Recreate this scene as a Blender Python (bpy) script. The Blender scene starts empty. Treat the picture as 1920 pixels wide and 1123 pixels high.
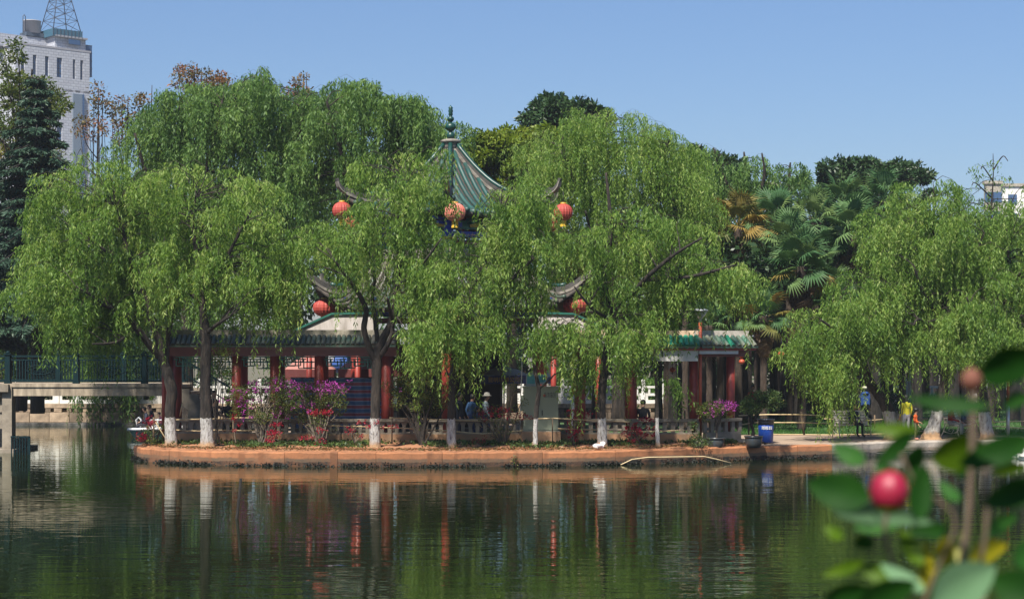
import bpy, math, random
import numpy as np
from mathutils import Vector, Matrix
R = math.radians
PI = math.pi
scene = bpy.context.scene
COL = scene.collection
F = 3300.0          # focal length in photograph pixels
H = 3.6             # eye height above the water
HY = 656.0          # horizon row of the photograph

# ------------------------------------------------------------------ camera
cam_d = bpy.data.cameras.new('camera')
cam_d.sensor_width = 36.0
cam_d.lens = F / 1920 * 36
cam_d.shift_y = (HY - 561.5) / 1920
cam_d.clip_start = 0.05
cam_d.clip_end = 6000
cam_d.dof.use_dof = True
cam_d.dof.focus_distance = 59.0
cam_d.dof.aperture_fstop = 7.0
cam = bpy.data.objects.new('camera', cam_d)
COL.objects.link(cam)
cam.location = (0, 0, H)
cam.rotation_euler = (R(90), 0, 0)
scene.camera = cam

# ------------------------------------------------------------------ world and sun
SUN_EL, SUN_AZ = 55.0, -155.0      # azimuth measured from +Y towards +X
world = bpy.data.worlds.new('World')
scene.world = world
world.use_nodes = True
nt = world.node_tree
nt.nodes.clear()
wo = nt.nodes.new('ShaderNodeOutputWorld')
bg = nt.nodes.new('ShaderNodeBackground')
sky = nt.nodes.new('ShaderNodeTexSky')
sky.sky_type = 'NISHITA'
sky.sun_disc = False
sky.sun_elevation = R(SUN_EL)
sky.sun_rotation = R(SUN_AZ)
sky.altitude = 1900
sky.air_density = 1.6
sky.dust_density = 3.5
sky.ozone_density = 9.0
bg.inputs['Strength'].default_value = 0.063
tint = nt.nodes.new('ShaderNodeMix'); tint.data_type = 'RGBA'; tint.blend_type = 'MULTIPLY'; tint.inputs[0].default_value = 1.0
tint.inputs[7].default_value = (.95, .925, 1.0, 1)
nt.links.new(sky.outputs[0], tint.inputs[6])
nt.links.new(tint.outputs[2], bg.inputs['Color'])
nt.links.new(bg.outputs[0], wo.inputs['Surface'])
sun_d = bpy.data.lights.new('sun', 'SUN')
sun_d.energy = 5.0
sun_d.angle = R(2.5)
sun_d.color = (1.0, 0.94, 0.84)
sun = bpy.data.objects.new('sun', sun_d)
COL.objects.link(sun)
az, el = R(SUN_AZ), R(SUN_EL)
sdir = Vector((math.sin(az) * math.cos(el), math.cos(az) * math.cos(el), math.sin(el)))
sun.rotation_euler = sdir.to_track_quat('Z', 'Y').to_euler()
sun.location = (-20, -10, 60)
scene.view_settings.view_transform = 'Standard'
scene.view_settings.look = 'None'
scene.view_settings.exposure = 0.95
scene.view_settings.gamma = 1.0
scene.view_settings.use_curve_mapping = False
scene.cycles.max_bounces = 7
scene.cycles.diffuse_bounces = 4
scene.cycles.transmission_bounces = 5
scene.cycles.glossy_bounces = 3
scene.cycles.transparent_max_bounces = 6
scene.cycles.caustics_reflective = False
scene.cycles.caustics_refractive = False

# ------------------------------------------------------------------ placing helpers
def P(px, py, Y):
    return Vector(((px - 960) / F * Y, Y, H - (py - HY) / F * Y))
def XP(px, Y):
    return (px - 960) / F * Y
def ZP(py, Y):
    return H - (py - HY) / F * Y

# ------------------------------------------------------------------ materials
MATS = {}
def newmat(name):
    m = bpy.data.materials.new(name)
    m.use_nodes = True
    MATS[name] = m
    return m, m.node_tree, m.node_tree.nodes['Principled BSDF']
def mixcol(nt, fac, a, b, mode='MIX'):
    n = nt.nodes.new('ShaderNodeMix')
    n.data_type = 'RGBA'
    n.blend_type = mode
    for s, v in ((0, fac), (6, a), (7, b)):
        if hasattr(v, 'type') and not isinstance(v, (tuple, list)):
            nt.links.new(v, n.inputs[s])
        elif s == 0:
            n.inputs[0].default_value = v
        else:
            n.inputs[s].default_value = (*v, 1) if len(v) == 3 else v
    return n.outputs[2]
def noise(nt, scale, detail=4, rough=0.6, coord='Object', stretch=None):
    tc = nt.nodes.new('ShaderNodeTexCoord')
    out = tc.outputs[coord]
    if stretch:
        mp = nt.nodes.new('ShaderNodeMapping')
        mp.inputs['Scale'].default_value = stretch
        nt.links.new(out, mp.inputs[0]); out = mp.outputs[0]
    n = nt.nodes.new('ShaderNodeTexNoise')
    n.inputs['Scale'].default_value = scale
    n.inputs['Detail'].default_value = detail
    n.inputs['Roughness'].default_value = rough
    nt.links.new(out, n.inputs['Vector'])
    return n.outputs['Fac']
def ramp(nt, src, stops):
    r = nt.nodes.new('ShaderNodeValToRGB')
    el = r.color_ramp.elements
    while len(el) < len(stops): el.new(0.5)
    for e, (p, c) in zip(el, stops):
        e.position = p
        e.color = (*c, 1) if len(c) == 3 else c
    nt.links.new(src, r.inputs[0])
    return r.outputs[0]
def bump(nt, b, src, strength, dist=0.02):
    n = nt.nodes.new('ShaderNodeBump')
    n.inputs['Strength'].default_value = strength
    n.inputs['Distance'].default_value = dist
    nt.links.new(src, n.inputs['Height'])
    nt.links.new(n.outputs[0], b.inputs['Normal'])
def simple(name, col, rough=0.6, col2=None, scale=6, bmp=0, metal=0, spec=None, stretch=None, detail=5, rnd=0):
    m, nt, b = newmat(name)
    b.inputs['Roughness'].default_value = rough
    b.inputs['Metallic'].default_value = metal
    if spec is not None: b.inputs['Specular IOR Level'].default_value = spec
    if col2 is None: col2 = tuple(c * 0.72 for c in col)
    ns = noise(nt, scale, detail, stretch=stretch)
    c = ramp(nt, ns, [(0.35, col), (0.68, col2)])
    if rnd:
        oi = nt.nodes.new('ShaderNodeObjectInfo')
        mr = nt.nodes.new('ShaderNodeMapRange')
        mr.inputs[3].default_value = 1 - rnd; mr.inputs[4].default_value = 1 + rnd
        nt.links.new(oi.outputs['Random'], mr.inputs[0])
        hs = nt.nodes.new('ShaderNodeHueSaturation')
        nt.links.new(c, hs.inputs['Color']); nt.links.new(mr.outputs[0], hs.inputs['Value'])
        c = hs.outputs[0]
    nt.links.new(c, b.inputs['Base Color'])
    if bmp: bump(nt, b, noise(nt, scale * 4, 6, stretch=stretch), bmp)
    return m
def leafmat(name, stops, trans=0.35, rough=0.5, transcol=None):
    m, nt, b = newmat(name)
    at = nt.nodes.new('ShaderNodeAttribute'); at.attribute_name = 'tone'
    c = ramp(nt, at.outputs['Fac'], stops)
    nt.links.new(c, b.inputs['Base Color'])
    b.inputs['Roughness'].default_value = rough
    b.inputs['Specular IOR Level'].default_value = 0.25
    tr = nt.nodes.new('ShaderNodeBsdfTranslucent')
    hs = nt.nodes.new('ShaderNodeHueSaturation')
    hs.inputs['Value'].default_value = 1.5
    hs.inputs['Hue'].default_value = 0.485
    hs.inputs['Saturation'].default_value = 1.1
    nt.links.new(c, hs.inputs['Color']); nt.links.new(hs.outputs[0], tr.inputs['Color'])
    mx = nt.nodes.new('ShaderNodeMixShader'); mx.inputs[0].default_value = trans
    nt.links.new(b.outputs[0], mx.inputs[1]); nt.links.new(tr.outputs[0], mx.inputs[2])
    nt.links.new(mx.outputs[0], nt.nodes['Material Output'].inputs['Surface'])
    return m

M_willow = leafmat('willow_leaf', [(0, (.04, .095, .016)), (.4, (.13, .235, .042)), (.75, (.25, .355, .08)), (1, (.36, .42, .14))], .52)
M_willow_blue = leafmat('willow_leaf_cool', [(0, (.035, .085, .022)), (.5, (.11, .205, .05)), (1, (.21, .31, .08))], .5)
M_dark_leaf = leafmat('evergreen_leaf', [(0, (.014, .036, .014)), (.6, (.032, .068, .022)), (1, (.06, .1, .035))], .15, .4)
M_lime_leaf = leafmat('young_leaf', [(0, (.06, .1, .012)), (.5, (.12, .18, .02)), (1, (.22, .26, .04))], .35)
M_rust_leaf = leafmat('rust_leaf', [(0, (.05, .03, .022)), (.4, (.1, .1, .03)), (.7, (.2, .1, .035)), (1, (.25, .09, .04))], .3)
M_olive_leaf = leafmat('olive_leaf', [(0, (.035, .06, .016)), (.6, (.085, .12, .022)), (1, (.2, .16, .04))], .3)
M_conifer = leafmat('conifer_needle', [(0, (.02, .045, .03)), (.6, (.045, .09, .055)), (1, (.08, .13, .07))], .1, .5)
M_cover = leafmat('ground_cover_leaf', [(0, (.02, .035, .012)), (.5, (.045, .08, .02)), (.85, (.10, .16, .035)), (1, (.2, .13, .05))], .25)
M_purple = leafmat('purple_bract', [(0, (.2, .02, .16)), (.6, (.40, .05, .33)), (1, (.55, .16, .48))], .35)
M_crimson = leafmat('crimson_bract', [(0, (.12, .003, .012)), (.6, (.28, .006, .022)), (1, (.42, .02, .04))], .3)
M_grass = leafmat('lawn_blade', [(0, (.02, .07, .012)), (.6, (.04, .12, .02)), (1, (.09, .16, .03))], .2)

def bark(name, a, b_, paint=None):
    m, nt, b = newmat(name)
    b.inputs['Roughness'].default_value = 0.9
    n1 = noise(nt, 9, 6, .65, stretch=(1, 1, .22))
    c = ramp(nt, n1, [(.36, b_), (.6, a)])
    if paint:
        tc = nt.nodes.new('ShaderNodeTexCoord'); sp = nt.nodes.new('ShaderNodeSeparateXYZ')
        nt.links.new(tc.outputs['Object'], sp.inputs[0])
        nz = noise(nt, 7, 3)
        ad = nt.nodes.new('ShaderNodeMath'); ad.operation = 'MULTIPLY_ADD'
        nt.links.new(nz, ad.inputs[0]); ad.inputs[1].default_value = .22
        nt.links.new(sp.outputs[2], ad.inputs[2])
        lt = nt.nodes.new('ShaderNodeMath'); lt.operation = 'LESS_THAN'
        lt.inputs[1].default_value = paint + .11
        nt.links.new(ad.outputs[0], lt.inputs[0])
        n2 = noise(nt, 16, 5, .7, stretch=(1, 1, .35))
        pc = ramp(nt, n2, [(.36, (.10, .085, .07)), (.44, (.38, .36, .33)), (.66, (.52, .51, .49))])
        # splashed soil close to the ground
        n3 = noise(nt, 5, 4)
        a2 = nt.nodes.new('ShaderNodeMath'); a2.operation = 'MULTIPLY_ADD'; a2.inputs[1].default_value = -.35
        nt.links.new(n3, a2.inputs[0]); nt.links.new(sp.outputs[2], a2.inputs[2])
        soil = ramp(nt, a2.outputs[0], [(0.0, (1, 1, 1)), (.16, (0, 0, 0))])
        pc = mixcol(nt, soil, pc, (.42, .26, .14))
        c = mixcol(nt, lt.outputs[0], c, pc)
    nt.links.new(c, b.inputs['Base Color'])
    bump(nt, b, noise(nt, 12, 8, .7, stretch=(1, 1, .25)), 1.0, .12)
    return m
M_bark = bark('willow_bark', (.045, .033, .024), (.007, .006, .005))
M_bark_painted = bark('willow_bark_whitewashed', (.045, .033, .024), (.007, .006, .005), 1.02)
M_bark_dark = bark('shaded_bark', (.026, .021, .017), (.007, .006, .005))  # bark darkened so the grove's shade sits in the colour
M_palm_bark = bark('palm_fibre', (.07, .048, .034), (.022, .016, .012))
M_twig = simple('twig', (.1, .075, .05), .9)
M_greytwig = simple('grey_stem', (.17, .14, .105), .9, (.08, .062, .045), 9)
M_redcol = simple('red_lacquer', (.30, .036, .022), .5, (.2, .024, .016), 3, .05)
M_redbeam = simple('red_beam', (.13, .02, .016), .5, (.085, .016, .014), 3)
M_concrete = simple('weathered_concrete', (.30, .255, .195), .9, (.15, .125, .095), 2.2, .3, detail=9)
M_concrete_deck = simple('bridge_concrete', (.42, .345, .25), .9, (.16, .13, .095), 3.0, .3, stretch=(1.5, 1, .25), detail=9)
M_tan = simple('tan_plaster', (.62, .47, .33), .85, (.48, .36, .25), 3, .2)
M_cement = simple('mossy_ridge_cement', (.42, .38, .31), .9, (.14, .125, .09), 5, .4, detail=8)
M_white = simple('white_plaster', (.72, .71, .69), .8, (.6, .58, .55), 1.5, .05)
M_slope = simple('old_roof_mortar', (.075, .062, .05), .9, (.025, .022, .019), 6, .3, detail=8)
M_pale_cement = simple('pale_ridge_cement', (.52, .48, .42), .9, (.3, .27, .22), 7, .3, detail=8)
M_stained = simple('stained_white_wall', (.55, .5, .47), .85, (.27, .235, .2), 1.6, .15, stretch=(2.2, 2.2, .5), detail=8)
M_whitemarble = simple('white_stone_rail', (.70, .69, .66), .7, (.5, .49, .46), 3, .1)
def glaze(name, a, b_, grey):
    m, nt, b = newmat(name)
    oi = nt.nodes.new('ShaderNodeObjectInfo')
    c1 = ramp(nt, oi.outputs['Random'], [(0, a), (.55, b_), (1, grey)])
    n1 = noise(nt, 7, 6)
    f = ramp(nt, n1, [(.48, (0, 0, 0)), (.62, (1, 1, 1))])
    c = mixcol(nt, f, c1, tuple(x * .7 for x in grey))
    nt.links.new(c, b.inputs['Base Color'])
    b.inputs['Roughness'].default_value = .5
    return m
M_tile_old = glaze('weathered_glazed_tile', (.03, .062, .042), (.045, .065, .046), (.11, .10, .075))
M_tile_new = glaze('bright_green_tile', (.008, .235, .12), (.01, .19, .1), (.02, .28, .16))
M_tile_mid = glaze('dull_green_tile', (.05, .15, .1), (.08, .13, .09), (.15, .15, .11))
M_tile_tower = glaze('tower_glazed_tile', (.008, .048, .042), (.012, .075, .066), (.04, .06, .05))
M_jade = simple('dark_jade_glaze', (.006, .05, .038), .4, (.004, .03, .024), 5)
M_ridge = simple('grey_ridge_stone', (.28, .25, .21), .85, (.1, .09, .075), 4, .3, detail=8)
M_ridge_dark = simple('grey_ridge_panel', (.07, .065, .058), .85, (.04, .038, .034), 5, .2)
M_blue = simple('blue_paint', (.02, .05, .36), .5, (.015, .035, .24), 4)
M_greenpaint = simple('green_paint', (.015, .12, .085), .5, (.012, .08, .06), 4)
M_gold = simple('gold_paint', (.5, .32, .03), .45, (.35, .2, .02), 6)
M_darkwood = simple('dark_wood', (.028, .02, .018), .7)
M_teal = simple('dark_teal_railing', (.005, .022, .026), .7, (.004, .015, .018), 6, 0, .0, .1)
M_lantern = simple('red_lantern_silk', (.36, .055, .038), .65, (.28, .03, .02), 3)
M_lantern_pale = simple('overexposed_lantern_silk', (.62, .22, .16), .6, (.5, .12, .08), 2.5)  # red silk with the bright overexposure put into its colour
M_yellow = simple('yellow_fringe', (.62, .4, .02), .7, (.5, .3, .02), 12)
M_cabinet = simple('grey_green_paint', (.25, .28, .2), .5, (.22, .25, .18), 1.5)
M_black = simple('black_paint', (.012, .012, .014), .5)
M_bin = simple('blue_plastic', (.008, .045, .26), .35, (.006, .035, .2), 2)
M_binliner = simple('black_liner', (.014, .018, .026), .3, (.01, .012, .02), 9, .4)
M_pot = simple('glazed_pot', (.032, .045, .055), .3, (.06, .05, .04), 3.5, .1)
M_bamboo = simple('dry_bamboo', (.62, .48, .27), .6, (.44, .32, .17), 5, rnd=.15)
M_stake = simple('old_stake', (.2, .14, .085), .85, (.12, .085, .05), 5)
M_benchslat = simple('bench_slat', (.72, .68, .58), .7, (.5, .46, .38), 4)
M_iron = simple('cream_cast_iron', (.5, .47, .38), .55, (.36, .33, .26), 5)
M_metal = simple('galvanised_steel', (.4, .42, .44), .4, (.32, .34, .36), 6, 0, .5)
M_lampglass = simple('lamp_diffuser', (.5, .52, .54), .3, (.42, .44, .46), 4)
M_orangepole = simple('orange_red_pole', (.42, .075, .03), .5, (.33, .06, .025), 6)
M_bluepole = simple('blue_grey_pole', (.13, .17, .23), .5)
M_whitepaint = simple('white_paint', (.75, .75, .74), .5, (.66, .66, .66), 4)
M_pinkcanvas = simple('dusty_red_canvas', (.33, .15, .125), .8, (.28, .12, .1), 2, .1)
M_maroon = simple('maroon_canvas', (.12, .025, .022), .85, (.09, .02, .018), 3, .1)
M_bluecanvas = simple('blue_canvas', (.035, .1, .36), .7, (.03, .08, .28), 2)
M_packblue = simple('blue_nylon', (.012, .05, .2), .6, (.01, .04, .15), 5)
M_greycanvas = simple('grey_white_canvas', (.52, .53, .57), .7, (.42, .43, .48), 2)
M_navycanvas = simple('navy_canvas', (.045, .055, .18), .7)
M_skin = simple('skin', (.42, .24, .16), .6, (.38, .2, .13), 8)
M_hair = simple('dark_hair', (.012, .01, .009), .6)
M_hat = simple('pale_felt_hat', (.6, .56, .46), .8)
M_cyan = simple('cyan_print', (.12, .42, .5), .6)
M_birdwhite = simple('white_plumage', (.74, .73, .70), .7, (.62, .6, .56), 8, .1)
M_beak = simple('orange_bill', (.6, .2, .03), .5)
M_rock = simple('brown_rock', (.2, .16, .12), .9, (.09, .07, .05), 4, .5)
_cl = {}
def cloth(name, col):
    if name not in _cl: _cl[name] = simple(name, col, .85, tuple(c * .75 for c in col), 5, .15)
    return _cl[name]

# kerb: soil-stained render above, grey below, black algae at the water
def kerbmat(name, top, mid):
    m, nt, b = newmat(name)
    geo = nt.nodes.new('ShaderNodeNewGeometry'); sp = nt.nodes.new('ShaderNodeSeparateXYZ')
    nt.links.new(geo.outputs['Position'], sp.inputs[0])
    n1 = noise(nt, 3.2, 6)
    ad = nt.nodes.new('ShaderNodeMath'); ad.operation = 'MULTIPLY_ADD'; ad.inputs[1].default_value = -.16
    nt.links.new(n1, ad.inputs[0]); nt.links.new(sp.outputs[2], ad.inputs[2])
    c = ramp(nt, ad.outputs[0], [(0.0, (.008, .008, .006)), (.05, (.012, .012, .009)), (.065, mid), (.14, mid), (.19, top)])
    n2 = noise(nt, 1.1, 9, .75, coord='Generated' if False else 'Object')
    f = ramp(nt, n2, [(.40, (0, 0, 0)), (.66, (1, 1, 1))])
    c = mixcol(nt, f, c, tuple(x * y for x, y in zip(top, (.55, .62, .7))))
    n3 = noise(nt, 2.2, 3, .5, stretch=(1, 1, .12))
    f3 = ramp(nt, n3, [(.56, (0, 0, 0)), (.66, (.75, .75, .75))])
    c = mixcol(nt, f3, c, tuple(x * .45 for x in top))
    oi = nt.nodes.new('ShaderNodeObjectInfo'); hv = nt.nodes.new('ShaderNodeHueSaturation'); mr = nt.nodes.new('ShaderNodeMapRange'); mr.inputs[3].default_value = .85; mr.inputs[4].default_value = 1.12
    nt.links.new(oi.outputs['Random'], mr.inputs[0]); nt.links.new(mr.outputs[0], hv.inputs['Value']); nt.links.new(c, hv.inputs['Color']); c = hv.outputs[0]
    nt.links.new(c, b.inputs['Base Color'])
    b.inputs['Roughness'].default_value = .88
    bump(nt, b, noise(nt, 14, 8), .5, .03)
    return m
M_kerb = kerbmat('soil_stained_kerb', (.36, .145, .06), (.11, .075, .045))
M_kerb_grey = kerbmat('grey_quay_stone', (.34, .29, .24), (.17, .135, .1))
M_soil = simple('orange_soil', (.33, .145, .068), .95, (.24, .12, .06), 3, .6, detail=9)
M_path = simple('worn_path_concrete', (.34, .245, .175), .92, (.22, .165, .12), 1.6, .4, detail=9)
M_lawn = simple('lawn', (.03, .085, .016), .95, (.05, .09, .025), 2.5, .8, detail=9)
M_terrain = simple('park_soil', (.13, .1, .065), .95, (.06, .07, .035), .8, .5, detail=9)
M_basewall = simple('soil_stained_wall', (.40, .21, .105), .9, (.26, .17, .1), 2, .3, detail=8)
M_stone = simple('tan_wall_stone', (.36, .27, .185), .9, (.17, .125, .085), 2.6, .5, detail=9, rnd=.45)

def water_material():
    m, nt, b = newmat('pond_water')
    nt.nodes.remove(b)
    out = nt.nodes['Material Output']
    tc = nt.nodes.new('ShaderNodeTexCoord')
    def nz(scale, st, det, rough=.55, rot=0):
        mp = nt.nodes.new('ShaderNodeMapping'); mp.inputs['Scale'].default_value = st
        mp.inputs['Rotation'].default_value = (0, 0, rot)
        nt.links.new(tc.outputs['Object'], mp.inputs[0])
        n = nt.nodes.new('ShaderNodeTexNoise'); n.inputs['Scale'].default_value = scale
        n.inputs['Detail'].default_value = det; n.inputs['Roughness'].default_value = rough
        nt.links.new(mp.outputs[0], n.inputs['Vector'])
        return n.outputs['Fac']
    a = nz(1.0, (.55, 1.7, 1), 2.5, .55, R(3))
    b1 = nz(1.0, (1.8, 5.2, 1), 2, .5, R(-4))
    m1 = nt.nodes.new('ShaderNodeMath'); m1.operation = 'MULTIPLY_ADD'; m1.inputs[1].default_value = .22
    nt.links.new(b1, m1.inputs[0]); nt.links.new(a, m1.inputs[2])
    # calm and ruffled patches
    p = nz(1.0, (.05, .09, 1), 2, .5)
    mr = nt.nodes.new('ShaderNodeMapRange'); mr.inputs[1].default_value = .35; mr.inputs[2].default_value = .68
    mr.inputs[3].default_value = .45; mr.inputs[4].default_value = 1.0
    nt.links.new(p, mr.inputs[0])
    m2 = nt.nodes.new('ShaderNodeMath'); m2.operation = 'MULTIPLY'
    nt.links.new(m1.outputs[0], m2.inputs[0]); nt.links.new(mr.outputs[0], m2.inputs[1])
    bp = nt.nodes.new('ShaderNodeBump'); bp.inputs['Strength'].default_value = 1.0; bp.inputs['Distance'].default_value = WAVE
    nt.links.new(m2.outputs[0], bp.inputs['Height'])
    gl = nt.nodes.new('ShaderNodeBsdfGlossy'); gl.inputs['Roughness'].default_value = .02
    gl.inputs['Color'].default_value = (.97, 1, .95, 1)
    df = nt.nodes.new('ShaderNodeBsdfDiffuse'); df.inputs['Color'].default_value = (.006, .011, .003, 1)
    fr = nt.nodes.new('ShaderNodeFresnel'); fr.inputs['IOR'].default_value = 1.42
    nt.links.new(bp.outputs[0], gl.inputs['Normal']); nt.links.new(bp.outputs[0], fr.inputs['Normal'])
    mx = nt.nodes.new('ShaderNodeMixShader')
    nt.links.new(fr.outputs[0], mx.inputs[0]); nt.links.new(df.outputs[0], mx.inputs[1]); nt.links.new(gl.outputs[0], mx.inputs[2])
    nt.links.new(mx.outputs[0], out.inputs['Surface'])
    return m
WAVE = 0.014
M_water = water_material()

# ------------------------------------------------------------------ mesh helpers
class MB:
    def __init__(s): s.v = []; s.f = []; s.m = []; s.s = []
    def add(s, vs, fs, mi=0, sm=False):
        b = len(s.v)
        s.v.extend([tuple(v) for v in vs])
        for f in fs:
            s.f.append(tuple(i + b for i in f)); s.m.append(mi); s.s.append(sm)
        return s
    def box(s, c, d, rz=0, mi=0, M=None):
        hx, hy, hz = d[0] / 2, d[1] / 2, d[2] / 2
        vs = [Vector((x, y, z)) for z in (-hz, hz) for x, y in ((-hx, -hy), (hx, -hy), (hx, hy), (-hx, hy))]
        Rm = M if M is not None else Matrix.Rotation(rz, 3, 'Z')
        vs = [Rm @ v + Vector(c) for v in vs]
        return s.add(vs, [(0, 3, 2, 1), (4, 5, 6, 7), (0, 1, 5, 4), (1, 2, 6, 5), (2, 3, 7, 6), (3, 0, 4, 7)], mi)
    def bar(s, a, b, w, h=None, mi=0, up=(0, 0, 1)):
        a, b = Vector(a), Vector(b); d = b - a; L = d.length
        if L < 1e-6: return s
        d.normalize(); u = Vector(up)
        x = d.cross(u)
        if x.length < 1e-4: x = d.cross(Vector((0, 1, 0)))
        x.normalize(); z = x.cross(d)
        h = h or w
        M = Matrix((x, d, z)).transposed()
        return s.box((a + b) / 2, (w, L, h), mi=mi, M=M)
    def tube(s, pts, rad, n=8, mi=0, caps=True, jit=0, rnd=None, sm=True):
        pts = [Vector(p) for p in pts]
        if not isinstance(rad, (list, tuple)): rad = [rad] * len(pts)
        vs = []; fs = []
        prev = None
        for i, p in enumerate(pts):
            t = (pts[min(i + 1, len(pts) - 1)] - pts[max(i - 1, 0)])
            if t.length < 1e-7: t = Vector((0, 0, 1))
            t.normalize()
            ref = prev if prev is not None else (Vector((0, 1, 0)) if abs(t.y) < .9 else Vector((1, 0, 0)))
            x = (ref - t * ref.dot(t))
            if x.length < 1e-5: x = Vector((1, 0, 0)) - t * t.x
            x.normalize(); prev = x; y = t.cross(x)
            for k in range(n):
                a = 2 * PI * k / n
                r = rad[i] * (1 + (jit * (rnd.random() - .5) if rnd else 0))
                vs.append(p + x * (math.cos(a) * r) + y * (math.sin(a) * r))
        for i in range(len(pts) - 1):
            for k in range(n):
                k2 = (k + 1) % n
                fs.append((i * n + k, i * n + k2, (i + 1) * n + k2, (i + 1) * n + k))
        if caps:
            fs.append(tuple(range(n - 1, -1, -1)))
            fs.append(tuple((len(pts) - 1) * n + k for k in range(n)))
        return s.add(vs, fs, mi, sm)
    def lathe(s, prof, n=16, c=(0, 0, 0), mi=0, sm=True, gore=0):
        vs = []; fs = []
        for r, z in prof:
            for k in range(n):
                a = 2 * PI * k / n
                rr = r * (1 - (gore if k % 2 else 0))
                vs.append((c[0] + rr * math.cos(a), c[1] + rr * math.sin(a), c[2] + z))
        for i in range(len(prof) - 1):
            for k in range(n):
                k2 = (k + 1) % n
                fs.append((i * n + k, i * n + k2, (i + 1) * n + k2, (i + 1) * n + k))
        if prof[0][0] > 1e-4: fs.append(tuple(range(n - 1, -1, -1)))
        if prof[-1][0] > 1e-4: fs.append(tuple((len(prof) - 1) * n + k for k in range(n)))
        return s.add(vs, fs, mi, sm)
    def prism(s, poly, y0, y1, mi=0):       # poly in xz, extruded along y
        n = len(poly)
        vs = [(x, y0, z) for x, z in poly] + [(x, y1, z) for x, z in poly]
        fs = [tuple(range(n)), tuple(range(2 * n - 1, n - 1, -1))]
        fs += [(k, k + n, (k + 1) % n + n, (k + 1) % n) for k in range(n)]
        return s.add(vs, fs, mi)
    def flat(s, poly, z0, z1, mi=0):        # poly in xy, extruded along z (counter-clockwise)
        n = len(poly)
        vs = [(x, y, z0) for x, y in poly] + [(x, y, z1) for x, y in poly]
        fs = [tuple(range(n - 1, -1, -1)), tuple(range(n, 2 * n))]
        fs += [(k, (k + 1) % n, (k + 1) % n + n, k + n) for k in range(n)]
        return s.add(vs, fs, mi)
    def mesh(s, name, mats):
        me = bpy.data.meshes.new(name)
        me.from_pydata(s.v, [], s.f)
        for m in (mats if isinstance(mats, (list, tuple)) else [mats]): me.materials.append(m)
        me.polygons.foreach_set('material_index', s.m)
        me.polygons.foreach_set('use_smooth', s.s)
        me.update()
        return me

def link(name, data, parent=None, loc=None, rot=None):
    o = bpy.data.objects.new(name, data)
    COL.objects.link(o)
    if parent is not None: o.parent = parent
    if loc is not None: o.location = loc
    if rot is not None: o.rotation_euler = rot
    return o
def tag(o, label, cat, group=None):
    o['label'] = label; o['category'] = cat
    if group: o['group'] = group
    return o
def thing(name, label, cat, loc=(0, 0, 0), rz=0, group=None):
    o = link(name, None, None, loc, (0, 0, rz))
    o.empty_display_size = .2
    return tag(o, label, cat, group)
def part(name, mb, mats, parent, loc=None, rot=None, label=None, kind=None):
    o = link(name, mb.mesh(name, mats) if isinstance(mb, MB) else mb, parent, loc, rot)
    if label: o['label'] = label
    if kind: o['kind'] = kind
    return o
def struct(name, mb, mats, loc=None, kind='structure'):
    o = link(name, mb.mesh(name, mats) if isinstance(mb, MB) else mb, None, loc)
    o['kind'] = kind
    return o
def copy_tree(o, parent=None):
    c = o.copy(); COL.objects.link(c); c.parent = parent
    for ch in o.children: copy_tree(ch, c)
    return c

def quadmesh(name, V, tone, mat):
    """V: (N,4,3) array of leaf quads; tone: (N,) variation of the leaf colour"""
    N = V.shape[0]
    me = bpy.data.meshes.new(name)
    me.vertices.add(N * 4)
    me.vertices.foreach_set('co', V.reshape(-1).astype(np.float32))
    me.loops.add(N * 4)
    me.loops.foreach_set('vertex_index', np.arange(N * 4, dtype=np.int32))
    me.polygons.add(N)
    me.polygons.foreach_set('loop_start', np.arange(0, N * 4, 4, dtype=np.int32))
    at = me.attributes.new('tone', 'FLOAT', 'FACE')
    at.data.foreach_set('value', np.clip(tone, 0, 1).astype(np.float32))
    me.materials.append(mat)
    me.update(calc_edges=True)
    return me
def unit(a):
    return a / np.maximum(np.linalg.norm(a, axis=-1, keepdims=True), 1e-9)
def leaves(rng, Pn, D, L, W):
    """rhombic leaves from base points Pn along unit D"""
    N = len(Pn)
    S = unit(np.cross(D, rng.normal(size=(N, 3))))
    L = np.broadcast_to(np.asarray(L, float), (N,))[:, None]; W = np.broadcast_to(np.asarray(W, float), (N,))[:, None]
    mid = Pn + D * L * .42
    return np.stack([Pn, mid + S * W * .5, Pn + D * L, mid - S * W * .5], 1)

def smooth_path(pts, sub=5):
    pts = [np.array(p, float) for p in pts]
    out = []
    n = len(pts)
    for i in range(n - 1):
        p0, p1, p2, p3 = pts[max(i - 1, 0)], pts[i], pts[i + 1], pts[min(i + 2, n - 1)]
        for k in range(sub):
            t = k / sub
            out.append(.5 * ((2 * p1) + (-p0 + p2) * t + (2 * p0 - 5 * p1 + 4 * p2 - p3) * t * t + (-p0 + 3 * p1 - 3 * p2 + p3) * t ** 3))
    out.append(pts[-1])
    return out
# ================================================================== LARGE STRUCTURE
# water and the ground under and around it
mb = MB(); mb.add([(-400, -3, 0), (400, -3, 0), (400, 120, 0), (-400, 120, 0)], [(0, 1, 2, 3)])
struct('water', mb, M_water)
# one terrain sheet: pond bed in the middle, banks round it, out to the horizon
def terrain_z(x, y):
    if y > 84.6: return 1.0 + (0.0 if y < 200 else 0.0)
    if y > 83.9: return -.6
    return -.6
mb = MB()
xs = [-3000, -400, -100, -40, 0, 40, 100, 400, 3000]
for (y0, y1, z0, z1) in ((3.2, 84.9, -.6, -.6), (84.9, 84.92, -.6, .98), (84.92, 400, .98, 1.0), (400, 5000, 1.0, 1.0), (-.0, 3.2, 1.9, -.6), (-300, 0, 2.0, 1.9)):
    for a, b in zip(xs[:-1], xs[1:]):
        mb.add([(a, y0, z0), (b, y0, z0), (b, y1, z1), (a, y1, z1)], [(0, 1, 2, 3)])
struct('ground', mb, M_terrain)

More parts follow.
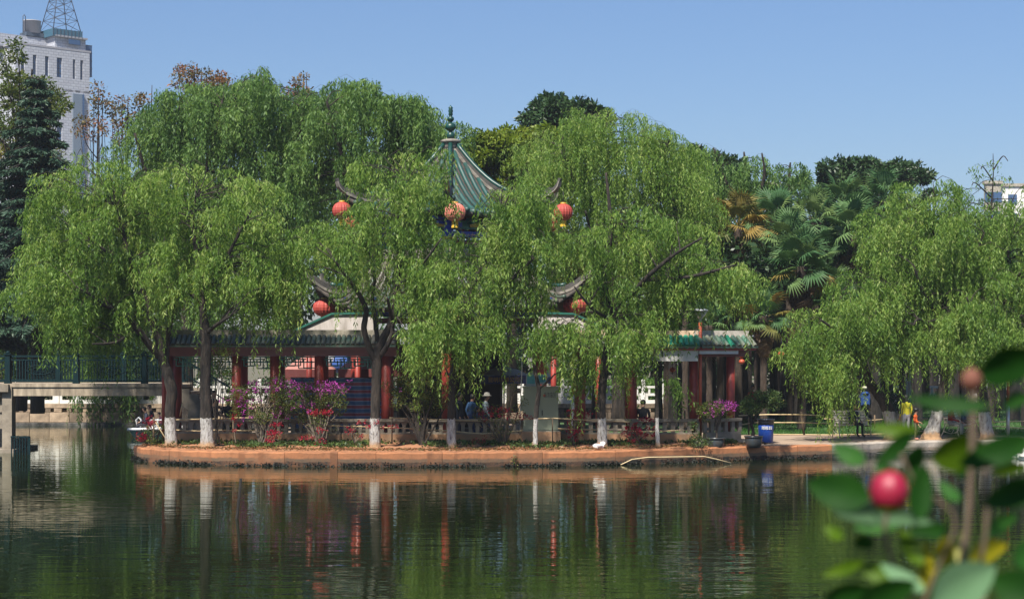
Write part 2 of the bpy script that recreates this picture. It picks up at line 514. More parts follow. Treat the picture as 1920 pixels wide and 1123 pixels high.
# island and promenade: shoreline in plan, from waterline pixels
def WL(px, py): 
    Y = H * F / (py - HY); return (XP(px, Y), Y)
shore_px = [(250, 860), (262, 864), (300, 868), (360, 871), (430, 872.5), (560, 874), (700, 875), (820, 875), (960, 874), (1080, 873), (1160, 871), (1260, 867.5), (1380, 863), (1480, 860), (1560, 858)]
shore = [WL(*p) for p in shore_px]
shore_r = [WL(*p) for p in [(1560, 858), (1640, 854), (1700, 852), (1800, 851), (1900, 850), (2010, 849), (2150, 849)]]
GZ = .42
island_poly = [(x + (.15 if i < 3 else 0), y + .33) for i, (x, y) in enumerate(shore)] + [(x, y + .12) for x, y in shore_r[1:]] + [(45, 62), (45, 84.7), (13.5, 84.7), (12.5, 79), (3, 77), (-8, 75), (-12.2, 68), (-12.4, 60)]
mb = MB(); mb.flat(island_poly, -.5, GZ - .03)
struct('promenade_ground', mb, M_path)
# kerb stones along the island front
rk = random.Random(5)
def resample(pl, step):
    if isinstance(step, tuple):
        fine = resample(pl, .1); out = [fine[0]]; acc = 0; n_ = 0
        for a, b in zip(fine[:-1], fine[1:]):
            acc += (b - a).length
            if acc >= step[n_ % len(step)] : out.append(b); acc = 0; n_ += 1
        out.append(fine[-1]); return out
    out = [Vector(pl[0])]; acc = 0
    pts = [Vector(p) for p in pl]
    for a, b in zip(pts[:-1], pts[1:]):
        d = (b - a).length; t = step - acc
        while t <= d:
            out.append(a + (b - a) * (t / d)); t += step
        acc = (acc + d) % step
    out.append(pts[-1])
    return out
def kerb_run(root, pl, step, mat, w=.42, z0=-.25, z1=GZ + .02, gap=.006):
    """stones that follow the shoreline, each a bent block with a rounded nosing"""
    fine = resample([tuple(p) for p in smooth_path([(a, b_, 0) for a, b_ in pl], 6)] if False else pl, .12)
    nrm = []
    for i in range(len(fine)):
        d = fine[min(i + 3, len(fine) - 1)] - fine[max(i - 3, 0)]; d.normalize(); nrm.append(Vector((-d.y, d.x)))
    i = 0; n_ = 0
    while i < len(fine) - 2:
        cnt = max(4, int(step[n_ % len(step)] / .12)); j = min(i + cnt, len(fine) - 1); n_ += 1
        zz = z1 + rk.uniform(-.010, .010); e = .04; sk = rk.uniform(-.012, .012)
        idx = list(range(i, j + 1)); m0 = fine[(i + j) // 2]; k = MB(); vs = []
        for q in idx:
            p = fine[q].copy(); t = (fine[min(q + 1, len(fine) - 1)] - fine[max(q - 1, 0)]).normalized()
            if q == i: p += t * gap
            if q == j: p -= t * gap
            h = zz + .010 * math.sin(q * .7) + rk.uniform(-.006, .006); o_ = sk + rk.uniform(-.006, .006)
            for o, z in ((o_ + .01, z0), (o_, h - e), (o_ + e * .4, h - e * .35), (o_ + e * 1.2, h), (w, h), (w, z0)):
                vs.append((p.x + nrm[q].x * o - m0.x, p.y + nrm[q].y * o - m0.y, z))
        N = 6; S = len(idx)
        fs = [tuple(range(N)), tuple(range(S * N - 1, (S - 1) * N - 1, -1))]
        for s_ in range(S - 1):
            fs += [(s_ * N + a, s_ * N + (a + 1) % N, (s_ + 1) * N + (a + 1) % N, (s_ + 1) * N + a)[::-1] for a in range(N)]
        k.add(vs, fs); part('kerb_stone', k, mat, root, (m0.x, m0.y, 0)); i = j
kr = tag(link('island_kerb', None), 'low orange-brown stone kerb curving along the front of the island', 'kerb')
kerb_run(kr, [(-12.3, 64)] + shore, (1.3, 2.1, 3.2, 2.5, 4.1, 1.7), M_kerb)
kr2 = tag(link('quay_edge', None), 'grey stone quay edge below the benches on the right shore', 'kerb')
kerb_run(kr2, shore_r, (1.9, 2.4), M_kerb_grey, .5, -.25, GZ + .03)
mb = MB()
for (a, b) in zip(shore_r[1:-1], shore_r[2:]):
    mb.flat([(a[0], a[1] - .42), (b[0] - .02, b[1] - .42), (b[0] - .02, b[1]), (a[0], a[1])], -.2, .1)
part('lower_ledge', mb, M_kerb_grey, kr2)

# planting bed: bumpy soil between the kerb and the balustrade
BALY = 58.45
rb = np.random.default_rng(3)
mb = MB(); NX, NY = 150, 12
x0, x1 = -12.25, 7.6
sx = np.array([p[0] for p in shore]); sy = np.array([p[1] for p in shore])
g = []
for i in range(NX + 1):
    x = x0 + (x1 - x0) * i / NX
    ys = float(np.interp(x, sx, sy)) + .36
    for j in range(NY + 1):
        t = j / NY
        y = ys + (max(BALY + .05, ys + .3) - ys) * t
        z = GZ - .01 + .1 * math.sin(min(1, t * 1.6) * PI / 2) + .03 * math.sin(x * 3.1 + t * 5) * math.sin(x * 1.3 - t * 9) + rb.uniform(-.018, .018)
        if t == 0: z = GZ - .02
        g.append((x, y, z))
fs = [(i * (NY + 1) + j, (i + 1) * (NY + 1) + j, (i + 1) * (NY + 1) + j + 1, i * (NY + 1) + j + 1) for i in range(NX) for j in range(NY)]
mb.add(g, fs, 0, True)
struct('planting_bed', mb, M_soil)
# lawn behind the promenade on the right, and behind the gallery
mb = MB()
mb.add([(7.9, 66.5, GZ + .0), (16, 66.2, GZ + .0), (30, 66, GZ), (44, 66, GZ), (44, 84.6, .9), (30, 84.6, .9), (14, 84.6, .9), (7, 76, .5)], [(0, 1, 2, 5, 6, 7), (2, 3, 4, 5)])
struct('lawn', mb, M_lawn)
mb = MB()
mb.add([(1.5, 68.5, GZ), (7.2, 66.5, GZ), (6.6, 76, .5), (3, 76.8, .5), (0, 76, .5)], [(0, 1, 2, 3, 4)])
struct('small_lawn', mb, M_lawn)

# ------------------------------------------------------------------ far stone embankment
rs = random.Random(11)
WY = 84.0
root = tag(link('embankment_wall', None, None, (0, WY, 0)), 'tan block stone retaining wall of the far bank seen beneath the footbridge', 'wall')
mb = MB(); mb.box((-8, .75, .12), (84, .9, 1.2)); part('backing', mb, M_terrain, root)
mb = MB(); mb.box((-8, .16, .06), (84, .55, .16)); part('footing', mb, M_kerb_grey, root)
x = -34.0
while x < 13:
    w = rs.choice((.35, .5, .62, .8, .95)); k = MB()
    k.box((0, 0, 0), (w - .025, .24, .46)); part('stone', k, M_stone, root, (x + w / 2, .18 + rs.uniform(-.02, .02), .39)); x += w
x = -34.0
while x < 13:
    w = rs.uniform(.16, .42); h = rs.uniform(.12, .2); k = MB()
    k.box((0, 0, 0), (w - .02, .2, h)); part('stone', k, M_stone, root, (x + w / 2, .24 + rs.uniform(-.03, .03), .64 + h / 2), (0, rs.uniform(-.08, .08), 0)); x += w * 1.6
x = -34.0
while x < 13:
    w = rs.choice((.9, 1.2, 1.5)); k = MB()
    k.box((0, 0, 0), (w - .02, .3, .2)); part('coping', k, M_stone, root, (x + w / 2, .28, .93)); x += w
# white stone balustrade on it
root = tag(link('white_balustrade', None, None, (0, WY + .55, 1.02)), 'white stone balustrade on top of the far embankment behind the footbridge', 'balustrade')
pan = MB()
for b in (((0, 0, .09), (.80, .12, .18)), ((0, 0, .44), (.80, .12, .12)), ((-.33, 0, .28), (.14, .12, .2)), ((.33, 0, .28), (.14, .12, .2)), ((0, 0, .80), (.9, .16, .1)), ((-.2, 0, .62), (.1, .1, .26)), ((.2, 0, .62), (.1, .1, .26))):
    pan.box(*b)
pm = pan.mesh('panel', M_whitemarble)
po = MB(); po.box((0, 0, .5), (.17, .2, 1.0)); po.lathe([(.07, 0), (.1, .05), (.1, .12), (.05, .18), (0.001, .2)], 8, (0, 0, 1.0))
pom = po.mesh('post', M_whitemarble)
for i in range(-34, 26):
    link('panel', pm, root, (i * .97, 0, 0)); link('post', pom, root, (i * .97 + .485, 0, 0))

# ------------------------------------------------------------------ tall white building
BY = 400.0
def tall_building():
    cA = Vector((XP(29, BY), BY, 0)); scale = F / BY
    Y2 = BY * 576 / 559.0; cB = Vector((XP(168, Y2), Y2, 0))
    e = (cB - cA).normalized(); n = Vector((e.y, -e.x, 0))     # n towards the camera side
    rz = math.atan2(e.y, e.x); L = (cB - cA).length
    root = thing('office_tower', 'tall white tiled high-rise with narrow blue windows and a rooftop mast, far left', 'building', (cA.x, cA.y, 1.0), rz)
    def zz(py): return ZP(py, BY) - 1.0
    m, nt, b = newmat('white_cladding')
    bk = nt.nodes.new('ShaderNodeTexBrick'); tc = nt.nodes.new('ShaderNodeTexCoord')
    sp = nt.nodes.new('ShaderNodeSeparateXYZ'); cb = nt.nodes.new('ShaderNodeCombineXYZ'); ad = nt.nodes.new('ShaderNodeMath')
    nt.links.new(tc.outputs['Object'], sp.inputs[0]); ad.operation = 'ADD'
    nt.links.new(sp.outputs[0], ad.inputs[0]); nt.links.new(sp.outputs[1], ad.inputs[1])
    nt.links.new(ad.outputs[0], cb.inputs[0]); nt.links.new(sp.outputs[2], cb.inputs[1]); nt.links.new(cb.outputs[0], bk.inputs[0])
    bk.inputs['Color1'].default_value = (.43, .45, .49, 1); bk.inputs['Color2'].default_value = (.38, .39, .43, 1); bk.inputs['Mortar'].default_value = (.2, .21, .25, 1)
    bk.inputs['Scale'].default_value = 1; bk.inputs['Mortar Size'].default_value = .045; bk.inputs['Brick Width'].default_value = 1.25; bk.inputs['Row Height'].default_value = .62
    nt.links.new(bk.outputs[0], b.inputs['Base Color']); b.inputs['Roughness'].default_value = .6
    clad = m
    glass = simple('blue_window_glass', (.035, .075, .16), .12, (.05, .1, .2), .5)
    frame = simple('dark_window_frame', (.06, .08, .11), .5)
    corn = simple('grey_cornice', (.33, .33, .36), .7)
    deep = 30.0
    zt = zz(81)
    # main wall built as piers, spandrels round the window openings
    wins = [(41, 48, 99, 136), (63, 70, 102, 139), (86, 93, 105, 141), (108, 118, 107, 144), (138, 143, 109.5, 146.5), (152, 157.5, 111.5, 148)]
    def u(px):   # pixel column -> distance along the facade
        a = (px - 960) / F
        # intersect ray x = a*y with line cA + e*t
        return (a * cA.y - cA.x) / (e.x - a * e.y)
    rows = [(99, 136.5), (167, 215), (228, 262), (280, 315)]
    k = MB(); k.box((L / 2, deep / 2 + .5, zt / 2), (L, deep, zt)); part('wall', k, clad, root)
    k = MB()
    us = [(u(a - 1.5), u(b - 1.5)) for a, b, _, _ in wins]
    edges = [0] + [t for p in us for t in p] + [L]
    for i in range(0, len(edges), 2):
        a, b_ = edges[i], edges[i + 1]; k.box(((a + b_) / 2, .25, zt / 2), (b_ - a, .5, zt))
    zr = [(zz(r[1]), zz(r[0])) for r in rows]
    for (a, b_) in us:
        prev = zt
        for (lo, hi) in zr:
            k.box(((a + b_) / 2, .25, (prev + hi) / 2), (b_ - a - .004, .496, prev - hi)); prev = lo
        k.box(((a + b_) / 2, .25, prev / 2), (b_ - a - .004, .496, prev))
    part('facade', k, clad, root)
    for (a, b_) in us:
        for lo, hi in zr:
            w = MB(); w.box(((a + b_) / 2, .38, (lo + hi) / 2), (.09, .06, hi - lo))
            for q in range(5): w.box(((a + b_) / 2, .38, lo + (hi - lo) * q / 4), (b_ - a, .07, .1))
            f = part('window', w, frame, root)
            g = MB(); g.box(((a + b_) / 2, .45, (lo + hi) / 2), (b_ - a - .01, .05, hi - lo - .01)); part('pane', g, glass, f)
    # cornices
    for py, hgt, out in ((81, .45, .35), (160, .5, .3)):
        k = MB(); k.box((L / 2, deep / 2 - out / 2 + .3, zz(py)), (L + out * 2, deep + out, hgt)); part('cornice', k, corn, root)
    # upper storey, set back with a projecting bay on the right
    z2 = zz(57)
    k = MB(); k.box((L * .18 + 1, deep / 2 + 4, (zt + z2) / 2), (L * .72, deep - 3, z2 - zt)); k.box((L * .79 - .3, deep / 2 + .9, (zt + z2) / 2 - .002), (L * .42, deep - 1, z2 - zt)); part('upper_wall', k, clad, root)
    k = MB(); k.box((L * .79 - .3, deep / 2 + .7, z2 + .15), (L * .44, deep, .4)); part('cornice', k, corn, root)
    w = MB(); w.box((L * .80, .36, zz(81)), (3.1, .08, 1.3), mi=0); o = part('window', w, frame, root, (0, 0, 1.9))
    g = MB(); g.box((L * .80, .3, zz(81)), (2.9, .06, 1.1)); part('pane', g, glass, o)
    # low left block
    k = MB(); k.box((-10, deep / 2 + 6, zz(62) / 2), (20.5, deep - 4, zz(62))); part('wing', k, clad, root)
    k = MB(); k.box((-10, deep / 2 + 6, zz(60)), (21, deep - 3, .5)); part('cornice', k, corn, root)
    # glass bays
    k = MB(); k.box((L + .9, 5, zz(95)), (1.8, 5.5, 7.3)); gb = part('glass_bay', k, glass, root)
    k = MB()
    for q in range(5): k.box((L + .9, 5, zz(95) - 3.65 + q * 1.82), (1.9, 5.6, .12))
    part('mullion', k, frame, gb)
    k = MB(); k.box((u(144), -.25, zz(165) / 2), (u(153) - u(136), .5, zz(165))); cw = part('curtain_wall', k, simple('pale_curtain_glass', (.16, .2, .25), .15), root)
    k = MB(); k.box((u(154.5), -.2, zz(165) / 2), (.5, .62, zz(165))); part('mullion', k, glass, cw)
    # rooftop: blue glazed parapet, water tank, mast
    gx = simple('teal_roof_glass', (.05, .13, .19), .25)
    k = MB(); k.box((L * .72, 4.5, z2 + .9), (7.4, 7.5, 1.7)); pp = part('glazed_parapet', k, gx, root)
    k = MB()
    for q in range(9): k.box((L * .72 - 3.7 + q * .92, .7, z2 + .9), (.09, .12, 1.8))
    part('mullion', k, frame, pp)
    k = MB(); k.lathe([(2.05, 0), (2.05, 2.7), (2.15, 2.75), (2.15, 2.95), (0.01, 3.1)], 20, (L * .40, 7, z2 + 1.0)); tk = part('water_tank', k, corn, root)
    k = MB(); k.tube([(L * .40 - 2.7, 6, z2), (L * .40 - 2.7, 6, z2 + 4.6), (L * .40 - 2.4, 6, z2 + 5.0), (L * .40 - 2.1, 6, z2 + 4.6), (L * .40 - 2.1, 6, z2 + 1)], .1, 6)
    k.box((L * .40, 7, z2 + .6), (4.4, 3.4, .9)); part('pipe', k, frame, tk)
    k = MB()
    zb = z2 + 1.75; cx, cy = L * .72, 4.5; hw = 3.45; hh = 15.0
    def leg(sx, sy, t): return Vector((cx + sx * hw * (1 - t * .93), cy + sy * hw * (1 - t * .93), zb + hh * t))
    lv = [0, .17, .33, .47, .6, .72, .83, .93, 1]
    for sx, sy in ((-1, -1), (1, -1), (1, 1), (-1, 1)):
        k.tube([leg(sx, sy, 0), leg(sx, sy, 1)], .11, 5)
    cs = [(-1, -1), (1, -1), (1, 1), (-1, 1)]
    for a, b_ in zip(lv[:-1], lv[1:]):
        for i in range(4):
            c1, c2 = cs[i], cs[(i + 1) % 4]
            k.tube([leg(*c1, b_), leg(*c2, b_)], .055, 4)
            k.tube([leg(*c1, a), leg(*c2, b_)], .05, 4); k.tube([leg(*c2, a), leg(*c1, b_)], .05, 4)
    part('lattice_mast', k, simple('mast_steel', (.06, .075, .11), .5), root)
tall_building()

def far_block(px0, px1, py, Y, label, mat, extra=None):
    root = thing('distant_building', label, 'building', (XP((px0 + px1) / 2, Y), Y, 1.0))
    w = XP(px1, Y) - XP(px0, Y); h = ZP(py, Y) - 1
    k = MB(); k.box((0, w * .2, h / 2), (w, w * .4, h)); part('wall', k, mat, root)
    k = MB(); k.box((0, w * .2, h + .25), (w + .5, w * .4 + .5, .5)); part('roof', k, M_cement, root)
    n = max(2, int(w / 3.2)); gm = MB(); gm.box((0, 0, 0), (1.5, .1, 1.7)); gmm = gm.mesh('window', MATS['blue_window_glass'])
    for i in range(n):
        for r_ in range(4):
            link('window', gmm, root, (-w / 2 + (i + .5) * w / n, -.02, h - 2.2 - r_ * 3.2))
    return root
far_block(1880, 1990, 350, 300, 'long white flat-roofed building above the right-hand willows', M_white)
far_block(1848, 1877, 345, 292, 'small grey rooftop block beside the long white building on the right skyline', M_cement)
far_block(1436, 1462, 347, 300, 'small pale building peeping over the palms between two thin willows', M_white)

# ------------------------------------------------------------------ footbridge
def footbridge():
    YB = 62.0
    root = thing('footbridge', 'grey concrete footbridge with dark teal railings leading to the left end of the island', 'footbridge', (XP(12, YB), YB, 0))
    ox = XP(12, YB)
    def X(px): return XP(px, YB) - ox
    zt = ZP(719, YB); zb = ZP(742, YB)
    k = MB(); k.box(((X(-160) + X(322)) / 2, 1.1, zt - .06), (X(322) - X(-160), 2.5, .12)); part('deck', k, M_concrete_deck, root)
    k = MB(); k.box(((X(10) + X(310)) / 2, 0, (zt - .12 + zb) / 2), (X(310) - X(10), .22, zt - .12 - zb)); k.box(((X(10) + X(310)) / 2, 2.2, (zt - .12 + zb) / 2), (X(310) - X(10), .22, zt - .12 - zb)); part('girder', k, M_concrete_deck, root)
    k = MB()
    k.box((X(16), .05, zb / 2 + .17), (.34, .5, zb + .34)); k.box((X(-22), 2.15, zb / 2 + .17), (.34, .5, zb + .34))
    k.box((X(4), 1.1, zb + .28), (.62, 2.9, .26)); k.box((X(16), 1.1, .25), (.3, 2.0, .35)); part('pier', k, M_concrete, root)
    k = MB(); k.box((X(10), 1.1, .02), (.85, 3.2, .2)); part('pier_footing', k, M_concrete, root)
    k = MB(); k.bar((X(-2), .05, ZP(770, YB)), (X(16), .05, ZP(745, YB)), .2, .22); k.box((X(-6), .04, ZP(790, YB)), (.5, .3, .5)); part('brace', k, M_concrete, root)
    # stair at the island end: solid side walls with a raking soffit
    k = MB()
    prof = [(X(322), zt), (X(340), zt), (X(340), zt - .19), (X(355), zt - .19), (X(355), zt - .38), (X(372), zt - .38), (X(372), zt - .57), (X(385), zt - .57), (X(385), GZ), (X(352), GZ), (X(352), ZP(768, YB)), (X(320), ZP(742, YB)), (X(310), ZP(742, YB)), (X(310), zt)]
    k.prism(prof, 0.0, .2); part('stair_wall', k, M_concrete, root)
    k = MB(); k.prism(prof, 2.0, 2.2); part('stair_wall', k, M_concrete, root)
    for i in range(8):
        s = MB(); s.box((X(332) + i * .3, 1.1, zt - .1 - i * .24), (.32, 1.78, .1)); part('step', s, M_concrete, root)
    # railings
    zr = ZP(668, YB); pitch = .105
    def railing(y, pa, pb, posts, detail=True):
        k = MB(); k.box(((X(pa) + X(pb)) / 2, y, zr), (X(pb) - X(pa), .07, .06)); k.box(((X(pa) + X(pb)) / 2, y, zt + .09), (X(pb) - X(pa), .05, .05)); k.box(((X(pa) + X(pb)) / 2, y, zr - .13), (X(pb) - X(pa), .03, .03)); part('handrail', k, M_teal, root)
        for p in posts:
            k = MB(); k.box((X(p), y, (zt + zr) / 2 + .03), (.17, .17, zr - zt + .06)); k.box((X(p), y, zr + .08), (.24, .24, .05)); k.lathe([(.06, 0), (.09, .03), (.04, .08), (.001, .1)], 8, (X(p), y, zr + .10)); k.box((X(p), y, zt + .06), (.22, .22, .12)); part('post', k, M_teal, root)
        n = int((X(pb) - X(pa)) / pitch); bm = MB(); bm.box((0, 0, 0), (.022, .022, zr - zt - .2)); bm = bm.mesh('baluster', M_teal)
        for i in range(n):
            link('baluster', bm, root, (X(pa) + (i + .5) * pitch, y, (zt + zr) / 2 - .02))
        if detail:
            for c in ((75), (215), (275)):
                s = MB()
                for sg in (1, -1):
                    s.tube([(X(c) + .45 * math.cos(a), y - .03, zt + .48 + sg * .16 * math.sin(a)) for a in np.linspace(0, PI, 9)], .016, 5)
                    s.tube([(X(c) + sg * .12 + .1 * math.cos(a), y - .03, zt + .48 + .08 * math.sin(a)) for a in np.linspace(0, 2 * PI, 9)], .014, 4)
                part('scroll_ornament', s, M_teal, root)
    railing(0.0, -150, 332, [-113, 15, 143, 271, 332])
    railing(2.2, -150, 332, [-48, 79, 207, 320], False)
    # sloping stair rail
    k = MB(); k.bar((X(336), .0, zr - .02), (X(432), 0, ZP(727, YB)), .06, .07); k.bar((X(336), .0, zr - .5), (X(432), 0, ZP(756, YB)), .04, .04); part('stair_handrail', k, M_teal, root)
    for i in range(14):
        k = MB(); t = i / 14; xx = X(338) + (X(430) - X(338)) * t
        za = zr - .02 + (ZP(727, YB) - zr) * t; k.box((xx, 0, za - .38), (.022, .022, .76)); part('baluster', k, M_teal, root)
    k = MB(); k.bar((X(-20), 0, ZP(690, YB)), (X(12), 0, ZP(672, YB)), .06, .05); k.bar((X(-20), 0, ZP(706, YB)), (X(12), 0, ZP(686, YB)), .05, .05); part('handrail', k, M_teal, root)
footbridge()
# dark slatted guard by the pier
root = thing('pier_guard', 'small dark slatted metal guard standing in the water beside the bridge pier', 'guard rail', (XP(38, 60.5), 60.5, 0))
k = MB(); k.box((0, 0, .62), (.66, .05, .05)); k.box((.32, 0, .3), (.05, .05, .66)); part('frame', k, M_teal, root)
for i in range(7):
    s = MB(); s.box((-.3 + i * .095, 0, .25), (.035, .035, .72)); part('slat', s, M_teal, root)
# red pole at the bridge end
root = thing('red_post', 'slim red pole standing at the left end of the balustrade beside the leaning willow', 'pole', (XP(307, 58.9), 58.9, GZ))
k = MB(); k.tube([(0, 0, 0), (0, 0, 1.6), (0, 0, ZP(655, 58.9) - GZ)], .07, 10); part('shaft', k, M_redcol, root); k = MB(); k.tube([(0, 0, 0), (0, 0, .1)], .1, 10); part('foot', k, M_redcol, root)

# ------------------------------------------------------------------ garden balustrade (front of the gallery)
def arch_baluster():
    k = MB(); w = .12; g = .118; h = .34
    poly = [(-w / 2, 0), (w / 2, 0), (w / 2, h * .62), (w / 2 + g * .2, h * .84), (w / 2 + g * .5, h), (-w / 2 - g * .5, h), (-w / 2 - g * .2, h * .84), (-w / 2, h * .62)]
    k.prism(poly, -.05, .05); return k.mesh('baluster', M_concrete)
def square_baluster():
    k = MB(); k.box((0, 0, .17), (.14, .1, .34)); return k.mesh('baluster', M_concrete)
bal_a, bal_s = arch_baluster(), square_baluster()
def balustrade(pa, pb, Ya, Yb, kind, label, basemat=M_basewall):
    A = Vector((XP(pa, Ya), Ya, 0)); B = Vector((XP(pb, Yb), Yb, 0)); d = B - A; L = d.length; rz = math.atan2(d.y, d.x)
    root = thing('balustrade', label, 'balustrade', (A.x, A.y, GZ), rz)
    k = MB(); k.box((L / 2, 0, .18), (L, .2, .42)); part('base_wall', k, basemat, root)
    k = MB(); k.box((L / 2, 0, .415), (L, .15, .05)); part('bottom_rail', k, M_concrete, root)
    k = MB(); k.box((L / 2, 0, .845), (L + .04, .24, .09)); k.box((L / 2, 0, .79), (L, .16, .03)); part('top_rail', k, M_concrete, root)
    p = .238 if kind == 'a' else .27
    n = int(L / p); p = L / n
    for i in range(n + (kind != 'a')):
        link('baluster', bal_a if kind == 'a' else bal_s, root, ((i + (.5 if kind == 'a' else 0)) * p, 0, .438))
    return root
balustrade(312, 640, 59.0, BALY, 'a', 'grey concrete balustrade with arched openings behind the purple bougainvillea')
balustrade(641, 985, BALY, BALY, 'a', 'grey concrete balustrade with arched openings between the striped tarp and the electrical cabinet')
balustrade(1046, 1308, BALY, BALY, 's', 'pale concrete balustrade with square openings left of the lamp post')
balustrade(1321, 1386, BALY, BALY + .9, 's', 'short pale concrete balustrade panel behind the purple potted bougainvillea', M_concrete)
# plinth the cabinet stands on
root = thing('cabinet_plinth', 'orange-brown plinth carrying the grey electrical cabinet', 'plinth', (XP(1014, 58.0), 58.0, GZ))
k = MB(); k.box((0, 0, .24), (1.28, .9, .52)); part('block', k, M_basewall, root)
k = MB(); k.box((0, 0, .515), (1.24, .86, .03)); part('top_slab', k, M_concrete, root)

# ------------------------------------------------------------------ galleries
def tile_mesh(L=.52, r=.072, slope=.62):
    k = MB(); n = 6; vs = []; fs = []
    d = Vector((0, -math.cos(slope), -math.sin(slope)))
    nn = Vector((0, -math.sin(slope), math.cos(slope)))
    for i, t in enumerate((0, .5, 1)):
        for q in range(n + 1):
            a = PI * q / n
            vs.append(d * (L * t) + Vector((math.cos(a) * r, 0, 0)) + nn * (math.sin(a) * r))
    for i in range(2):
        for q in range(n): fs.append((i * (n + 1) + q, (i + 1) * (n + 1) + q, (i + 1) * (n + 1) + q + 1, i * (n + 1) + q + 1))
    k.add(vs, fs, 0, True)
    e = d * (L + .002) ; m = []
    for q in range(12):
        a = 2 * PI * q / 12; m.append(e + Vector((math.cos(a) * r * 1.08, 0, 0)) + nn * (math.sin(a) * r * 1.08))
    k.add(m + [p - d * .03 for p in m], [tuple(range(12)), tuple(range(23, 11, -1))] + [(q, q + 12, (q + 1) % 12 + 12, (q + 1) % 12) for q in range(12)])
    return k
tile_old = tile_mesh().mesh('roof_tile', M_tile_old)
tile_new = tile_mesh(.56, .085).mesh('roof_tile', M_tile_new)
tile_mid = tile_mesh(.56, .082).mesh('roof_tile', M_tile_mid)
def fret(k, x0, x1, z0, z1, y, rnd, w=.036):
    """meander lattice of thin bars"""
    n = max(2, int((x1 - x0) / .42)); s = (x1 - x0) / n; h = z1 - z0
    k.box(((x0 + x1) / 2, y, z1), (x1 - x0, w, w))
    for i in range(n):
        a = x0 + i * s; o = 0 if i % 2 else h * .22
        lo = z0 + o
        k.box((a + s * .5, y, lo), (s * .8, w, w)); k.box((a + s * .1, y, (lo + z1 - .08) / 2), (w, w, z1 - .08 - lo))
        k.box((a + s * .9, y, (lo + z1 - h * .3) / 2), (w, w, z1 - h * .3 - lo)); k.box((a + s * .62, y, z0 + h * .55), (s * .76, w, w))
        k.box((a + s * .35, y, z0 + h * .75), (w, w, h * .42)); k.box((a, y, z1 - h * .2), (s * .5, w, w))
def gallery(label, pa, pb, Ya, Yb, cols, tiles, ze, deep=2.3, top=M_cement, band=None, frets=True, colr=.16, rowback=True, pitch=.165, rear=True):
    A = Vector((XP(pa, Ya), Ya, 0)); B = Vector((XP(pb, Yb), Yb, 0)); d = B - A; L = d.length; rz = math.atan2(d.y, d.x)
    root = thing('covered_gallery', label, 'gallery', (A.x, A.y, GZ), rz)
    def U(px):
        a = (px - 960) / F; e = d / L; return (a * A.y - A.x) / (e.x - a * e.y)
    ze = ze - GZ
    # floor, roof deck, ridge block
    k = MB(); k.box((L / 2, 1.6, .04), (L, 3.0, .1)); part('floor', k, M_concrete, root)
    k = MB(); k.box((L / 2, deep / 2, ze + .22), (L, deep - .7, .14)); k.box((L / 2, deep / 2, ze + .40), (L - .05, deep - .86, .22)); part('roof_slab', k, top, root)
    k = MB()
    s = .62; 
    for sg, yo in ((1, 0), (-1, deep)):
        a = (0, yo - sg * .12, ze - .02); b_ = (0, yo + sg * .5, ze + .33)
        k.add([(0, a[1], a[2]), (L, a[1], a[2]), (L, b_[1], b_[2]), (0, b_[1], b_[2]), (0, a[1], a[2] - .05), (L, a[1], a[2] - .05), (L, b_[1], b_[2] - .1), (0, b_[1], b_[2] - .1)],
              [(0, 1, 2, 3), (7, 6, 5, 4), (0, 4, 5, 1), (0, 3, 7, 4), (1, 5, 6, 2)])
    part('eave', k, M_tile_mid if tiles[0][2] is not tile_old else M_tile_old, root)
    for u0, u1, tm in tiles:
        a, b_ = U(u0), U(u1); n = int((b_ - a) / pitch)
        for i in range(n):
            link('roof_tile', tm, root, (a + (i + .5) * (b_ - a) / n, .34, ze + .30))
            if rowback: link('roof_tile', tm, root, (a + (i + .5) * (b_ - a) / n, deep - .34, ze + .30), (0, 0, PI))
    k = MB(); k.box((L / 2, .02, ze - .1), (L, .06, .11)); k.box((L / 2, deep, ze - .1), (L, .06, .11)); part('fascia', k, M_redbeam if band is None else M_redcol, root)
    if band:
        for (u0, u1, hgt) in band:
            k = MB(); k.box(((U(u0) + U(u1)) / 2, .10, ze - .155 - hgt / 2), (U(u1) - U(u0), .09, hgt)); part('white_fascia', k, M_white, root)
    k = MB(); k.box((L / 2, .42, ze - .25), (L, .16, .24)); k.box((L / 2, deep - .42, ze - .25), (L, .16, .24)); part('beam', k, M_redbeam, root)
    us = [U(c) for c in cols]
    for u_ in us:
        for yy in ((.42, deep - .42) if rear else (.42,)):
            k = MB(); k.tube([(0, 0, .09), (0, 0, ze - .37)], colr, 14); o = part('column', k, M_redcol, root, (u_, yy, 0))
            k = MB(); k.lathe([(colr + .06, .08), (colr + .07, .14), (colr + .02, .2)], 14); part('column_base', k, M_concrete, o)
    if frets:
        ed = [0] + us + [L]
        for a, b_ in zip(ed[:-1], ed[1:]):
            if b_ - a < .8: continue
            for yy in (.42, deep - .42):
                k = MB(); fret(k, a + .2, b_ - .2, ze - .78, ze - .4, yy, None); part('fretwork', k, M_greenpaint, root)
    # rear bench
    k = MB(); k.box((L / 2, deep - .5, .45), (L, .4, .08)); part('seat_ledge', k, M_concrete, root)
    return root
gallery('long covered gallery with dark green tiled eave and red columns left of the pavilion', 292, 742, 58.6, 58.6, [312, 440, 512, 596, 722], [(292, 742, tile_old)], 3.76)
gallery('covered gallery with grey tiled eave and white fascia between pavilion and lamp post', 1010, 1232, 58.6, 58.6, [1090, 1187], [(1010, 1232, tile_old)], 3.76, top=M_tan, band=[(1150, 1232, .36)], frets=False)
gallery('end gallery roof with bright green tiles and white fascia beside the lamp post', 1233, 1312, 58.6, 58.6, [1303], [(1233, 1312, tile_new)], 3.74, top=M_tan, band=[(1233, 1309, .36)], frets=False, pitch=.17, rear=False, colr=.145)
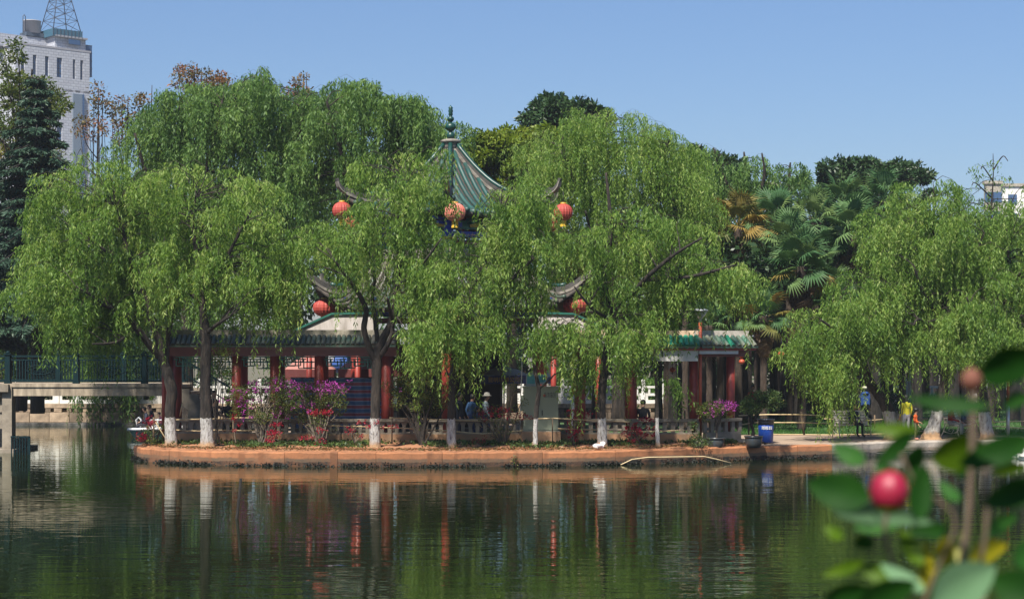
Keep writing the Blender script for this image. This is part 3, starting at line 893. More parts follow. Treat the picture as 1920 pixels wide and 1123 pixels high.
gallery('rightmost gallery bay with dull green tiles and one red column at its end', 1313, 1418, 58.6, 59.5, [1382], [(1313, 1366, tile_mid), (1366, 1378, tile_new), (1378, 1418, tile_mid)], 3.74, top=M_pale_cement, band=[(1313, 1386, .12)], frets=False, pitch=.17, rear=False, colr=.145)
# ------------------------------------------------------------------ hexagonal pavilion
PVX, PVY = XP(845, 66.0), 66.0
def hexdir(k): 
    a = R(-90 + 60 * k); return Vector((math.cos(a), math.sin(a), 0))
def pavilion():
    root = thing('hexagonal_pavilion', 'two-tiered hexagonal pavilion with upturned green tiled roofs and a gourd finial', 'pavilion', (PVX, PVY, GZ))
    def surf(k, u, t, zt, ze, rt, re, lift, pw=1.75):
        d = hexdir(k).lerp(hexdir(k + 1), u); s = abs(2 * u - 1)
        r = rt + (re - rt) * t
        r *= 1 + .09 * s ** 5 * abs(t) ** 3
        z = zt - (zt - ze) * (1 - max(0.0, 1 - t) ** pw) + lift * s ** 4 * t ** 3
        return d * r + Vector((0, 0, z))
    def roof(zt, ze, rt, re, lift, nrow, tilemat):
        for k in range(6):
            m_ = MB(); NU, NT = 16, 10
            vs = [surf(k, i / NU, j / NT, zt, ze, rt, re, lift) for i in range(NU + 1) for j in range(NT + 1)]
            n1 = len(vs)
            vs += [v - Vector((0, 0, .12)) for v in vs]
            fs = []
            q = lambda i, j: i * (NT + 1) + j
            for i in range(NU):
                for j in range(NT):
                    fs.append((q(i, j), q(i, j + 1), q(i + 1, j + 1), q(i + 1, j)))
                    fs.append((n1 + q(i, j), n1 + q(i + 1, j), n1 + q(i + 1, j + 1), n1 + q(i, j + 1)))
                fs.append((q(i, NT), n1 + q(i, NT), n1 + q(i + 1, NT), q(i + 1, NT)))
            m_.add(vs, fs, 0, True)
            part('roof_slope', m_, M_slope, root)
            half = re * .5
            for i in range(nrow):
                x = -half * .95 + 1.9 * half * (i + .5) / nrow
                rho0 = max(rt / re + .02, abs(x) / half + .03)
                if rho0 > .93: continue
                pts = []
                for j in range(8):
                    rho = rho0 + (1.015 - rho0) * j / 7
                    u = .5 + x / (2 * half * rho)
                    t = (rho * re - rt) / (re - rt)
                    pts.append(surf(k, min(max(u, 0), 1), t, zt, ze, rt, re, lift) + Vector((0, 0, .035)))
                r_ = MB(); r_.tube(pts, .092 if zt > 9 else .075, 7)
                o = part('tile_row', r_, tilemat, root)
        # hip ridges
        for k in range(6):
            top = MB(); body = MB(); band = MB(); N = 14
            P0 = []; 
            for j in range(N + 1):
                t = j / N * 1.0
                P0.append(surf(k, 0, t, zt, ze, rt, re, lift))
            tipd = hexdir(k)
            tip = P0[-1]
            P0 += [tip + tipd * .18 + Vector((0, 0, .10)), tip + tipd * .3 + Vector((0, 0, .24)), tip + tipd * .36 + Vector((0, 0, .42))]
            for a, b_ in zip(P0[:-1], P0[1:]):
                up = Vector((0, 0, 1))
                f = .4 if b_.z > tip.z + .05 and b_ is not tip and P0.index(b_) > N else 1
                body.bar(a + up * .15, b_ + up * .15, .13, .24 * f)
                band.bar(a + up * .035, b_ + up * .035, .24, .09 * f)
            top.tube([p + Vector((0, 0, .31)) for p in P0[:N - 2]], .085, 8)
            top.tube([p + Vector((0, 0, .31 - .07 * (i > 3))) for i, p in enumerate(P0[N - 3:])], [.07] * 3 + [.06, .05, .03][:len(P0[N - 3:]) - 3], 8) if len(P0[N - 3:]) == 6 else None
            part('hip_ridge', body, M_ridge_dark, root); part('ridge_band', band, M_ridge, root); part('ridge_cap', top, M_jade, root)
    def Z(py, Y=66.0): return ZP(py, Y) - GZ
    z_ap = Z(283); z_e = Z(402, 63)            # upper roof
    roof(z_ap, z_e, .22, 3.95, .78, 13, M_tile_tower)
    z_ap2 = Z(490); z_e2 = Z(578, 62)
    roof(z_ap2, z_e2, 3.0, 5.15, .95, 20, M_tile_old)
    # ring ridge round the top of the lower roof
    k = MB()
    for i in range(6):
        a, b_ = hexdir(i) * 3.05, hexdir(i + 1) * 3.05; z = Vector((0, 0, z_ap2 + .16))
        k.bar(a + z, b_ + z, .22, .34); 
    part('ring_ridge', k, M_ridge, root)
    k = MB()
    for i in range(6):
        a, b_ = hexdir(i) * 3.08, hexdir(i + 1) * 3.08; z = Vector((0, 0, z_ap2 + .40)); k.tube([a + z, b_ + z], .09, 7)
    part('ring_cap', k, M_jade, root)
    # finial: stone collar, then a gourd of glazed bulbs
    k = MB(); k.lathe([(.24, -.25), (.3, -.1), (.3, .02), (.38, .05), (.38, .12), (.28, .16)], 12, (0, 0, z_ap + .26)); part('finial_collar', k, M_ridge, root)
    z0 = Z(263); sc = (Z(197) - z0)
    prof = []
    def bulb(za, zb, r):
        for j in range(9):
            a = PI * j / 8; prof.append((max(.055, r * math.sin(a)), za + (zb - za) * (1 - math.cos(a)) / 2))
    bulb(0, .245 * sc, .155); prof.append((.10, .25 * sc)); bulb(.25 * sc, .50 * sc, .205); bulb(.515 * sc, .68 * sc, .13)
    prof += [(.06, .69 * sc), (.085, .72 * sc), (.07, .78 * sc), (.095, .82 * sc), (.07, .87 * sc), (.088, .92 * sc), (.03, .96 * sc), (.001, sc)]
    k = MB(); k.lathe(prof, 20, (0, 0, z0)); part('finial', k, M_jade, root)
    # storeys
    for i in range(6):
        c = hexdir(i)
        # lower columns
        k = MB(); k.tube([(0, 0, 0), (0, 0, z_e2 + .6)], .19, 14); o = part('column', k, M_redcol, root, c * 3.9)
        k = MB(); k.lathe([(.28, 0), (.29, .12), (.2, .2)], 14); part('column_base', k, M_concrete, o)
        # upper columns with blue painted necks
        k = MB(); k.tube([(0, 0, z_ap2 - .1), (0, 0, z_e - .2)], .15, 12); part('upper_column', k, M_blue, root, c * 2.85)
        k = MB(); k.lathe([(.17, 0), (.19, .06), (.17, .12)], 12, (0, 0, z_e - .9)); part('gilded_band', k, M_gold, root, c * 2.85)
        d = hexdir(i + 1)
        mid = (c + d) / 2; 
        for (rr, z, h, w, mt, nm) in ((2.85, z_e - .35, .3, .16, M_greenpaint, 'upper_beam'), (2.85, z_e - .68, .2, .14, M_blue, 'upper_beam'), (3.9, z_e2 + .35, .3, .18, M_greenpaint, 'lower_beam'), (3.9, z_e2 - .02, .32, .2, M_blue, 'lower_beam'), (3.9, z_e2 - .38, .12, .14, M_redbeam, 'lower_beam')):
            k = MB(); a_, b2 = c * rr, d * rr; k.bar(a_ + Vector((0, 0, z)), b2 + Vector((0, 0, z)), w, h)
            part(nm, k, mt, root)
        # painted panels on the beams
        for j in range(4):
            t = (j + .5) / 4
            for rr, z, mt in ((2.98, z_e - .35, M_gold if j % 2 else M_blue), (4.03, z_e2 - .02, M_gold if j % 2 else M_greenpaint)):
                k = MB(); p_ = c.lerp(d, t) * rr; q_ = (d - c).normalized() * (rr * .07)
                k.bar(p_ - q_ + Vector((0, 0, z)), p_ + q_ + Vector((0, 0, z)), .03, .16); part('painted_panel', k, mt, root)
        # hanging brackets below eaves
        for rr, z, n_ in ((3.25, z_e - .15, 5), (4.35, z_e2 + .35, 7)):
            for j in range(n_):
                p_ = c.lerp(d, (j + .5) / n_) * rr; k = MB()
                md = mid.normalized()
                k.bar(p_ - md * .3 + Vector((0, 0, z)), p_ + md * .42 + Vector((0, 0, z + .02)), .09, .1); k.bar(p_ - md * .3 + Vector((0, 0, z - .14)), p_ + md * .15 + Vector((0, 0, z - .13)), .08, .1)
                part('eave_bracket', k, (M_blue, M_greenpaint)[j % 2], root)
        # upper balustrade and fretwork
        a_, b2 = c * 2.75, d * 2.75
        k = MB(); zb = z_ap2 + .55
        for zz_ in (0, .3, .62): k.bar(a_ + Vector((0, 0, zb + zz_)), b2 + Vector((0, 0, zb + zz_)), .06, .07)
        for j in range(11): 
            p_ = a_.lerp(b2, (j + .5) / 11); k.bar(p_ + Vector((0, 0, zb)), p_ + Vector((0, 0, zb + .62)), .04, .04)
        part('upper_railing', k, M_redcol, root)
        k = MB(); n_ = 8
        for j in range(n_):
            a3 = (c * 3.9).lerp(d * 3.9, j / n_); b3 = (c * 3.9).lerp(d * 3.9, (j + 1) / n_); lo = z_e2 - (.95 if j % 2 else .75)
            k.bar(a3 + Vector((0, 0, lo)), b3 + Vector((0, 0, lo)), .035, .035); k.bar(a3 + Vector((0, 0, z_e2 - .95)), a3 + Vector((0, 0, z_e2 - .45)), .035, .035)
        part('fretwork', k, M_greenpaint, root)
    # floors, inner core
    k = MB(); pts = [(hexdir(i).x * 4.3, hexdir(i).y * 4.3) for i in range(6)]; k.flat(pts, 0, .16); part('floor', k, M_concrete, root)
    k = MB(); pts = [(hexdir(i).x * 3.0, hexdir(i).y * 3.0) for i in range(6)]; k.flat(pts, z_ap2 - .25, z_ap2 - .05); k.flat([(a * .96, b_ * .96) for a, b_ in pts], z_e - .16, z_e - .05); part('upper_floor', k, M_redbeam, root)
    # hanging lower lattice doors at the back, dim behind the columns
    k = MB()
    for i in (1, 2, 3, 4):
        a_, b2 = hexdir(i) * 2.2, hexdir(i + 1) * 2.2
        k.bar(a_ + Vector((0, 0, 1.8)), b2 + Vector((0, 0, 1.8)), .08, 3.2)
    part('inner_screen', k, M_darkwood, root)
    return z_e + GZ, z_e2 + GZ
ZE1, ZE2 = pavilion()

def gable(label, px, tip, out, Y):
    """white sloping gable wall between the gallery roof and the pavilion"""
    X0 = XP(px, Y); root = thing('gable_wall', label, 'wall', (X0, Y, GZ))
    xt = XP(tip, Y) - X0; xo = XP(out, Y) - X0; zb = ZP(640, Y) - GZ; zt = ZP(591, Y) - GZ; ze = ZP(623, Y) - GZ
    pl = [(xo, zb), (0 if xo < 0 else 0, zb), (0, zt + .03), (xt, zt), (xo, ze)]
    k = MB(); k.prism(pl if xo < 0 else pl[::-1], 0, .22); part('wall', k, M_stained, root)
    k = MB(); k.bar((xt, .1, zt + .05), (xo, .1, ze + .04), .34, .07); k.bar((xt, .1, zt + .05), (0, .1, zt + .08), .34, .07); part('coping', k, M_greenpaint, root)
    for q in (.2, .8):
        k = MB(); k.tube([(xo * q, .1, 0), (xo * q, .1, zb)], .1, 10); part('support', k, M_redcol, root)
gable('stained white gable wall with green coping behind the left gallery roof', 700, 622, 549, 62.3)
gable('white gable wall showing between willow leaves right of the pavilion', 1010, 1075, 1150, 62.3)

# ------------------------------------------------------------------ lanterns
def lantern(label, pos, r, hgt, mat=M_lantern, group='red silk lanterns hung from the pavilion eaves', eave=.5):
    root = thing('lantern', label, 'lantern', pos, 0, group)
    k = MB(); prof = []
    for j in range(11):
        a = -PI / 2 + PI * j / 10; prof.append((max(.12 * r, r * max(0.0, math.cos(a)) ** .8 if j not in (0, 10) else .28 * r), hgt / 2 * math.sin(a)))
    k.lathe(prof, 40, gore=.06, sm=False); part('silk_body', k, mat, root)
    k = MB(); k.lathe([(.3 * r, hgt / 2 - .03), (.3 * r, hgt / 2 + .05)], 14); part('top_cap', k, M_gold, root)
    k = MB(); k.lathe([(.3 * r, -hgt / 2 - .03), (.3 * r, -hgt / 2 + .03)], 14); part('bottom_cap', k, M_gold, root)
    k = MB()
    for j in range(16):
        a = 2 * PI * j / 16; x, y = .26 * r * math.cos(a), .26 * r * math.sin(a)
        k.bar((x, y, -hgt / 2 - .02), (x * 1.1, y * 1.1, -hgt / 2 - .23), .035, .035, up=(1, 0, 0))
    part('tassel', k, M_yellow, root)
    k = MB(); k.tube([(0, 0, hgt / 2), (0, 0, hgt / 2 + eave)], .012, 5); part('cord', k, M_black, root)
names6 = ['front', 'right front', 'right rear', 'rear', 'left rear', 'left front']
def lant(px, py, Y, w, h, label, mat=M_lantern):
    lantern(label, P(px, py, Y), w / 2 * Y / F, h * Y / F, mat, eave=.45)
YF = 66 - 2.3
lant(608, 577, YF, 43, 33, 'large red lantern at the left corner of the lower pavilion roof, above the gable wall')
lant(1079, 572, YF, 47, 32, 'large red lantern at the right corner of the lower pavilion roof')
lant(1056, 398, YF, 36, 31, 'red lantern at the right front corner of the upper pavilion roof')
lant(1029, 421, 68.3, 34, 30, 'red lantern just below and left of the upper right corner lantern')
lant(641, 395, YF, 36, 32, 'red lantern at the left front corner of the upper pavilion roof')
lant(657, 421, 68.3, 34, 30, 'red lantern behind leaves at the left rear corner of the upper pavilion roof')
lant(853, 398, 61.7, 40, 34, 'overexposed pink lantern with yellow fringe hanging at the front corner under the roof tip', M_lantern_pale)
lant(843, 410, 64.6, 32, 30, 'darker red lantern half behind the overexposed pink one at the pavilion front')
lant(850, 600, 60.8, 40, 32, 'red lantern hidden in willow leaves at the front of the lower pavilion roof')
g2 = 'small red lanterns strung between the trees'
for (px, py, Y, r_, lb) in ((1261, 693, 61, 6, 'small orange-red lantern hanging beneath the white gallery fascia'), (1390, 667, 63, 5.5, 'upper of two tiny red lanterns beside the end column'), (1391, 678, 63, 6, 'lower of two tiny red lanterns beside the end column'), (1465, 664, 62.5, 6.5, 'small orange-red lantern at the edge of the hanging willow leaves')):
    root = thing('small_lantern', lb, 'lantern', P(px, py, Y), 0, g2); rr = r_ * Y / F
    k = MB(); k.lathe([(.3 * rr, -rr * .8), (.8 * rr, -rr * .5), (rr, 0), (.8 * rr, rr * .5), (.3 * rr, rr * .8)], 16, gore=.05); part('silk_body', k, M_orangepole, root)
    k = MB(); k.tube([(0, 0, rr * .8), (0, 0, rr * .8 + .5)], .008, 4); k.tube([(0, 0, -rr * .8), (0, 0, -rr * 1.6)], .02, 5); part('cord', k, M_black, root)

# ================================================================== TREES
def curve_tube(k, pts, radii, rnd, n=9, sub=5, jit=.16):
    sp = smooth_path(pts, sub); rr = np.interp(np.linspace(0, 1, len(sp)), np.linspace(0, 1, len(radii)), radii)
    k.tube(sp, list(rr), n, jit=jit, rnd=rnd, caps=True)
    return sp
def spread(rng, e, n):
    """roughly even random points in an ellipse"""
    out = []
    for _ in range(n):
        best = None; bd = -1
        for _ in range(8):
            a = rng.random() * 2 * PI; r = math.sqrt(rng.random())
            p = (e[0] + e[2] * r * math.cos(a), e[1] + e[3] * r * math.sin(a))
            d = min([(p[0] - q[0]) ** 2 + (p[1] - q[1]) ** 2 for q in out[-40:]] or [1e9])
            if d > bd: bd = d; best = p
        out.append(best)
    return out
def willow_crown(rng, clumps, ll=.10, lw=.026, per=26, dens=22, droop=1.0, spread_=1.0):
    """clumps: (x, y, z, reach, hang length, azimuth). Each is a bough arching out and down;
    long thin strands hang from it, leaves all along them."""
    Ps, Ds, Ts, Ls = [], [], [], []
    for (cx, cy, cz, cr, hl, baz) in clumps:
        n = max(8, int(per * 1.12 * (cr * 2.6) * (.7 + .6 * rng.random())))
        ctone = rng.normal(0, .10)
        u = rng.random(n) ** .8                                   # place along the bough
        A = cr * 2.3; dr = rng.uniform(.25, .8)
        bo = A * (u - .25); lat = rng.normal(0, .12 + .10 * cr, n)
        ca, sa = math.cos(baz), math.sin(baz)
        rise = A * (.32 * np.sin(np.minimum(u * 1.6, 1.57)) - dr * u * u * .75)
        st = np.stack([cx + ca * bo - sa * lat, cy + sa * bo + ca * lat, cz + rise + rng.normal(0, .05, n)], 1)
        L = hl * (.35 + .95 * rng.random(n) ** 1.3) * droop
        L = L * np.where(rng.random(n) < .09, 1.75, 1.0)
        az = baz + rng.normal(0, 1.1, n); od = np.stack([np.cos(az), np.sin(az)], 1)
        m = np.maximum(5, (L * dens * 1.25).astype(int)); M = int(m.max())
        s = (np.arange(M)[None, :] + rng.random((n, M))) / m[:, None]
        ok = s < 1.0
        so = np.clip(s, 0, 1)
        out = ((.10 + .16 * rng.random(n)) * (.6 + cr) * spread_)[:, None] * (1 - np.exp(-4 * so))
        up = (.08 * rng.random(n))[:, None] * np.sin(np.minimum(so * 5, PI))
        sway = (.02 + .035 * rng.random(n))[:, None] * np.sin(so * (2 + 3 * rng.random(n))[:, None] + rng.random(n)[:, None] * 6) * L[:, None]
        x = st[:, 0:1] + od[:, 0:1] * out - od[:, 1:2] * sway
        y = st[:, 1:2] + od[:, 1:2] * out + od[:, 0:1] * sway
        z = st[:, 2:3] + up - L[:, None] * so ** 1.15
        Pp = np.stack([x, y, z], 2)[ok] + rng.normal(0, .012, (int(ok.sum()), 3))
        k = len(Pp)
        a2 = rng.random(k) * 2 * PI
        D = np.stack([np.cos(a2) * .55, np.sin(a2) * .55, -np.full(k, .85) + .3 * rng.normal(size=k)], 1)
        Ps.append(Pp); Ds.append(unit(D))
        stt = np.repeat(rng.normal(0, .13, n), ok.sum(1))
        Ts.append(.47 + ctone + stt + rng.normal(0, .15, k))
        Ls.append(ll * (.45 + 1.05 * rng.random(k) ** 1.4))
    Pn = np.concatenate(Ps); D = np.concatenate(Ds); T = np.concatenate(Ts); L = np.concatenate(Ls)
    return leaves(rng, Pn, D, L, L * (lw / ll)), T
NLEAF = [0]
GAPPED = True
# openings in the crowns: (x, y, half width, reach above, reach below)
GAPS = [(604, 580, 52, 105, 26), (1082, 575, 52, 110, 26), (1052, 405, 42, 80, 26), (641, 398, 30, 60, 16), (855, 400, 24, 50, 26), (864, 345, 44, 90, 60), (1012, 760, 36, 110, 40), (1330, 632, 100, 80, 50), (1316, 585, 34, 60, 30), (620, 612, 50, 60, 20), (1262, 665, 40, 40, 40), (845, 450, 12, 50, 30), (1160, 730, 30, 60, 60)]
def willow(label, base, limbs, ells, mat=M_willow, seed=1, Y=56.5, depth=1.6, cr=(20, 40), hang=(60, 110), per=26, dens=22, ll=.135, lw=.034,
           paint=True, z0=GZ - .03, group=None, lm=1.0, hm=.72, cm=.61, tw=1.0, twigs=True, name='willow_tree', flare=1.5, barkm=None):
    """limbs: [(pts [(px,py,dy)], radii px)], first one is the trunk. ells: [(px,py,rx,ry,n[,dy])]"""
    rng = np.random.default_rng(seed); rnd = random.Random(seed)
    bx, by = XP(base[0], Y), Y
    root = thing(name, label, 'tree', (bx, by, z0), 0, group)
    k = MB(); nodes = []
    o = np.array((bx, by, z0))
    for li, (pts, rad) in enumerate(limbs):
        w = [np.array(P(p[0], p[1], Y + (p[2] if len(p) > 2 else 0))) - o for p in pts]
        rr = [r_ * Y / F for r_ in rad]
        if li > 0:
            q0 = np.linspace(0, 1, len(w))
            w = [a - np.array((0, depth * .6 * q, 0)) for a, q in zip(w, q0)]
        if li == 0:
            w[0][2] = 0
            rr = [rr[0] * flare, rr[0] * 1.08] + rr[1:]
            w = [w[0], w[0] * .8 + w[1] * .2] + w[1:]
            w[1][2] = max(w[1][2], .22)
            w.insert(0, w[0] - np.array((0, 0, .15))); rr.insert(0, rr[0] * 1.15)
            rr2 = rr
        sp = curve_tube(k, w, rr, rnd, 12 if li == 0 else 8)
        ri = np.interp(np.linspace(0, 1, len(sp)), np.linspace(0, 1, len(rr)), rr)
        nodes += [(p, r_) for p, r_ in zip(sp[len(sp) // 3:], ri[len(sp) // 3:])]
    part('trunk', k, barkm or (M_bark_painted if paint else M_bark), root)
    clumps = []
    for e in ells:
        dy0 = e[5] if len(e) > 5 else 0
        for (px, py) in spread(rng, e, int(round(e[4] * cm))):
            if GAPPED and any(abs(px - z_[0]) < z_[2] and z_[1] - z_[3] < py < z_[1] + z_[4] for z_ in GAPS): continue
            # deeper spread in the crown's middle
            q = 1 - (((px - e[0]) / e[2]) ** 2 + ((py - e[1]) / e[3]) ** 2)
            dy = dy0 + (rng.random() * 2 - 1) * depth * (.35 + .65 * math.sqrt(max(q, 0)))
            YY = Y + dy
            c = np.array(P(px, py, YY)) - o
            dx_ = c[0] - np.mean([p[0] for p, r_ in nodes]); az0 = math.atan2(dy - .4, dx_ * .9) + rng.normal(0, .7)
            big = rng.random() ** 1.6
            clumps.append((c[0], c[1], c[2], (cr[0] + (cr[1] - cr[0]) * big) * Y / F, hm * rng.uniform(*hang) * (.7 + .7 * rng.random() ** 2) * Y / F, az0))
    V, T = willow_crown(rng, clumps, ll, lw, per, dens)
    NLEAF[0] += len(V)
    part('crown', quadmesh('crown', V, T, mat), None, root)
    if twigs:
        k = MB()
        for (cx, cy, cz, r_, hl, baz) in clumps:
            c = np.array((cx - math.cos(baz) * r_ * .55, cy - math.sin(baz) * r_ * .55, cz)); bv = np.array((math.cos(baz), math.sin(baz), 0))
            cand = [(np.linalg.norm(p - c) + (max(0, p[2] - c[2]) * 1.2), i) for i, (p, q) in enumerate(nodes)]
            d, i = min(cand); p, pr = nodes[i]
            mid = (p + c) / 2 + np.array((0, 0, .12 * d)) + rng.normal(size=3) * .07 * d
            r0 = min(pr * .6, .022 + .011 * d)
            k.tube(smooth_path([p, mid, c], 3), list(np.linspace(r0, .010, 7)), 5, caps=False)
            A_ = r_ * 2.3; k.tube([c, c + bv * A_ * .35 + np.array((0, 0, A_ * .22)), c + bv * A_ * .7 + np.array((0, 0, A_ * .12)), c + bv * A_ * .95 - np.array((0, 0, A_ * .1))], [.011 * tw, .010 * tw, .008 * tw, .004 * tw], 4, caps=False)
        part('branches', k, M_bark, root)
    return root

# front row on the island: whitewashed trunks
willow('large leaning willow at the left tip of the island, forking low over the footbridge', (321, 834), 
    [([(321, 834), (319, 770), (322, 735), (314, 700), (306, 676), (296, 655)], [11, 10, 10, 10, 9, 8]),
     ([(300, 668), (280, 640), (262, 610), (253, 590)], [8, 7, 6, 4]),
     ([(312, 690), (306, 655), (292, 610), (284, 575), (268, 520), (250, 470), (240, 428, .3), (232, 395, .4)], [8.5, 8, 7, 6, 5.5, 5, 4, 2.5]),
     ([(311, 690), (318, 640, .3), (330, 600, .5), (340, 560, .7)], [6, 5.5, 4, 2.5]),
     ([(272, 540), (235, 500, -.3), (205, 470, -.5), (165, 440, -.6)], [4, 3.2, 2.6, 1.5]), ([(253, 592), (215, 580, -.5), (190, 560, -.8), (160, 540, -1)], [4, 3.2, 2.5, 1.4]), ([(262, 605), (230, 640, -.5), (190, 645, -1)], [3.4, 2.6, 1.3])],
    [(190, 335, 95, 50, 26), (128, 420, 72, 70, 26), (230, 420, 85, 95, 38), (112, 500, 52, 62, 18), (175, 530, 105, 80, 38), (255, 520, 55, 45, 13), (150, 590, 66, 30, 14), (240, 582, 40, 18, 5, -.4)],
    seed=2, Y=57.2, depth=2.0, hang=(55, 100))
willow('dark-trunked willow second from the left with an upright crown', (389, 836),
    [([(389, 836), (386, 760), (385, 700), (386, 650), (384, 615), (380, 575), (383, 520), (368, 470), (362, 420), (366, 370)], [12, 10.5, 10, 10, 9, 6.5, 5, 4, 3, 2]),
     ([(386, 625), (410, 610), (440, 595, -.4)], [5, 3.5, 2]), ([(380, 570), (330, 520, .5), (310, 470, .8)], [4, 3, 1.5]), ([(383, 560), (420, 500, -.5), (455, 440, -.5), (480, 400, -.5)], [4.5, 3.5, 2.8, 1.5]), ([(395, 525), (398, 490), (395, 450)], [3, 2, 1])],
    [(365, 360, 80, 55, 24), (455, 395, 60, 45, 18), (340, 460, 85, 65, 30), (450, 480, 80, 65, 32), (390, 530, 82, 42, 22), (490, 525, 46, 42, 14)],
    seed=3, Y=56.6, depth=1.7, hang=(50, 95))
willow('forked willow with whitewashed trunk before the striped tarp, left of the pavilion', (703, 841),
    [([(703, 841), (703, 790), (705, 740), (706, 700), (707, 665), (716, 640), (735, 600), (740, 550), (748, 500), (752, 430), (765, 340)], [10, 9.5, 9, 9, 9, 8, 6, 5, 4, 3, 1.6]),
     ([(705, 680), (692, 650), (684, 615), (688, 580), (668, 540, -.4), (650, 515, -.6), (632, 490, -.8)], [6.5, 6, 5.5, 5, 4, 3, 1.8]),
     ([(712, 668), (727, 648), (738, 620), (735, 590), (730, 560, -.6)], [5, 4.5, 4, 3.5, 2]),
     ([(708, 640), (700, 560, .3), (705, 520, .3), (695, 470, .4)], [4.5, 3.5, 3, 1.5]), ([(742, 540), (790, 500, -.6), (830, 450, -.8)], [3.5, 2.6, 1.3])],
    [(792, 330, 22, 50, 9, .2), (745, 325, 55, 50, 18, .2), (775, 380, 38, 40, 10), (700, 350, 50, 45, 14), (700, 420, 60, 38, 17), (590, 470, 50, 48, 18), (650, 480, 70, 60, 28), (760, 450, 55, 60, 20), (575, 505, 28, 18, 4), (690, 545, 85, 28, 16), (780, 520, 45, 45, 14), (785, 620, 30, 38, 9, -.7)],
    seed=4, Y=56.3, depth=1.5, hang=(45, 85), per=24)
willow('willow with a thin dark trunk hanging low before the pavilion centre', (847, 842),
    [([(847, 842), (846, 790), (847, 740), (850, 690), (858, 640), (872, 590), (885, 540), (905, 500), (930, 450), (940, 400)], [8.5, 7.5, 7, 6.5, 6, 5.5, 5, 4.5, 3.5, 2]),
     ([(856, 650), (835, 600, -.4), (820, 560, -.6), (815, 500, -.6)], [4.5, 3.5, 3, 1.8]), ([(885, 560), (940, 540, -.4), (985, 500, -.6), (1002, 485, -.6)], [4.5, 3.5, 3, 1.6]), ([(862, 640), (845, 700, -1.2), (838, 690, -1.3)], [3, 2.2, 1])],
    [(968, 352, 34, 26, 12), (950, 385, 45, 40, 17), (905, 435, 60, 45, 22), (985, 440, 45, 45, 15), (880, 510, 70, 55, 28), (960, 520, 60, 40, 18), (850, 580, 72, 48, 26, -.4), (830, 640, 50, 36, 14, -.6), (895, 620, 38, 26, 8, -.4)],
    seed=5, Y=56.0, depth=1.4, hang=(60, 115), per=24)
willow('big spreading willow right of centre whose crown hangs over the white gallery fascia', (1129, 846),
    [([(1129, 846), (1129, 800), (1127, 760), (1132, 700), (1140, 650), (1150, 600), (1160, 565)], [9, 8.5, 8, 8, 8, 8, 7]),
     ([(1150, 590), (1135, 550), (1130, 500, .4), (1142, 450, .6), (1140, 390, .8), (1133, 330, 1)], [7, 6, 5.5, 4.5, 3.5, 2]),
     ([(1158, 570), (1190, 545, -.3), (1212, 520, -.5), (1260, 480, -.8), (1310, 450, -1)], [6, 5, 4.5, 3, 1.6]),
     ([(1130, 505), (1110, 450, -.3), (1095, 400, -.5)], [4, 3, 1.4]), ([(1205, 525), (1290, 520, -.8), (1370, 500, -1)], [4, 3, 1.5]), ([(1148, 600), (1110, 580, -.6), (1075, 540, -.8)], [3.5, 2.8, 1.4])],
    [(1110, 470, 50, 50, 16, -.2), (1190, 450, 60, 60, 26), (1258, 465, 56, 52, 22), (1290, 540, 55, 42, 20), (1365, 515, 40, 30, 13, -.5), (1180, 550, 80, 50, 26), (1110, 600, 60, 45, 18, -.5), (1200, 620, 50, 30, 12, -.5), (1075, 530, 24, 45, 8, -.3), (1140, 670, 36, 36, 10, -.9)],
    seed=6, Y=56.4, depth=1.7, hang=(55, 105), per=24)
willow('young willow sapling with whitewashed stem beside the electrical cabinet', (1004, 844),
    [([(1004, 844), (1004, 800), (1007, 760), (1010, 728), (1004, 700), (1000, 670), (996, 630)], [4.5, 4, 4.5, 4, 3.5, 2.5, 1.5]), ([(1010, 728), (1028, 714), (1040, 700)], [2.5, 1.8, 1])],
    [(1010, 655, 50, 28, 10), (1040, 620, 40, 28, 8), (985, 690, 25, 15, 3), (1035, 690, 30, 18, 4)], seed=7, Y=55.8, depth=.7, cr=(16, 26), hang=(30, 60), per=32)
willow('second whitewashed sapling with a drooping spray of leaves left of the lamp post', (1234, 838),
    [([(1234, 838), (1232, 800), (1232, 760), (1230, 700), (1226, 660), (1222, 620)], [4, 3.6, 3.4, 3.2, 2.5, 1.5])],
    [(1215, 660, 34, 40, 11), (1246, 690, 18, 26, 4), (1262, 700, 10, 10, 1)], seed=8, Y=56.6, depth=.6, cr=(16, 28), hang=(35, 80), per=30)

# right shore willows
willow('old twisted willow leaning left from the right shore, with a pruned stump beside it', (1680, 822),
    [([(1672, 815), (1670, 790), (1662, 762), (1648, 740), (1634, 722), (1622, 690), (1610, 640), (1590, 590), (1575, 555)], [11, 12, 11, 10, 9, 7, 6, 4.5, 3]),
     ([(1676, 812, .2), (1680, 785, .6), (1681, 764, 1.0)], [9, 8, 8]), ([(1625, 700), (1600, 660, -.8), (1560, 620, -1.2), (1530, 600, -1.4)], [5, 4, 3, 1.5]), ([(1612, 650), (1640, 580, .4), (1655, 520, .5)], [4, 3, 1.5])],
    [(1610, 545, 40, 36, 14, -.5), (1568, 600, 34, 40, 14, -1.2), (1600, 620, 52, 50, 24, -1), (1530, 660, 42, 35, 14, -1.5), (1590, 690, 30, 28, 8, -1.5), (1640, 560, 40, 50, 14), (1650, 630, 36, 40, 10, -.6)],
    seed=9, Y=63.0, depth=1.4, hang=(55, 100), per=24)
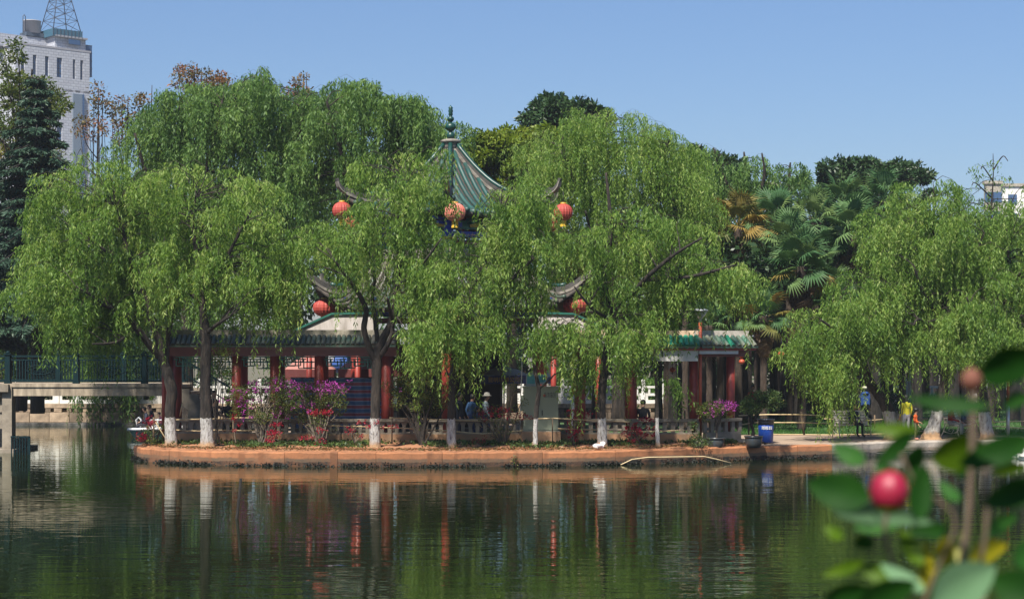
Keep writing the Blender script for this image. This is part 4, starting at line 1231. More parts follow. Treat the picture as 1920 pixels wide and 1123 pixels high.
willow('willow whose whitewashed trunk leans right behind the child in orange', (1748, 822),
    [([(1746, 822), (1752, 795), (1760, 765), (1770, 720), (1778, 660), (1775, 600), (1762, 540), (1752, 480), (1748, 420)], [14, 12, 11, 9, 7, 6, 5, 3.6, 2.2]), ([(1775, 610), (1730, 560, -.4), (1700, 500, -.5)], [4.5, 3.4, 1.8]), ([(1765, 560), (1810, 500, .2), (1830, 440, .3)], [4, 3, 1.6]), ([(1778, 640), (1720, 600, -.8), (1700, 610, -1)], [3.6, 2.6, 1.3])],
    [(1745, 385, 75, 45, 24), (1700, 445, 70, 60, 28), (1790, 445, 65, 60, 26), (1750, 530, 95, 60, 36), (1700, 600, 50, 50, 18, -.5), (1780, 610, 55, 40, 16, -.5), (1680, 520, 36, 50, 12)],
    seed=10, Y=63.4, depth=1.8, hang=(55, 105), per=24)
willow('willow with a broad whitewashed trunk at the right, behind the blurred camellia stem', (1852, 820),
    [([(1852, 820), (1846, 780), (1842, 745), (1840, 690), (1850, 630), (1868, 560), (1885, 500), (1895, 450)], [12, 11, 10, 9, 7, 6, 4, 2.2]), ([(1848, 640), (1820, 600, -.4), (1800, 560, -.6)], [4, 3, 1.5]), ([(1868, 560), (1920, 500, -.3), (1960, 470, -.4)], [4, 3, 1.6])],
    [(1880, 455, 55, 55, 20), (1930, 400, 60, 50, 18), (1870, 545, 60, 50, 22), (1940, 540, 55, 70, 22), (1840, 600, 50, 36, 14, -.6), (1900, 620, 55, 40, 16, -.6), (1960, 620, 45, 40, 12), (1830, 640, 40, 24, 8, -.8)],
    seed=11, Y=62.6, depth=1.6, hang=(55, 105), per=24)

# rear willows: cooler, darker green, beyond the galleries
rw = dict(mat=M_willow_blue, paint=False, ll=.17, lw=.05, per=17, dens=14, lm=1, hm=.95, cm=.9, tw=.45)
willow('tall dense willow behind the left willows, its top broken by rust-leaved twigs', (350, 780), [([(350, 790), (350, 600), (345, 420), (340, 260), (335, 190)], [12, 10, 8, 5, 2]), ([(348, 500), (290, 350), (270, 260)], [5, 4, 2]), ([(346, 440), (400, 300), (430, 200)], [5, 4, 2])],
    [(318, 196, 12, 14, 3), (395, 172, 12, 14, 3), (285, 225, 20, 22, 5), (330, 215, 50, 30, 16), (375, 185, 26, 18, 5), (420, 205, 55, 45, 20), (300, 290, 70, 55, 20), (400, 300, 80, 60, 26), (340, 400, 110, 80, 28), (300, 540, 130, 80, 26)], seed=20, Y=74, depth=3, cr=(24, 40), hang=(50, 90), z0=GZ, **rw)
willow('tall feathery willow rising behind the left of the pavilion roof', (520, 780), [([(520, 790), (520, 600), (515, 420), (505, 250), (492, 150)], [12, 10, 8, 5, 2]), ([(515, 430), (560, 300), (580, 200)], [5, 4, 2]), ([(512, 380), (470, 260), (450, 190)], [5, 4, 2])],
    [(487, 150, 10, 16, 4), (462, 168, 12, 12, 3), (520, 168, 10, 14, 3), (490, 178, 24, 30, 10), (455, 195, 26, 26, 6), (540, 190, 30, 24, 7), (610, 185, 22, 20, 5), (560, 215, 55, 40, 18), (480, 250, 60, 50, 18), (570, 300, 80, 60, 26), (500, 380, 90, 70, 26), (560, 500, 100, 90, 28), (480, 600, 80, 50, 12)], seed=21, Y=75, depth=3, cr=(22, 40), hang=(50, 95), z0=GZ, **rw)
willow('broad willow immediately left of the pavilion finial, top reaching the sky', (690, 780), [([(690, 790), (690, 600), (688, 420), (682, 280), (678, 190)], [12, 10, 8, 5, 2]), ([(688, 430), (740, 300), (755, 210)], [5, 4, 2]), ([(686, 400), (640, 280), (620, 200)], [5, 4, 2])],
    [(655, 166, 10, 12, 3), (690, 170, 12, 14, 4), (742, 190, 10, 14, 3), (822, 258, 14, 20, 4), (675, 192, 28, 24, 10), (800, 265, 26, 30, 8), (765, 205, 18, 22, 6), (620, 215, 40, 32, 12), (750, 215, 38, 36, 14), (680, 270, 70, 50, 22), (770, 290, 55, 60, 20), (640, 350, 80, 60, 22), (740, 380, 80, 60, 20), (680, 480, 90, 70, 18)], seed=22, Y=73, depth=2.6, cr=(22, 38), hang=(50, 90), z0=GZ, **rw)
willow('tall dark willow towering right of the pavilion roof', (1160, 780), [([(1160, 790), (1158, 600), (1150, 440), (1140, 330), (1130, 240)], [12, 10, 8, 5, 2]), ([(1152, 460), (1220, 340), (1250, 270)], [5, 4, 2]), ([(1150, 440), (1070, 330), (1050, 270)], [5, 4, 2])],
    [(1092, 222, 14, 14, 4), (1142, 226, 14, 14, 4), (1215, 262, 16, 14, 4), (1110, 245, 42, 28, 14), (1175, 255, 50, 38, 18), (1050, 290, 45, 45, 18), (1120, 320, 65, 55, 24), (1230, 300, 60, 45, 22), (1272, 330, 36, 50, 14), (1210, 380, 75, 60, 24), (1060, 400, 55, 60, 16), (1290, 385, 30, 45, 10), (1150, 480, 100, 60, 16)], seed=23, Y=69.5, depth=2.4, cr=(24, 40), hang=(60, 115), z0=GZ,
    **{**rw, 'mat': M_willow, 'per': 15, 'dens': 17, 'll': .13, 'lw': .034})
willow('slender weeping willow top drooping against the sky above the palms', (1400, 780), [([(1400, 790), (1402, 600), (1400, 440), (1398, 330), (1395, 285)], [9, 8, 6, 3, 1.5]), ([(1400, 420), (1350, 320), (1335, 280)], [4, 3, 1.5]), ([(1400, 420), (1430, 340), (1425, 290)], [4, 3, 1.5])],
    [(1335, 295, 22, 18, 5), (1355, 330, 25, 30, 6), (1395, 320, 20, 24, 6), (1425, 310, 14, 20, 5), (1400, 380, 40, 50, 10)], seed=24, Y=80, depth=1, cr=(12, 22), hang=(50, 110), z0=1.0, **rw)
willow('lone thin willow tuft on the skyline between the palms and the pale building', (1487, 780), [([(1487, 790), (1487, 600), (1484, 440), (1480, 340), (1482, 305)], [8, 7, 5, 3, 1.5])],
    [(1478, 318, 20, 14, 6), (1490, 355, 22, 22, 6)], seed=25, Y=82, depth=.8, cr=(12, 20), hang=(40, 75), z0=1.0, **rw)
willow('sparse bare-topped willow on the right skyline in front of the grey block', (1858, 780), [([(1858, 790), (1856, 600), (1856, 440), (1862, 340), (1862, 288)], [6, 4, 2.4, 1.1, .5]), ([(1862, 340), (1840, 315), (1832, 320)], [1.5, 1, .7]), ([(1862, 320), (1876, 295), (1882, 305)], [1.5, 1, .7]), ([(1858, 370), (1826, 345), (1815, 350)], [1.5, 1, .7])],
    [(1856, 330, 24, 30, 6), (1830, 385, 50, 26, 10), (1900, 400, 50, 30, 10)], seed=26, Y=72, depth=1, cr=(9, 16), hang=(25, 50), z0=GZ, **{**rw, 'per': 10, 'dens': 10})
willow('willow seen under the footbridge, trailing over the embankment', (190, 745), [([(190, 752), (190, 650), (185, 560), (180, 480)], [9, 8, 6, 3])],
    [(215, 650, 70, 30, 16, -1.5), (150, 600, 90, 50, 18), (210, 690, 55, 18, 11, -2.2), (90, 620, 60, 50, 14)], seed=27, Y=86.5, depth=1.5, cr=(24, 38), hang=(50, 95), z0=1.0, **rw)

# --- broadleaf, rust-leaved and conifer trees
def leafball(rng, c, rad, n, L, flat=.8):
    v = unit(rng.normal(size=(n, 3))); r_ = rng.random(n) ** .45
    Pn = np.array(c) + v * r_[:, None] * np.array((rad, rad, rad * flat))
    D = unit(v * .7 + rng.normal(size=(n, 3)) * .7 + np.array((0, 0, -.15)))
    return leaves(rng, Pn, D, L * (.6 + .8 * rng.random(n)), L * .5 * (.7 + .6 * rng.random(n)))
def broadleaf(label, bpx, Y, top, ells, mat, seed, L=.2, per=420, cr=(18, 30), depth=2.2, z0=1.0, group=None, name='broadleaf_tree', trunk=9, twig=True, barkm=M_bark):
    rng = np.random.default_rng(seed); rnd = random.Random(seed)
    o = np.array((XP(bpx, Y), Y, z0)); root = thing(name, label, 'tree', tuple(o), 0, group)
    k = MB(); tp = np.array(P(*top, Y)) - o; tr = trunk * Y / F
    pts = [np.array((0, 0, -.1)), tp * np.array((.2, .2, .35)), tp * np.array((.6, 1, .65)), tp]
    curve_tube(k, pts, [tr * 1.3, tr, tr * .7, tr * .15], rnd)
    Vs = []; Ts = []
    for e in ells:
        for (px, py) in spread(rng, e, e[4]):
            c = np.array(P(px, py, Y + (e[5] if len(e) > 5 else 0) + rng.uniform(-depth, depth) * .8)) - o; r_ = rng.uniform(*cr) * Y / F
            v = leafball(rng, c, r_, per, L); Vs.append(v); Ts.append(rng.normal(.5, .16) + rng.normal(0, .16, len(v)))
            if twig:
                t = rng.uniform(.35, .8); s = tp * np.array((t * .9, t, t)); k.tube(smooth_path([s, (s + c) / 2 + np.array((0, 0, -.15)) + rng.normal(size=3) * .1, c + np.array((0, 0, r_ * .5))], 3), list(np.linspace(tr * .3, .012, 7)), 5, caps=False)
    part('trunk', k, barkm, root)
    V = np.concatenate(Vs); NLEAF[0] += len(V)
    part('crown', quadmesh('crown', V, np.concatenate(Ts), mat), None, root)
    return root
broadleaf('bright yellow-green broadleaf tree beside the right slope of the pavilion roof', 960, 76, (960, 260), [(915, 285, 42, 28, 14), (965, 275, 45, 38, 18), (1025, 260, 26, 22, 6), (940, 340, 70, 45, 16), (1040, 310, 50, 40, 10)], M_lime_leaf, 31, .2, 330, (14, 24))
broadleaf('yellow-green leafy tree glimpsed right of the upper lanterns, before the palms', 1120, 73, (1120, 400), [(1120, 470, 70, 60, 16), (1090, 560, 60, 60, 10)], M_lime_leaf, 32, .18, 260, (14, 24), z0=GZ)
broadleaf('dark dome-shaped evergreen standing highest above the willows right of the finial', 1040, 88, (1040, 215), [(1035, 205, 34, 22, 12), (1010, 235, 30, 25, 9), (1085, 215, 34, 20, 9), (1120, 215, 22, 16, 5), (1060, 260, 60, 40, 14), (1080, 340, 90, 60, 16)], M_dark_leaf, 33, .24, 300, (12, 22))
broadleaf('dark evergreen behind the tall willow, left of the slender weeping tops', 1310, 84, (1310, 280), [(1300, 300, 22, 24, 8), (1340, 330, 60, 32, 16), (1370, 350, 40, 26, 8), (1300, 380, 90, 50, 16)], M_dark_leaf, 34, .22, 300, (12, 22))
broadleaf('long dark evergreen crown on the right skyline above the palms', 1630, 98, (1630, 320), [(1575, 320, 30, 20, 9), (1610, 325, 40, 20, 10), (1660, 322, 50, 18, 12), (1715, 330, 24, 12, 5), (1640, 365, 110, 34, 20), (1560, 350, 26, 18, 4)], M_dark_leaf, 35, .26, 300, (11, 20))
broadleaf('bushy yellow-green tree at the far left edge above the footbridge', 20, 86, (20, 480), [(20, 500, 30, 30, 12), (25, 570, 40, 40, 14), (30, 620, 50, 30, 12), (-30, 540, 40, 70, 10)], M_lime_leaf, 36, .2, 280, (14, 24))
broadleaf('purple-brown leaved shrub tree behind the left end of the bridge railing', 60, 88, (70, 600), [(85, 600, 60, 40, 12), (60, 680, 90, 40, 14), (150, 690, 60, 26, 8)], M_rust_leaf, 37, .15, 260, (16, 26))
broadleaf('leafy tree with rust-tinged twigs at the upper left, before the office tower', 40, 78, (60, 130), [(20, 130, 20, 50, 7), (60, 170, 42, 24, 9), (20, 210, 34, 50, 10), (95, 195, 30, 16, 6), (50, 270, 60, 36, 12), (10, 320, 30, 40, 6), (-20, 250, 30, 80, 6)], M_olive_leaf, 38, .16, 170, (13, 22), twig=True)
for (bpx, top, es, lb, sd) in ((178, (185, 165), [(180, 190, 14, 26, 5), (172, 235, 26, 24, 6)], 'thin rust-leaved tree with a pointed top right of the office tower', 41),
                               (232, (240, 180), [(228, 205, 22, 24, 5), (235, 245, 34, 22, 7)], 'loose rust-leaved tree in the gap of sky beside the rear willows', 42),
                               (272, (285, 160), [(262, 185, 14, 18, 3), (268, 235, 30, 24, 6)], 'sparse twiggy rust tree arching up to the right beside the rear willows', 43),
                               (375, (378, 128), [(350, 150, 24, 24, 8), (385, 150, 30, 22, 8), (415, 165, 26, 20, 6), (370, 200, 34, 30, 8)], 'dark rust-leaved treetop poking above the rear willows at upper left', 44),
                               (562, (575, 140), [(565, 160, 16, 16, 4), (548, 190, 22, 18, 4)], 'small rust-coloured twiggy top between two rear willows', 45),
                               (888, (892, 268), [(885, 280, 16, 14, 3)], 'small rust-leaved top behind the right pavilion ridge', 46)):
    broadleaf(lb, bpx, 92, top, es, M_rust_leaf, sd, .17, 75, (10, 18), 1.5, name='rust_leaved_tree', trunk=4)
def conifer(label, bpx, Y, top_py, bot_py, half, seed):
    rng = np.random.default_rng(seed); o = np.array((XP(bpx, Y), Y, 1.0)); root = thing('conifer_tree', label, 'tree', tuple(o))
    zt = ZP(top_py, Y) - 1; zb = ZP(bot_py, Y) - 1; k = MB(); k.tube([(0, 0, 0), (0, 0, zt * .5), (0, 0, zt)], [.3, .2, .03], 9); Ps = []; Ds = []; T = []
    nl = 26
    for i in range(nl):
        t = i / nl; z = zt - (zt - zb) * t; r_ = (half * Y / F) * (.12 + .88 * t) * rng.uniform(.75, 1.15)
        for j in range(9):
            a = rng.random() * 2 * PI; L = r_ * rng.uniform(.6, 1.1); d = np.array((math.cos(a), math.sin(a), 0)); side = np.array((-d[1], d[0], 0))
            k.tube([np.array((0, 0, z)), np.array((0, 0, z)) + d * L * .5 + np.array((0, 0, .1 * L)), np.array((0, 0, z)) + d * L - np.array((0, 0, .12 * L))], [.04, .03, .01], 4, caps=False)
            n = int(190 * L); s = rng.random(n) ** .7; off = (rng.random(n) * 2 - 1) * (.30 * L * (1.1 - s))
            p = np.array((0, 0, z)) + d * (s * L)[:, None] + side * off[:, None] + np.array((0, 0, 1)) * ((.2 * L * s * (1 - s) * 2 - .12 * L * s) - .15 * np.abs(off) - rng.random(n) * .12)[:, None]
            D = unit(d * .6 + side * np.sign(off)[:, None] * .6 + np.array((0, 0, -.45)) + rng.normal(size=(n, 3)) * .3)
            Ps.append(p); Ds.append(D); T.append(rng.normal(.45, .1) + rng.normal(0, .18, n))
    part('trunk', k, M_bark_dark, root); Pn = np.concatenate(Ps); D = np.concatenate(Ds)
    NLEAF[0] += len(Pn)
    part('crown', quadmesh('crown', leaves(rng, Pn, D, .24, .07), np.concatenate(T), M_conifer), None, root)
conifer('dark blue-green deodar with drooping layered boughs, left of the office tower', 70, 72, 150, 640, 185, 51)
conifer('second dark conifer at the far left edge, lower than the deodar', -25, 76, 250, 660, 90, 52)

# far tree belt filling the background between the named trees
BEHIND = ['the footbridge end', 'the office tower side of the pond', 'the second willow', 'the left gallery roof', 'the forked willow', 'the pavilion itself', 'the upper right lantern', 'the tall right willow', 'the big spreading willow', 'the lamp post', 'the yellow-brown palm', 'the big skirted palm', 'the leaning willow', 'the woman in yellow', 'the right bench', 'the far left hedge']
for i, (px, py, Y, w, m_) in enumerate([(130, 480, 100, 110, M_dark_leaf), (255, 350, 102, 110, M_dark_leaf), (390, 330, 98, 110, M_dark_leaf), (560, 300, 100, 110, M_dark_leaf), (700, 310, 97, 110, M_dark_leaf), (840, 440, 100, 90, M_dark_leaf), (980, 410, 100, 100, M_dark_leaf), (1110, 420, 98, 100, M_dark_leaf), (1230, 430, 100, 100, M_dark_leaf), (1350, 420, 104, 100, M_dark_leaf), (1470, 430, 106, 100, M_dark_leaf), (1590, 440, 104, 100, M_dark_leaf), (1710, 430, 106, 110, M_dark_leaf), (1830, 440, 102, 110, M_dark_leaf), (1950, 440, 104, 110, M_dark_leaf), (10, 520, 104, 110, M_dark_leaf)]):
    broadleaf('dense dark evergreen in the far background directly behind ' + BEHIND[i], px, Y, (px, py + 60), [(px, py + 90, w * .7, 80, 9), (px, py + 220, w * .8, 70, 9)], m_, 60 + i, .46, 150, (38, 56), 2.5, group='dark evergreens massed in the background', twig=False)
# ------------------------------------------------------------------ fan palms
def frondmat(name, a, b_, c_):
    m, nt, b = newmat(name)
    oi = nt.nodes.new('ShaderNodeObjectInfo')
    c = ramp(nt, oi.outputs['Random'], [(0, a), (.6, b_), (1, c_)])
    nt.links.new(c, b.inputs['Base Color']); b.inputs['Roughness'].default_value = .6; b.inputs['Specular IOR Level'].default_value = .3
    tr = nt.nodes.new('ShaderNodeBsdfTranslucent'); nt.links.new(c, tr.inputs['Color'])
    mx = nt.nodes.new('ShaderNodeMixShader'); mx.inputs[0].default_value = .3
    nt.links.new(b.outputs[0], mx.inputs[1]); nt.links.new(tr.outputs[0], mx.inputs[2]); nt.links.new(mx.outputs[0], nt.nodes['Material Output'].inputs['Surface'])
    return m
M_frond = frondmat('palm_frond', (.042, .105, .036), (.08, .165, .055), (.16, .23, .07))
M_frond_y = frondmat('yellowing_palm_frond', (.09, .12, .03), (.22, .16, .035), (.3, .19, .05))
M_frond_dead = frondmat('dead_palm_frond', (.09, .055, .035), (.13, .085, .05), (.2, .14, .08))
def frond_mesh(mat, seed, r=.62, n=26, pet=.75, sag=.25, span=150):
    """fan leaf: petiole along +x, blade of folded segments; flat in its own plane, tips drooping"""
    rnd = random.Random(seed); k = MB()
    k.tube([(0, 0, 0), (pet * .5, 0, .06), (pet, 0, .02)], [.022, .016, .012], 4, caps=False)
    for i in range(n):
        a = R(-span + 2 * span * i / (n - 1)); L = r * (.78 + .22 * math.cos(a * .75)) * rnd.uniform(.88, 1.08)
        d = Vector((math.cos(a), math.sin(a), 0)); s = Vector((-d.y, d.x, 0)); w = .034
        c = Vector((pet, 0, .02)); dz = -sag * L * rnd.uniform(.6, 1.5)
        p1 = c + d * L * .5 + Vector((0, 0, .02)); p2 = c + d * L + Vector((0, 0, dz))
        k.add([c, p1 - s * w + Vector((0, 0, .018)), p1, p1 + s * w + Vector((0, 0, .018)), p2], [(0, 1, 2), (0, 2, 3), (1, 4, 2), (2, 4, 3)])
    return k.mesh('frond', mat)
FR = [frond_mesh(M_frond, i, sag=.12 + .1 * i) for i in range(4)]
FRY = [frond_mesh(M_frond_y, 10 + i, sag=.25 + .1 * i) for i in range(2)]
FRD = [frond_mesh(M_frond_dead, 20 + i, r=.5, n=14, pet=.6, sag=.7, span=70) for i in range(2)]
def palm(label, px, py, Y, sc=1.0, seed=0, yellow=0.0, nf=26, skirt=10, basepy=None, lean=0.0, fuzz=True, trunk_r=.13):
    rnd = random.Random(seed)
    z0 = .95 if Y > 84.6 else GZ + .1
    top = P(px, py, Y); bx = top.x + lean
    root = thing('fan_palm', label, 'palm', (bx, Y, z0), 0, 'fan palms of the grove')
    h = top.z - z0; o = Vector((bx, Y, z0)); t0 = top - o
    k = MB(); pts = [Vector((0, 0, -.1)), Vector((t0.x * .1, 0, h * .35)), Vector((t0.x * .5, 0, h * .7)), t0]
    n = 22; sp = smooth_path(pts, 7); rr = []
    for i in range(len(sp)):
        u = i / (len(sp) - 1); rr.append(trunk_r * sc * (1.15 - .25 * u + (.75 * max(0, (u - .72) / .28) if fuzz else 0) + rnd.uniform(-.06, .06)))
    k.tube(sp, rr, 9, jit=.25, rnd=rnd); part('trunk', k, M_palm_bark, root)
    for i in range(nf):
        u = (i + .5) / nf; el = R(80 - 118 * u + rnd.uniform(-10, 10)); az_ = i * 2.399 + rnd.uniform(-.3, .3)
        me = rnd.choice(FRY) if rnd.random() < yellow + (.25 if u > .8 else 0) * (yellow > 0 or rnd.random() < .4) else rnd.choice(FR)
        f = link('frond', me, root); s = sc * rnd.uniform(.85, 1.12)
        f.location = t0 + Vector((0, 0, .05 - .22 * u)); f.rotation_euler = (rnd.uniform(-.6, .6), -el, az_); f.scale = (s, s, s)
    for i in range(skirt):
        f = link('frond', rnd.choice(FRD), root); s = sc * rnd.uniform(.8, 1.15)
        f.location = t0 + Vector((0, 0, -.15 - .5 * rnd.random())); f.rotation_euler = (rnd.uniform(-.5, .5), R(rnd.uniform(58, 84)), rnd.random() * 6.28); f.scale = (s, s, s)
    return root
PALMS = [
 (1385, 425, 69.6, 1.15, .9, 24, 16, 'palm with yellow-brown sunburnt crown over a dark fibrous neck'),
 (1503, 500, 68.5, 1.2, .15, 30, 18, 'big palm in front with a thick skirt of dead brown fronds below its crown'),
 (1432, 592, 67, 1.0, .35, 24, 8, 'low palm behind the end of the gallery roof with a slim pale trunk'),
 (1600, 435, 72, 1.25, .0, 28, 10, 'tall glossy deep green palm half hidden by the right-hand willow'),
 (1530, 415, 77, 1.2, .0, 24, 8, 'bluish-green palm high in the middle of the grove'),
 (1455, 415, 76, 1.2, .0, 24, 8, 'green palm directly right of the yellow-brown palm'),
 (1575, 388, 80, 1.25, .0, 24, 6, 'highest palm near the dark evergreen crown, green'),
 (1655, 378, 80, 1.25, .0, 22, 6, 'palm crown just above the top of the right-hand willow'),
 (1480, 455, 73, 1.1, .0, 24, 8, 'palm between the yellow-brown palm and the big skirted palm'),
 (1295, 430, 72, 1.1, .0, 22, 6, 'palm with grey-green fans right of the tall willow'),
 (1285, 500, 69, 1.0, .1, 22, 6, 'palm fans spreading low behind the big spreading willow'),
 (1350, 545, 69, 1.0, .1, 22, 6, 'palm between the lamp top and the yellow-brown palm'),
 (1395, 500, 74, 1.0, .0, 22, 6, 'palm below and behind the yellow-brown palm crown'),
 (1560, 560, 71, 1.1, .0, 22, 8, 'shaded palm behind the left edge of the leaning willow'),
 (1330, 610, 67, .9, .1, 18, 6, 'small palm behind the lamp and the green tiled roof'),
 (1080, 520, 71, .9, .6, 20, 8, 'yellowing palm by the tip of the lower pavilion roof'),
 (1420, 385, 82, 1.1, .0, 20, 6, 'distant palm crown under the slender weeping willow tops'),
 (1500, 378, 84, 1.1, .0, 20, 6, 'distant palm crown under the lone willow tuft'),
 (1620, 520, 75, 1.1, .0, 22, 8, 'dark palm deep in the grove behind the leaning willow'),
 (1250, 590, 71, 1.0, .1, 20, 6, 'palm behind the big spreading willow near the lamp'),
]
for i, (px, py, Y, sc, yl, nf, sk, lb) in enumerate(PALMS):
    palm(lb, px, py, Y, sc * .98, 100 + i, yl, nf, sk)
# bare trunks in the shaded grove
rg = random.Random(9)
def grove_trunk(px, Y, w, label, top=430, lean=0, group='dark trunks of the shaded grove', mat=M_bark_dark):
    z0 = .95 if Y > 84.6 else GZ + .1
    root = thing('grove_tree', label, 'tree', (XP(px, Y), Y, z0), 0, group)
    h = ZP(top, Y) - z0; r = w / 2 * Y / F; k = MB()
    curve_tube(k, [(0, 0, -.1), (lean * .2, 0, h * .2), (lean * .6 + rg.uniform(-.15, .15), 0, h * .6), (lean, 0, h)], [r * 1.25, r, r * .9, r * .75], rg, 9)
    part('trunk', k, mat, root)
    rng = np.random.default_rng(int(px)); Vs = []
    for _ in range(5):
        c = (lean + rng.uniform(-1.6, 1.6), rng.uniform(-1.5, 1.5), h - rng.uniform(.0, 2.2)); Vs.append(leafball(rng, c, rng.uniform(.8, 1.3), 150, .3))
        k2 = MB()
    V = np.concatenate(Vs); part('crown', quadmesh('crown', V, rng.normal(.45, .2, len(V)), M_dark_leaf), None, root)
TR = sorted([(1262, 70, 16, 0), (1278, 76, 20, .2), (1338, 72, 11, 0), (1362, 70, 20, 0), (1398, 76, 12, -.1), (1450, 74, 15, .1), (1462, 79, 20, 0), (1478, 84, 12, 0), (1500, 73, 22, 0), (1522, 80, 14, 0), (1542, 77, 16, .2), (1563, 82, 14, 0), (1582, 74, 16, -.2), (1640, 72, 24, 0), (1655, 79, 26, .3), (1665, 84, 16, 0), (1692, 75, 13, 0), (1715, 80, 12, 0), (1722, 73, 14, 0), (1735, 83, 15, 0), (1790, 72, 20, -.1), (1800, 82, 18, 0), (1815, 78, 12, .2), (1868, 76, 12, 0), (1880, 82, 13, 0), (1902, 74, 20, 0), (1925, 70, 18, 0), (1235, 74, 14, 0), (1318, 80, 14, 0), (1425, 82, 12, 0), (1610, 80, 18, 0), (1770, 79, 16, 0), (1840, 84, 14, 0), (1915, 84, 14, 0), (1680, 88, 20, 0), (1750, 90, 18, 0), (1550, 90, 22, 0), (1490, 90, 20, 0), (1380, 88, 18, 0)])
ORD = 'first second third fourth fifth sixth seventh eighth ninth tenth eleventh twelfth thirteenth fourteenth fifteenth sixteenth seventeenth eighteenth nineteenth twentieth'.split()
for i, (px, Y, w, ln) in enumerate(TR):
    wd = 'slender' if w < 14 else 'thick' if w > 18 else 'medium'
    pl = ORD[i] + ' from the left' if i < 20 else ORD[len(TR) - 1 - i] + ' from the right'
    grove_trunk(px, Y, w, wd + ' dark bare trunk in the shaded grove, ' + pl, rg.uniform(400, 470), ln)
# shaded hedge behind the grove and behind the gallery
def hedge(label, pa, pb, pt, pb_y, Y, mat, seed, n, L=.16, group=None):
    rng = np.random.default_rng(seed); x0, x1 = XP(pa, Y), XP(pb, Y); z1, z0 = ZP(pt, Y), ZP(pb_y, Y)
    root = thing('hedge', label, 'hedge', ((x0 + x1) / 2, Y, z0), 0, group)
    c = np.stack([rng.uniform(x0, x1, n) - (x0 + x1) / 2, rng.normal(0, .45, n), rng.random(n) ** .8 * (z1 - z0)], 1)
    c[:, 2] *= .75 + .3 * np.sin(c[:, 0] * 1.7 + seed) * np.sin(c[:, 0] * .6)
    D = unit(rng.normal(size=(n, 3)) + np.array((0, -.4, .2)))
    part('foliage', quadmesh('foliage', leaves(rng, c, D, L * (.6 + .8 * rng.random(n)), L * .5), rng.normal(.45, .2, n), mat), None, root)
    k = MB()
    for i in range(int((x1 - x0) / .7)): k.tube([(x0 - (x0 + x1) / 2 + i * .7, 0, -.1), (x0 - (x0 + x1) / 2 + i * .7 + .1, 0, (z1 - z0) * .6)], [.03, .015], 5)
    part('stems', k, M_bark_dark, root)
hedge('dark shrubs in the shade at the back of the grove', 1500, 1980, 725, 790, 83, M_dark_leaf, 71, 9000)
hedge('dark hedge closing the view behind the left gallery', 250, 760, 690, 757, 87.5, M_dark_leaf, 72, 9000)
hedge('leafy green shrubs standing behind the white balustrade to the right of the pavilion', 1040, 1320, 690, 752, 87, M_willow_blue, 73, 7000)
hedge('shrubs behind the white balustrade left of the leaning willow', -60, 260, 640, 752, 89, M_olive_leaf, 74, 11000)

# ------------------------------------------------------------------ ground cover, litter, lawn blades
rng = np.random.default_rng(77)
n = 15000
x = rng.uniform(-12.1, 7.4, n); ys = np.interp(x, sx, sy)
t = rng.random(n) ** .7; y = ys + .55 + (BALY - .15 - ys - .55) * t
dens = np.sin(x * 2.1) * .5 + np.sin(x * .8 + 1) * .5 + t * 1.6 + rng.normal(0, .35, n)
ok = (dens > .85) & (y < BALY - .1)
x, y = x[ok], y[ok]; n = len(x)
Pn = np.stack([x, y, GZ + .08 + rng.random(n) * .10], 1); D = unit(np.stack([rng.normal(size=n), rng.normal(size=n) - .3, .35 + .6 * rng.random(n)], 1))
struct('ground_cover', quadmesh('ground_cover', leaves(rng, Pn, D, .07 + .08 * rng.random(n), .05 + .03 * rng.random(n)), rng.normal(.45, .22, n), M_cover), None, kind='stuff')
n = 5000
x = rng.uniform(-12.1, 8.4, n); ys = np.interp(x, sx, sy); y = ys + .25 + rng.random(n) * .9
D = unit(np.stack([rng.normal(size=n), rng.normal(size=n), .15 * rng.random(n)], 1))
struct('leaf_litter', quadmesh('leaf_litter', leaves(rng, np.stack([x, y, GZ + .06 + .05 * rng.random(n)], 1), D, .08, .03), rng.random(n), M_rust_leaf), None, kind='stuff')
n = 26000
x = rng.uniform(8.2, 26, n); y = 66.4 + rng.random(n) ** 1.6 * 14
D = unit(np.stack([rng.normal(size=n) * .35, rng.normal(size=n) * .35, np.ones(n)], 1))
z = GZ + (y - 66.4) / 18.2 * .48
struct('grass', quadmesh('grass', leaves(rng, np.stack([x, y, z], 1), D, .07 + .07 * rng.random(n), .02), rng.normal(.5, .2, n), M_grass), None, kind='stuff')

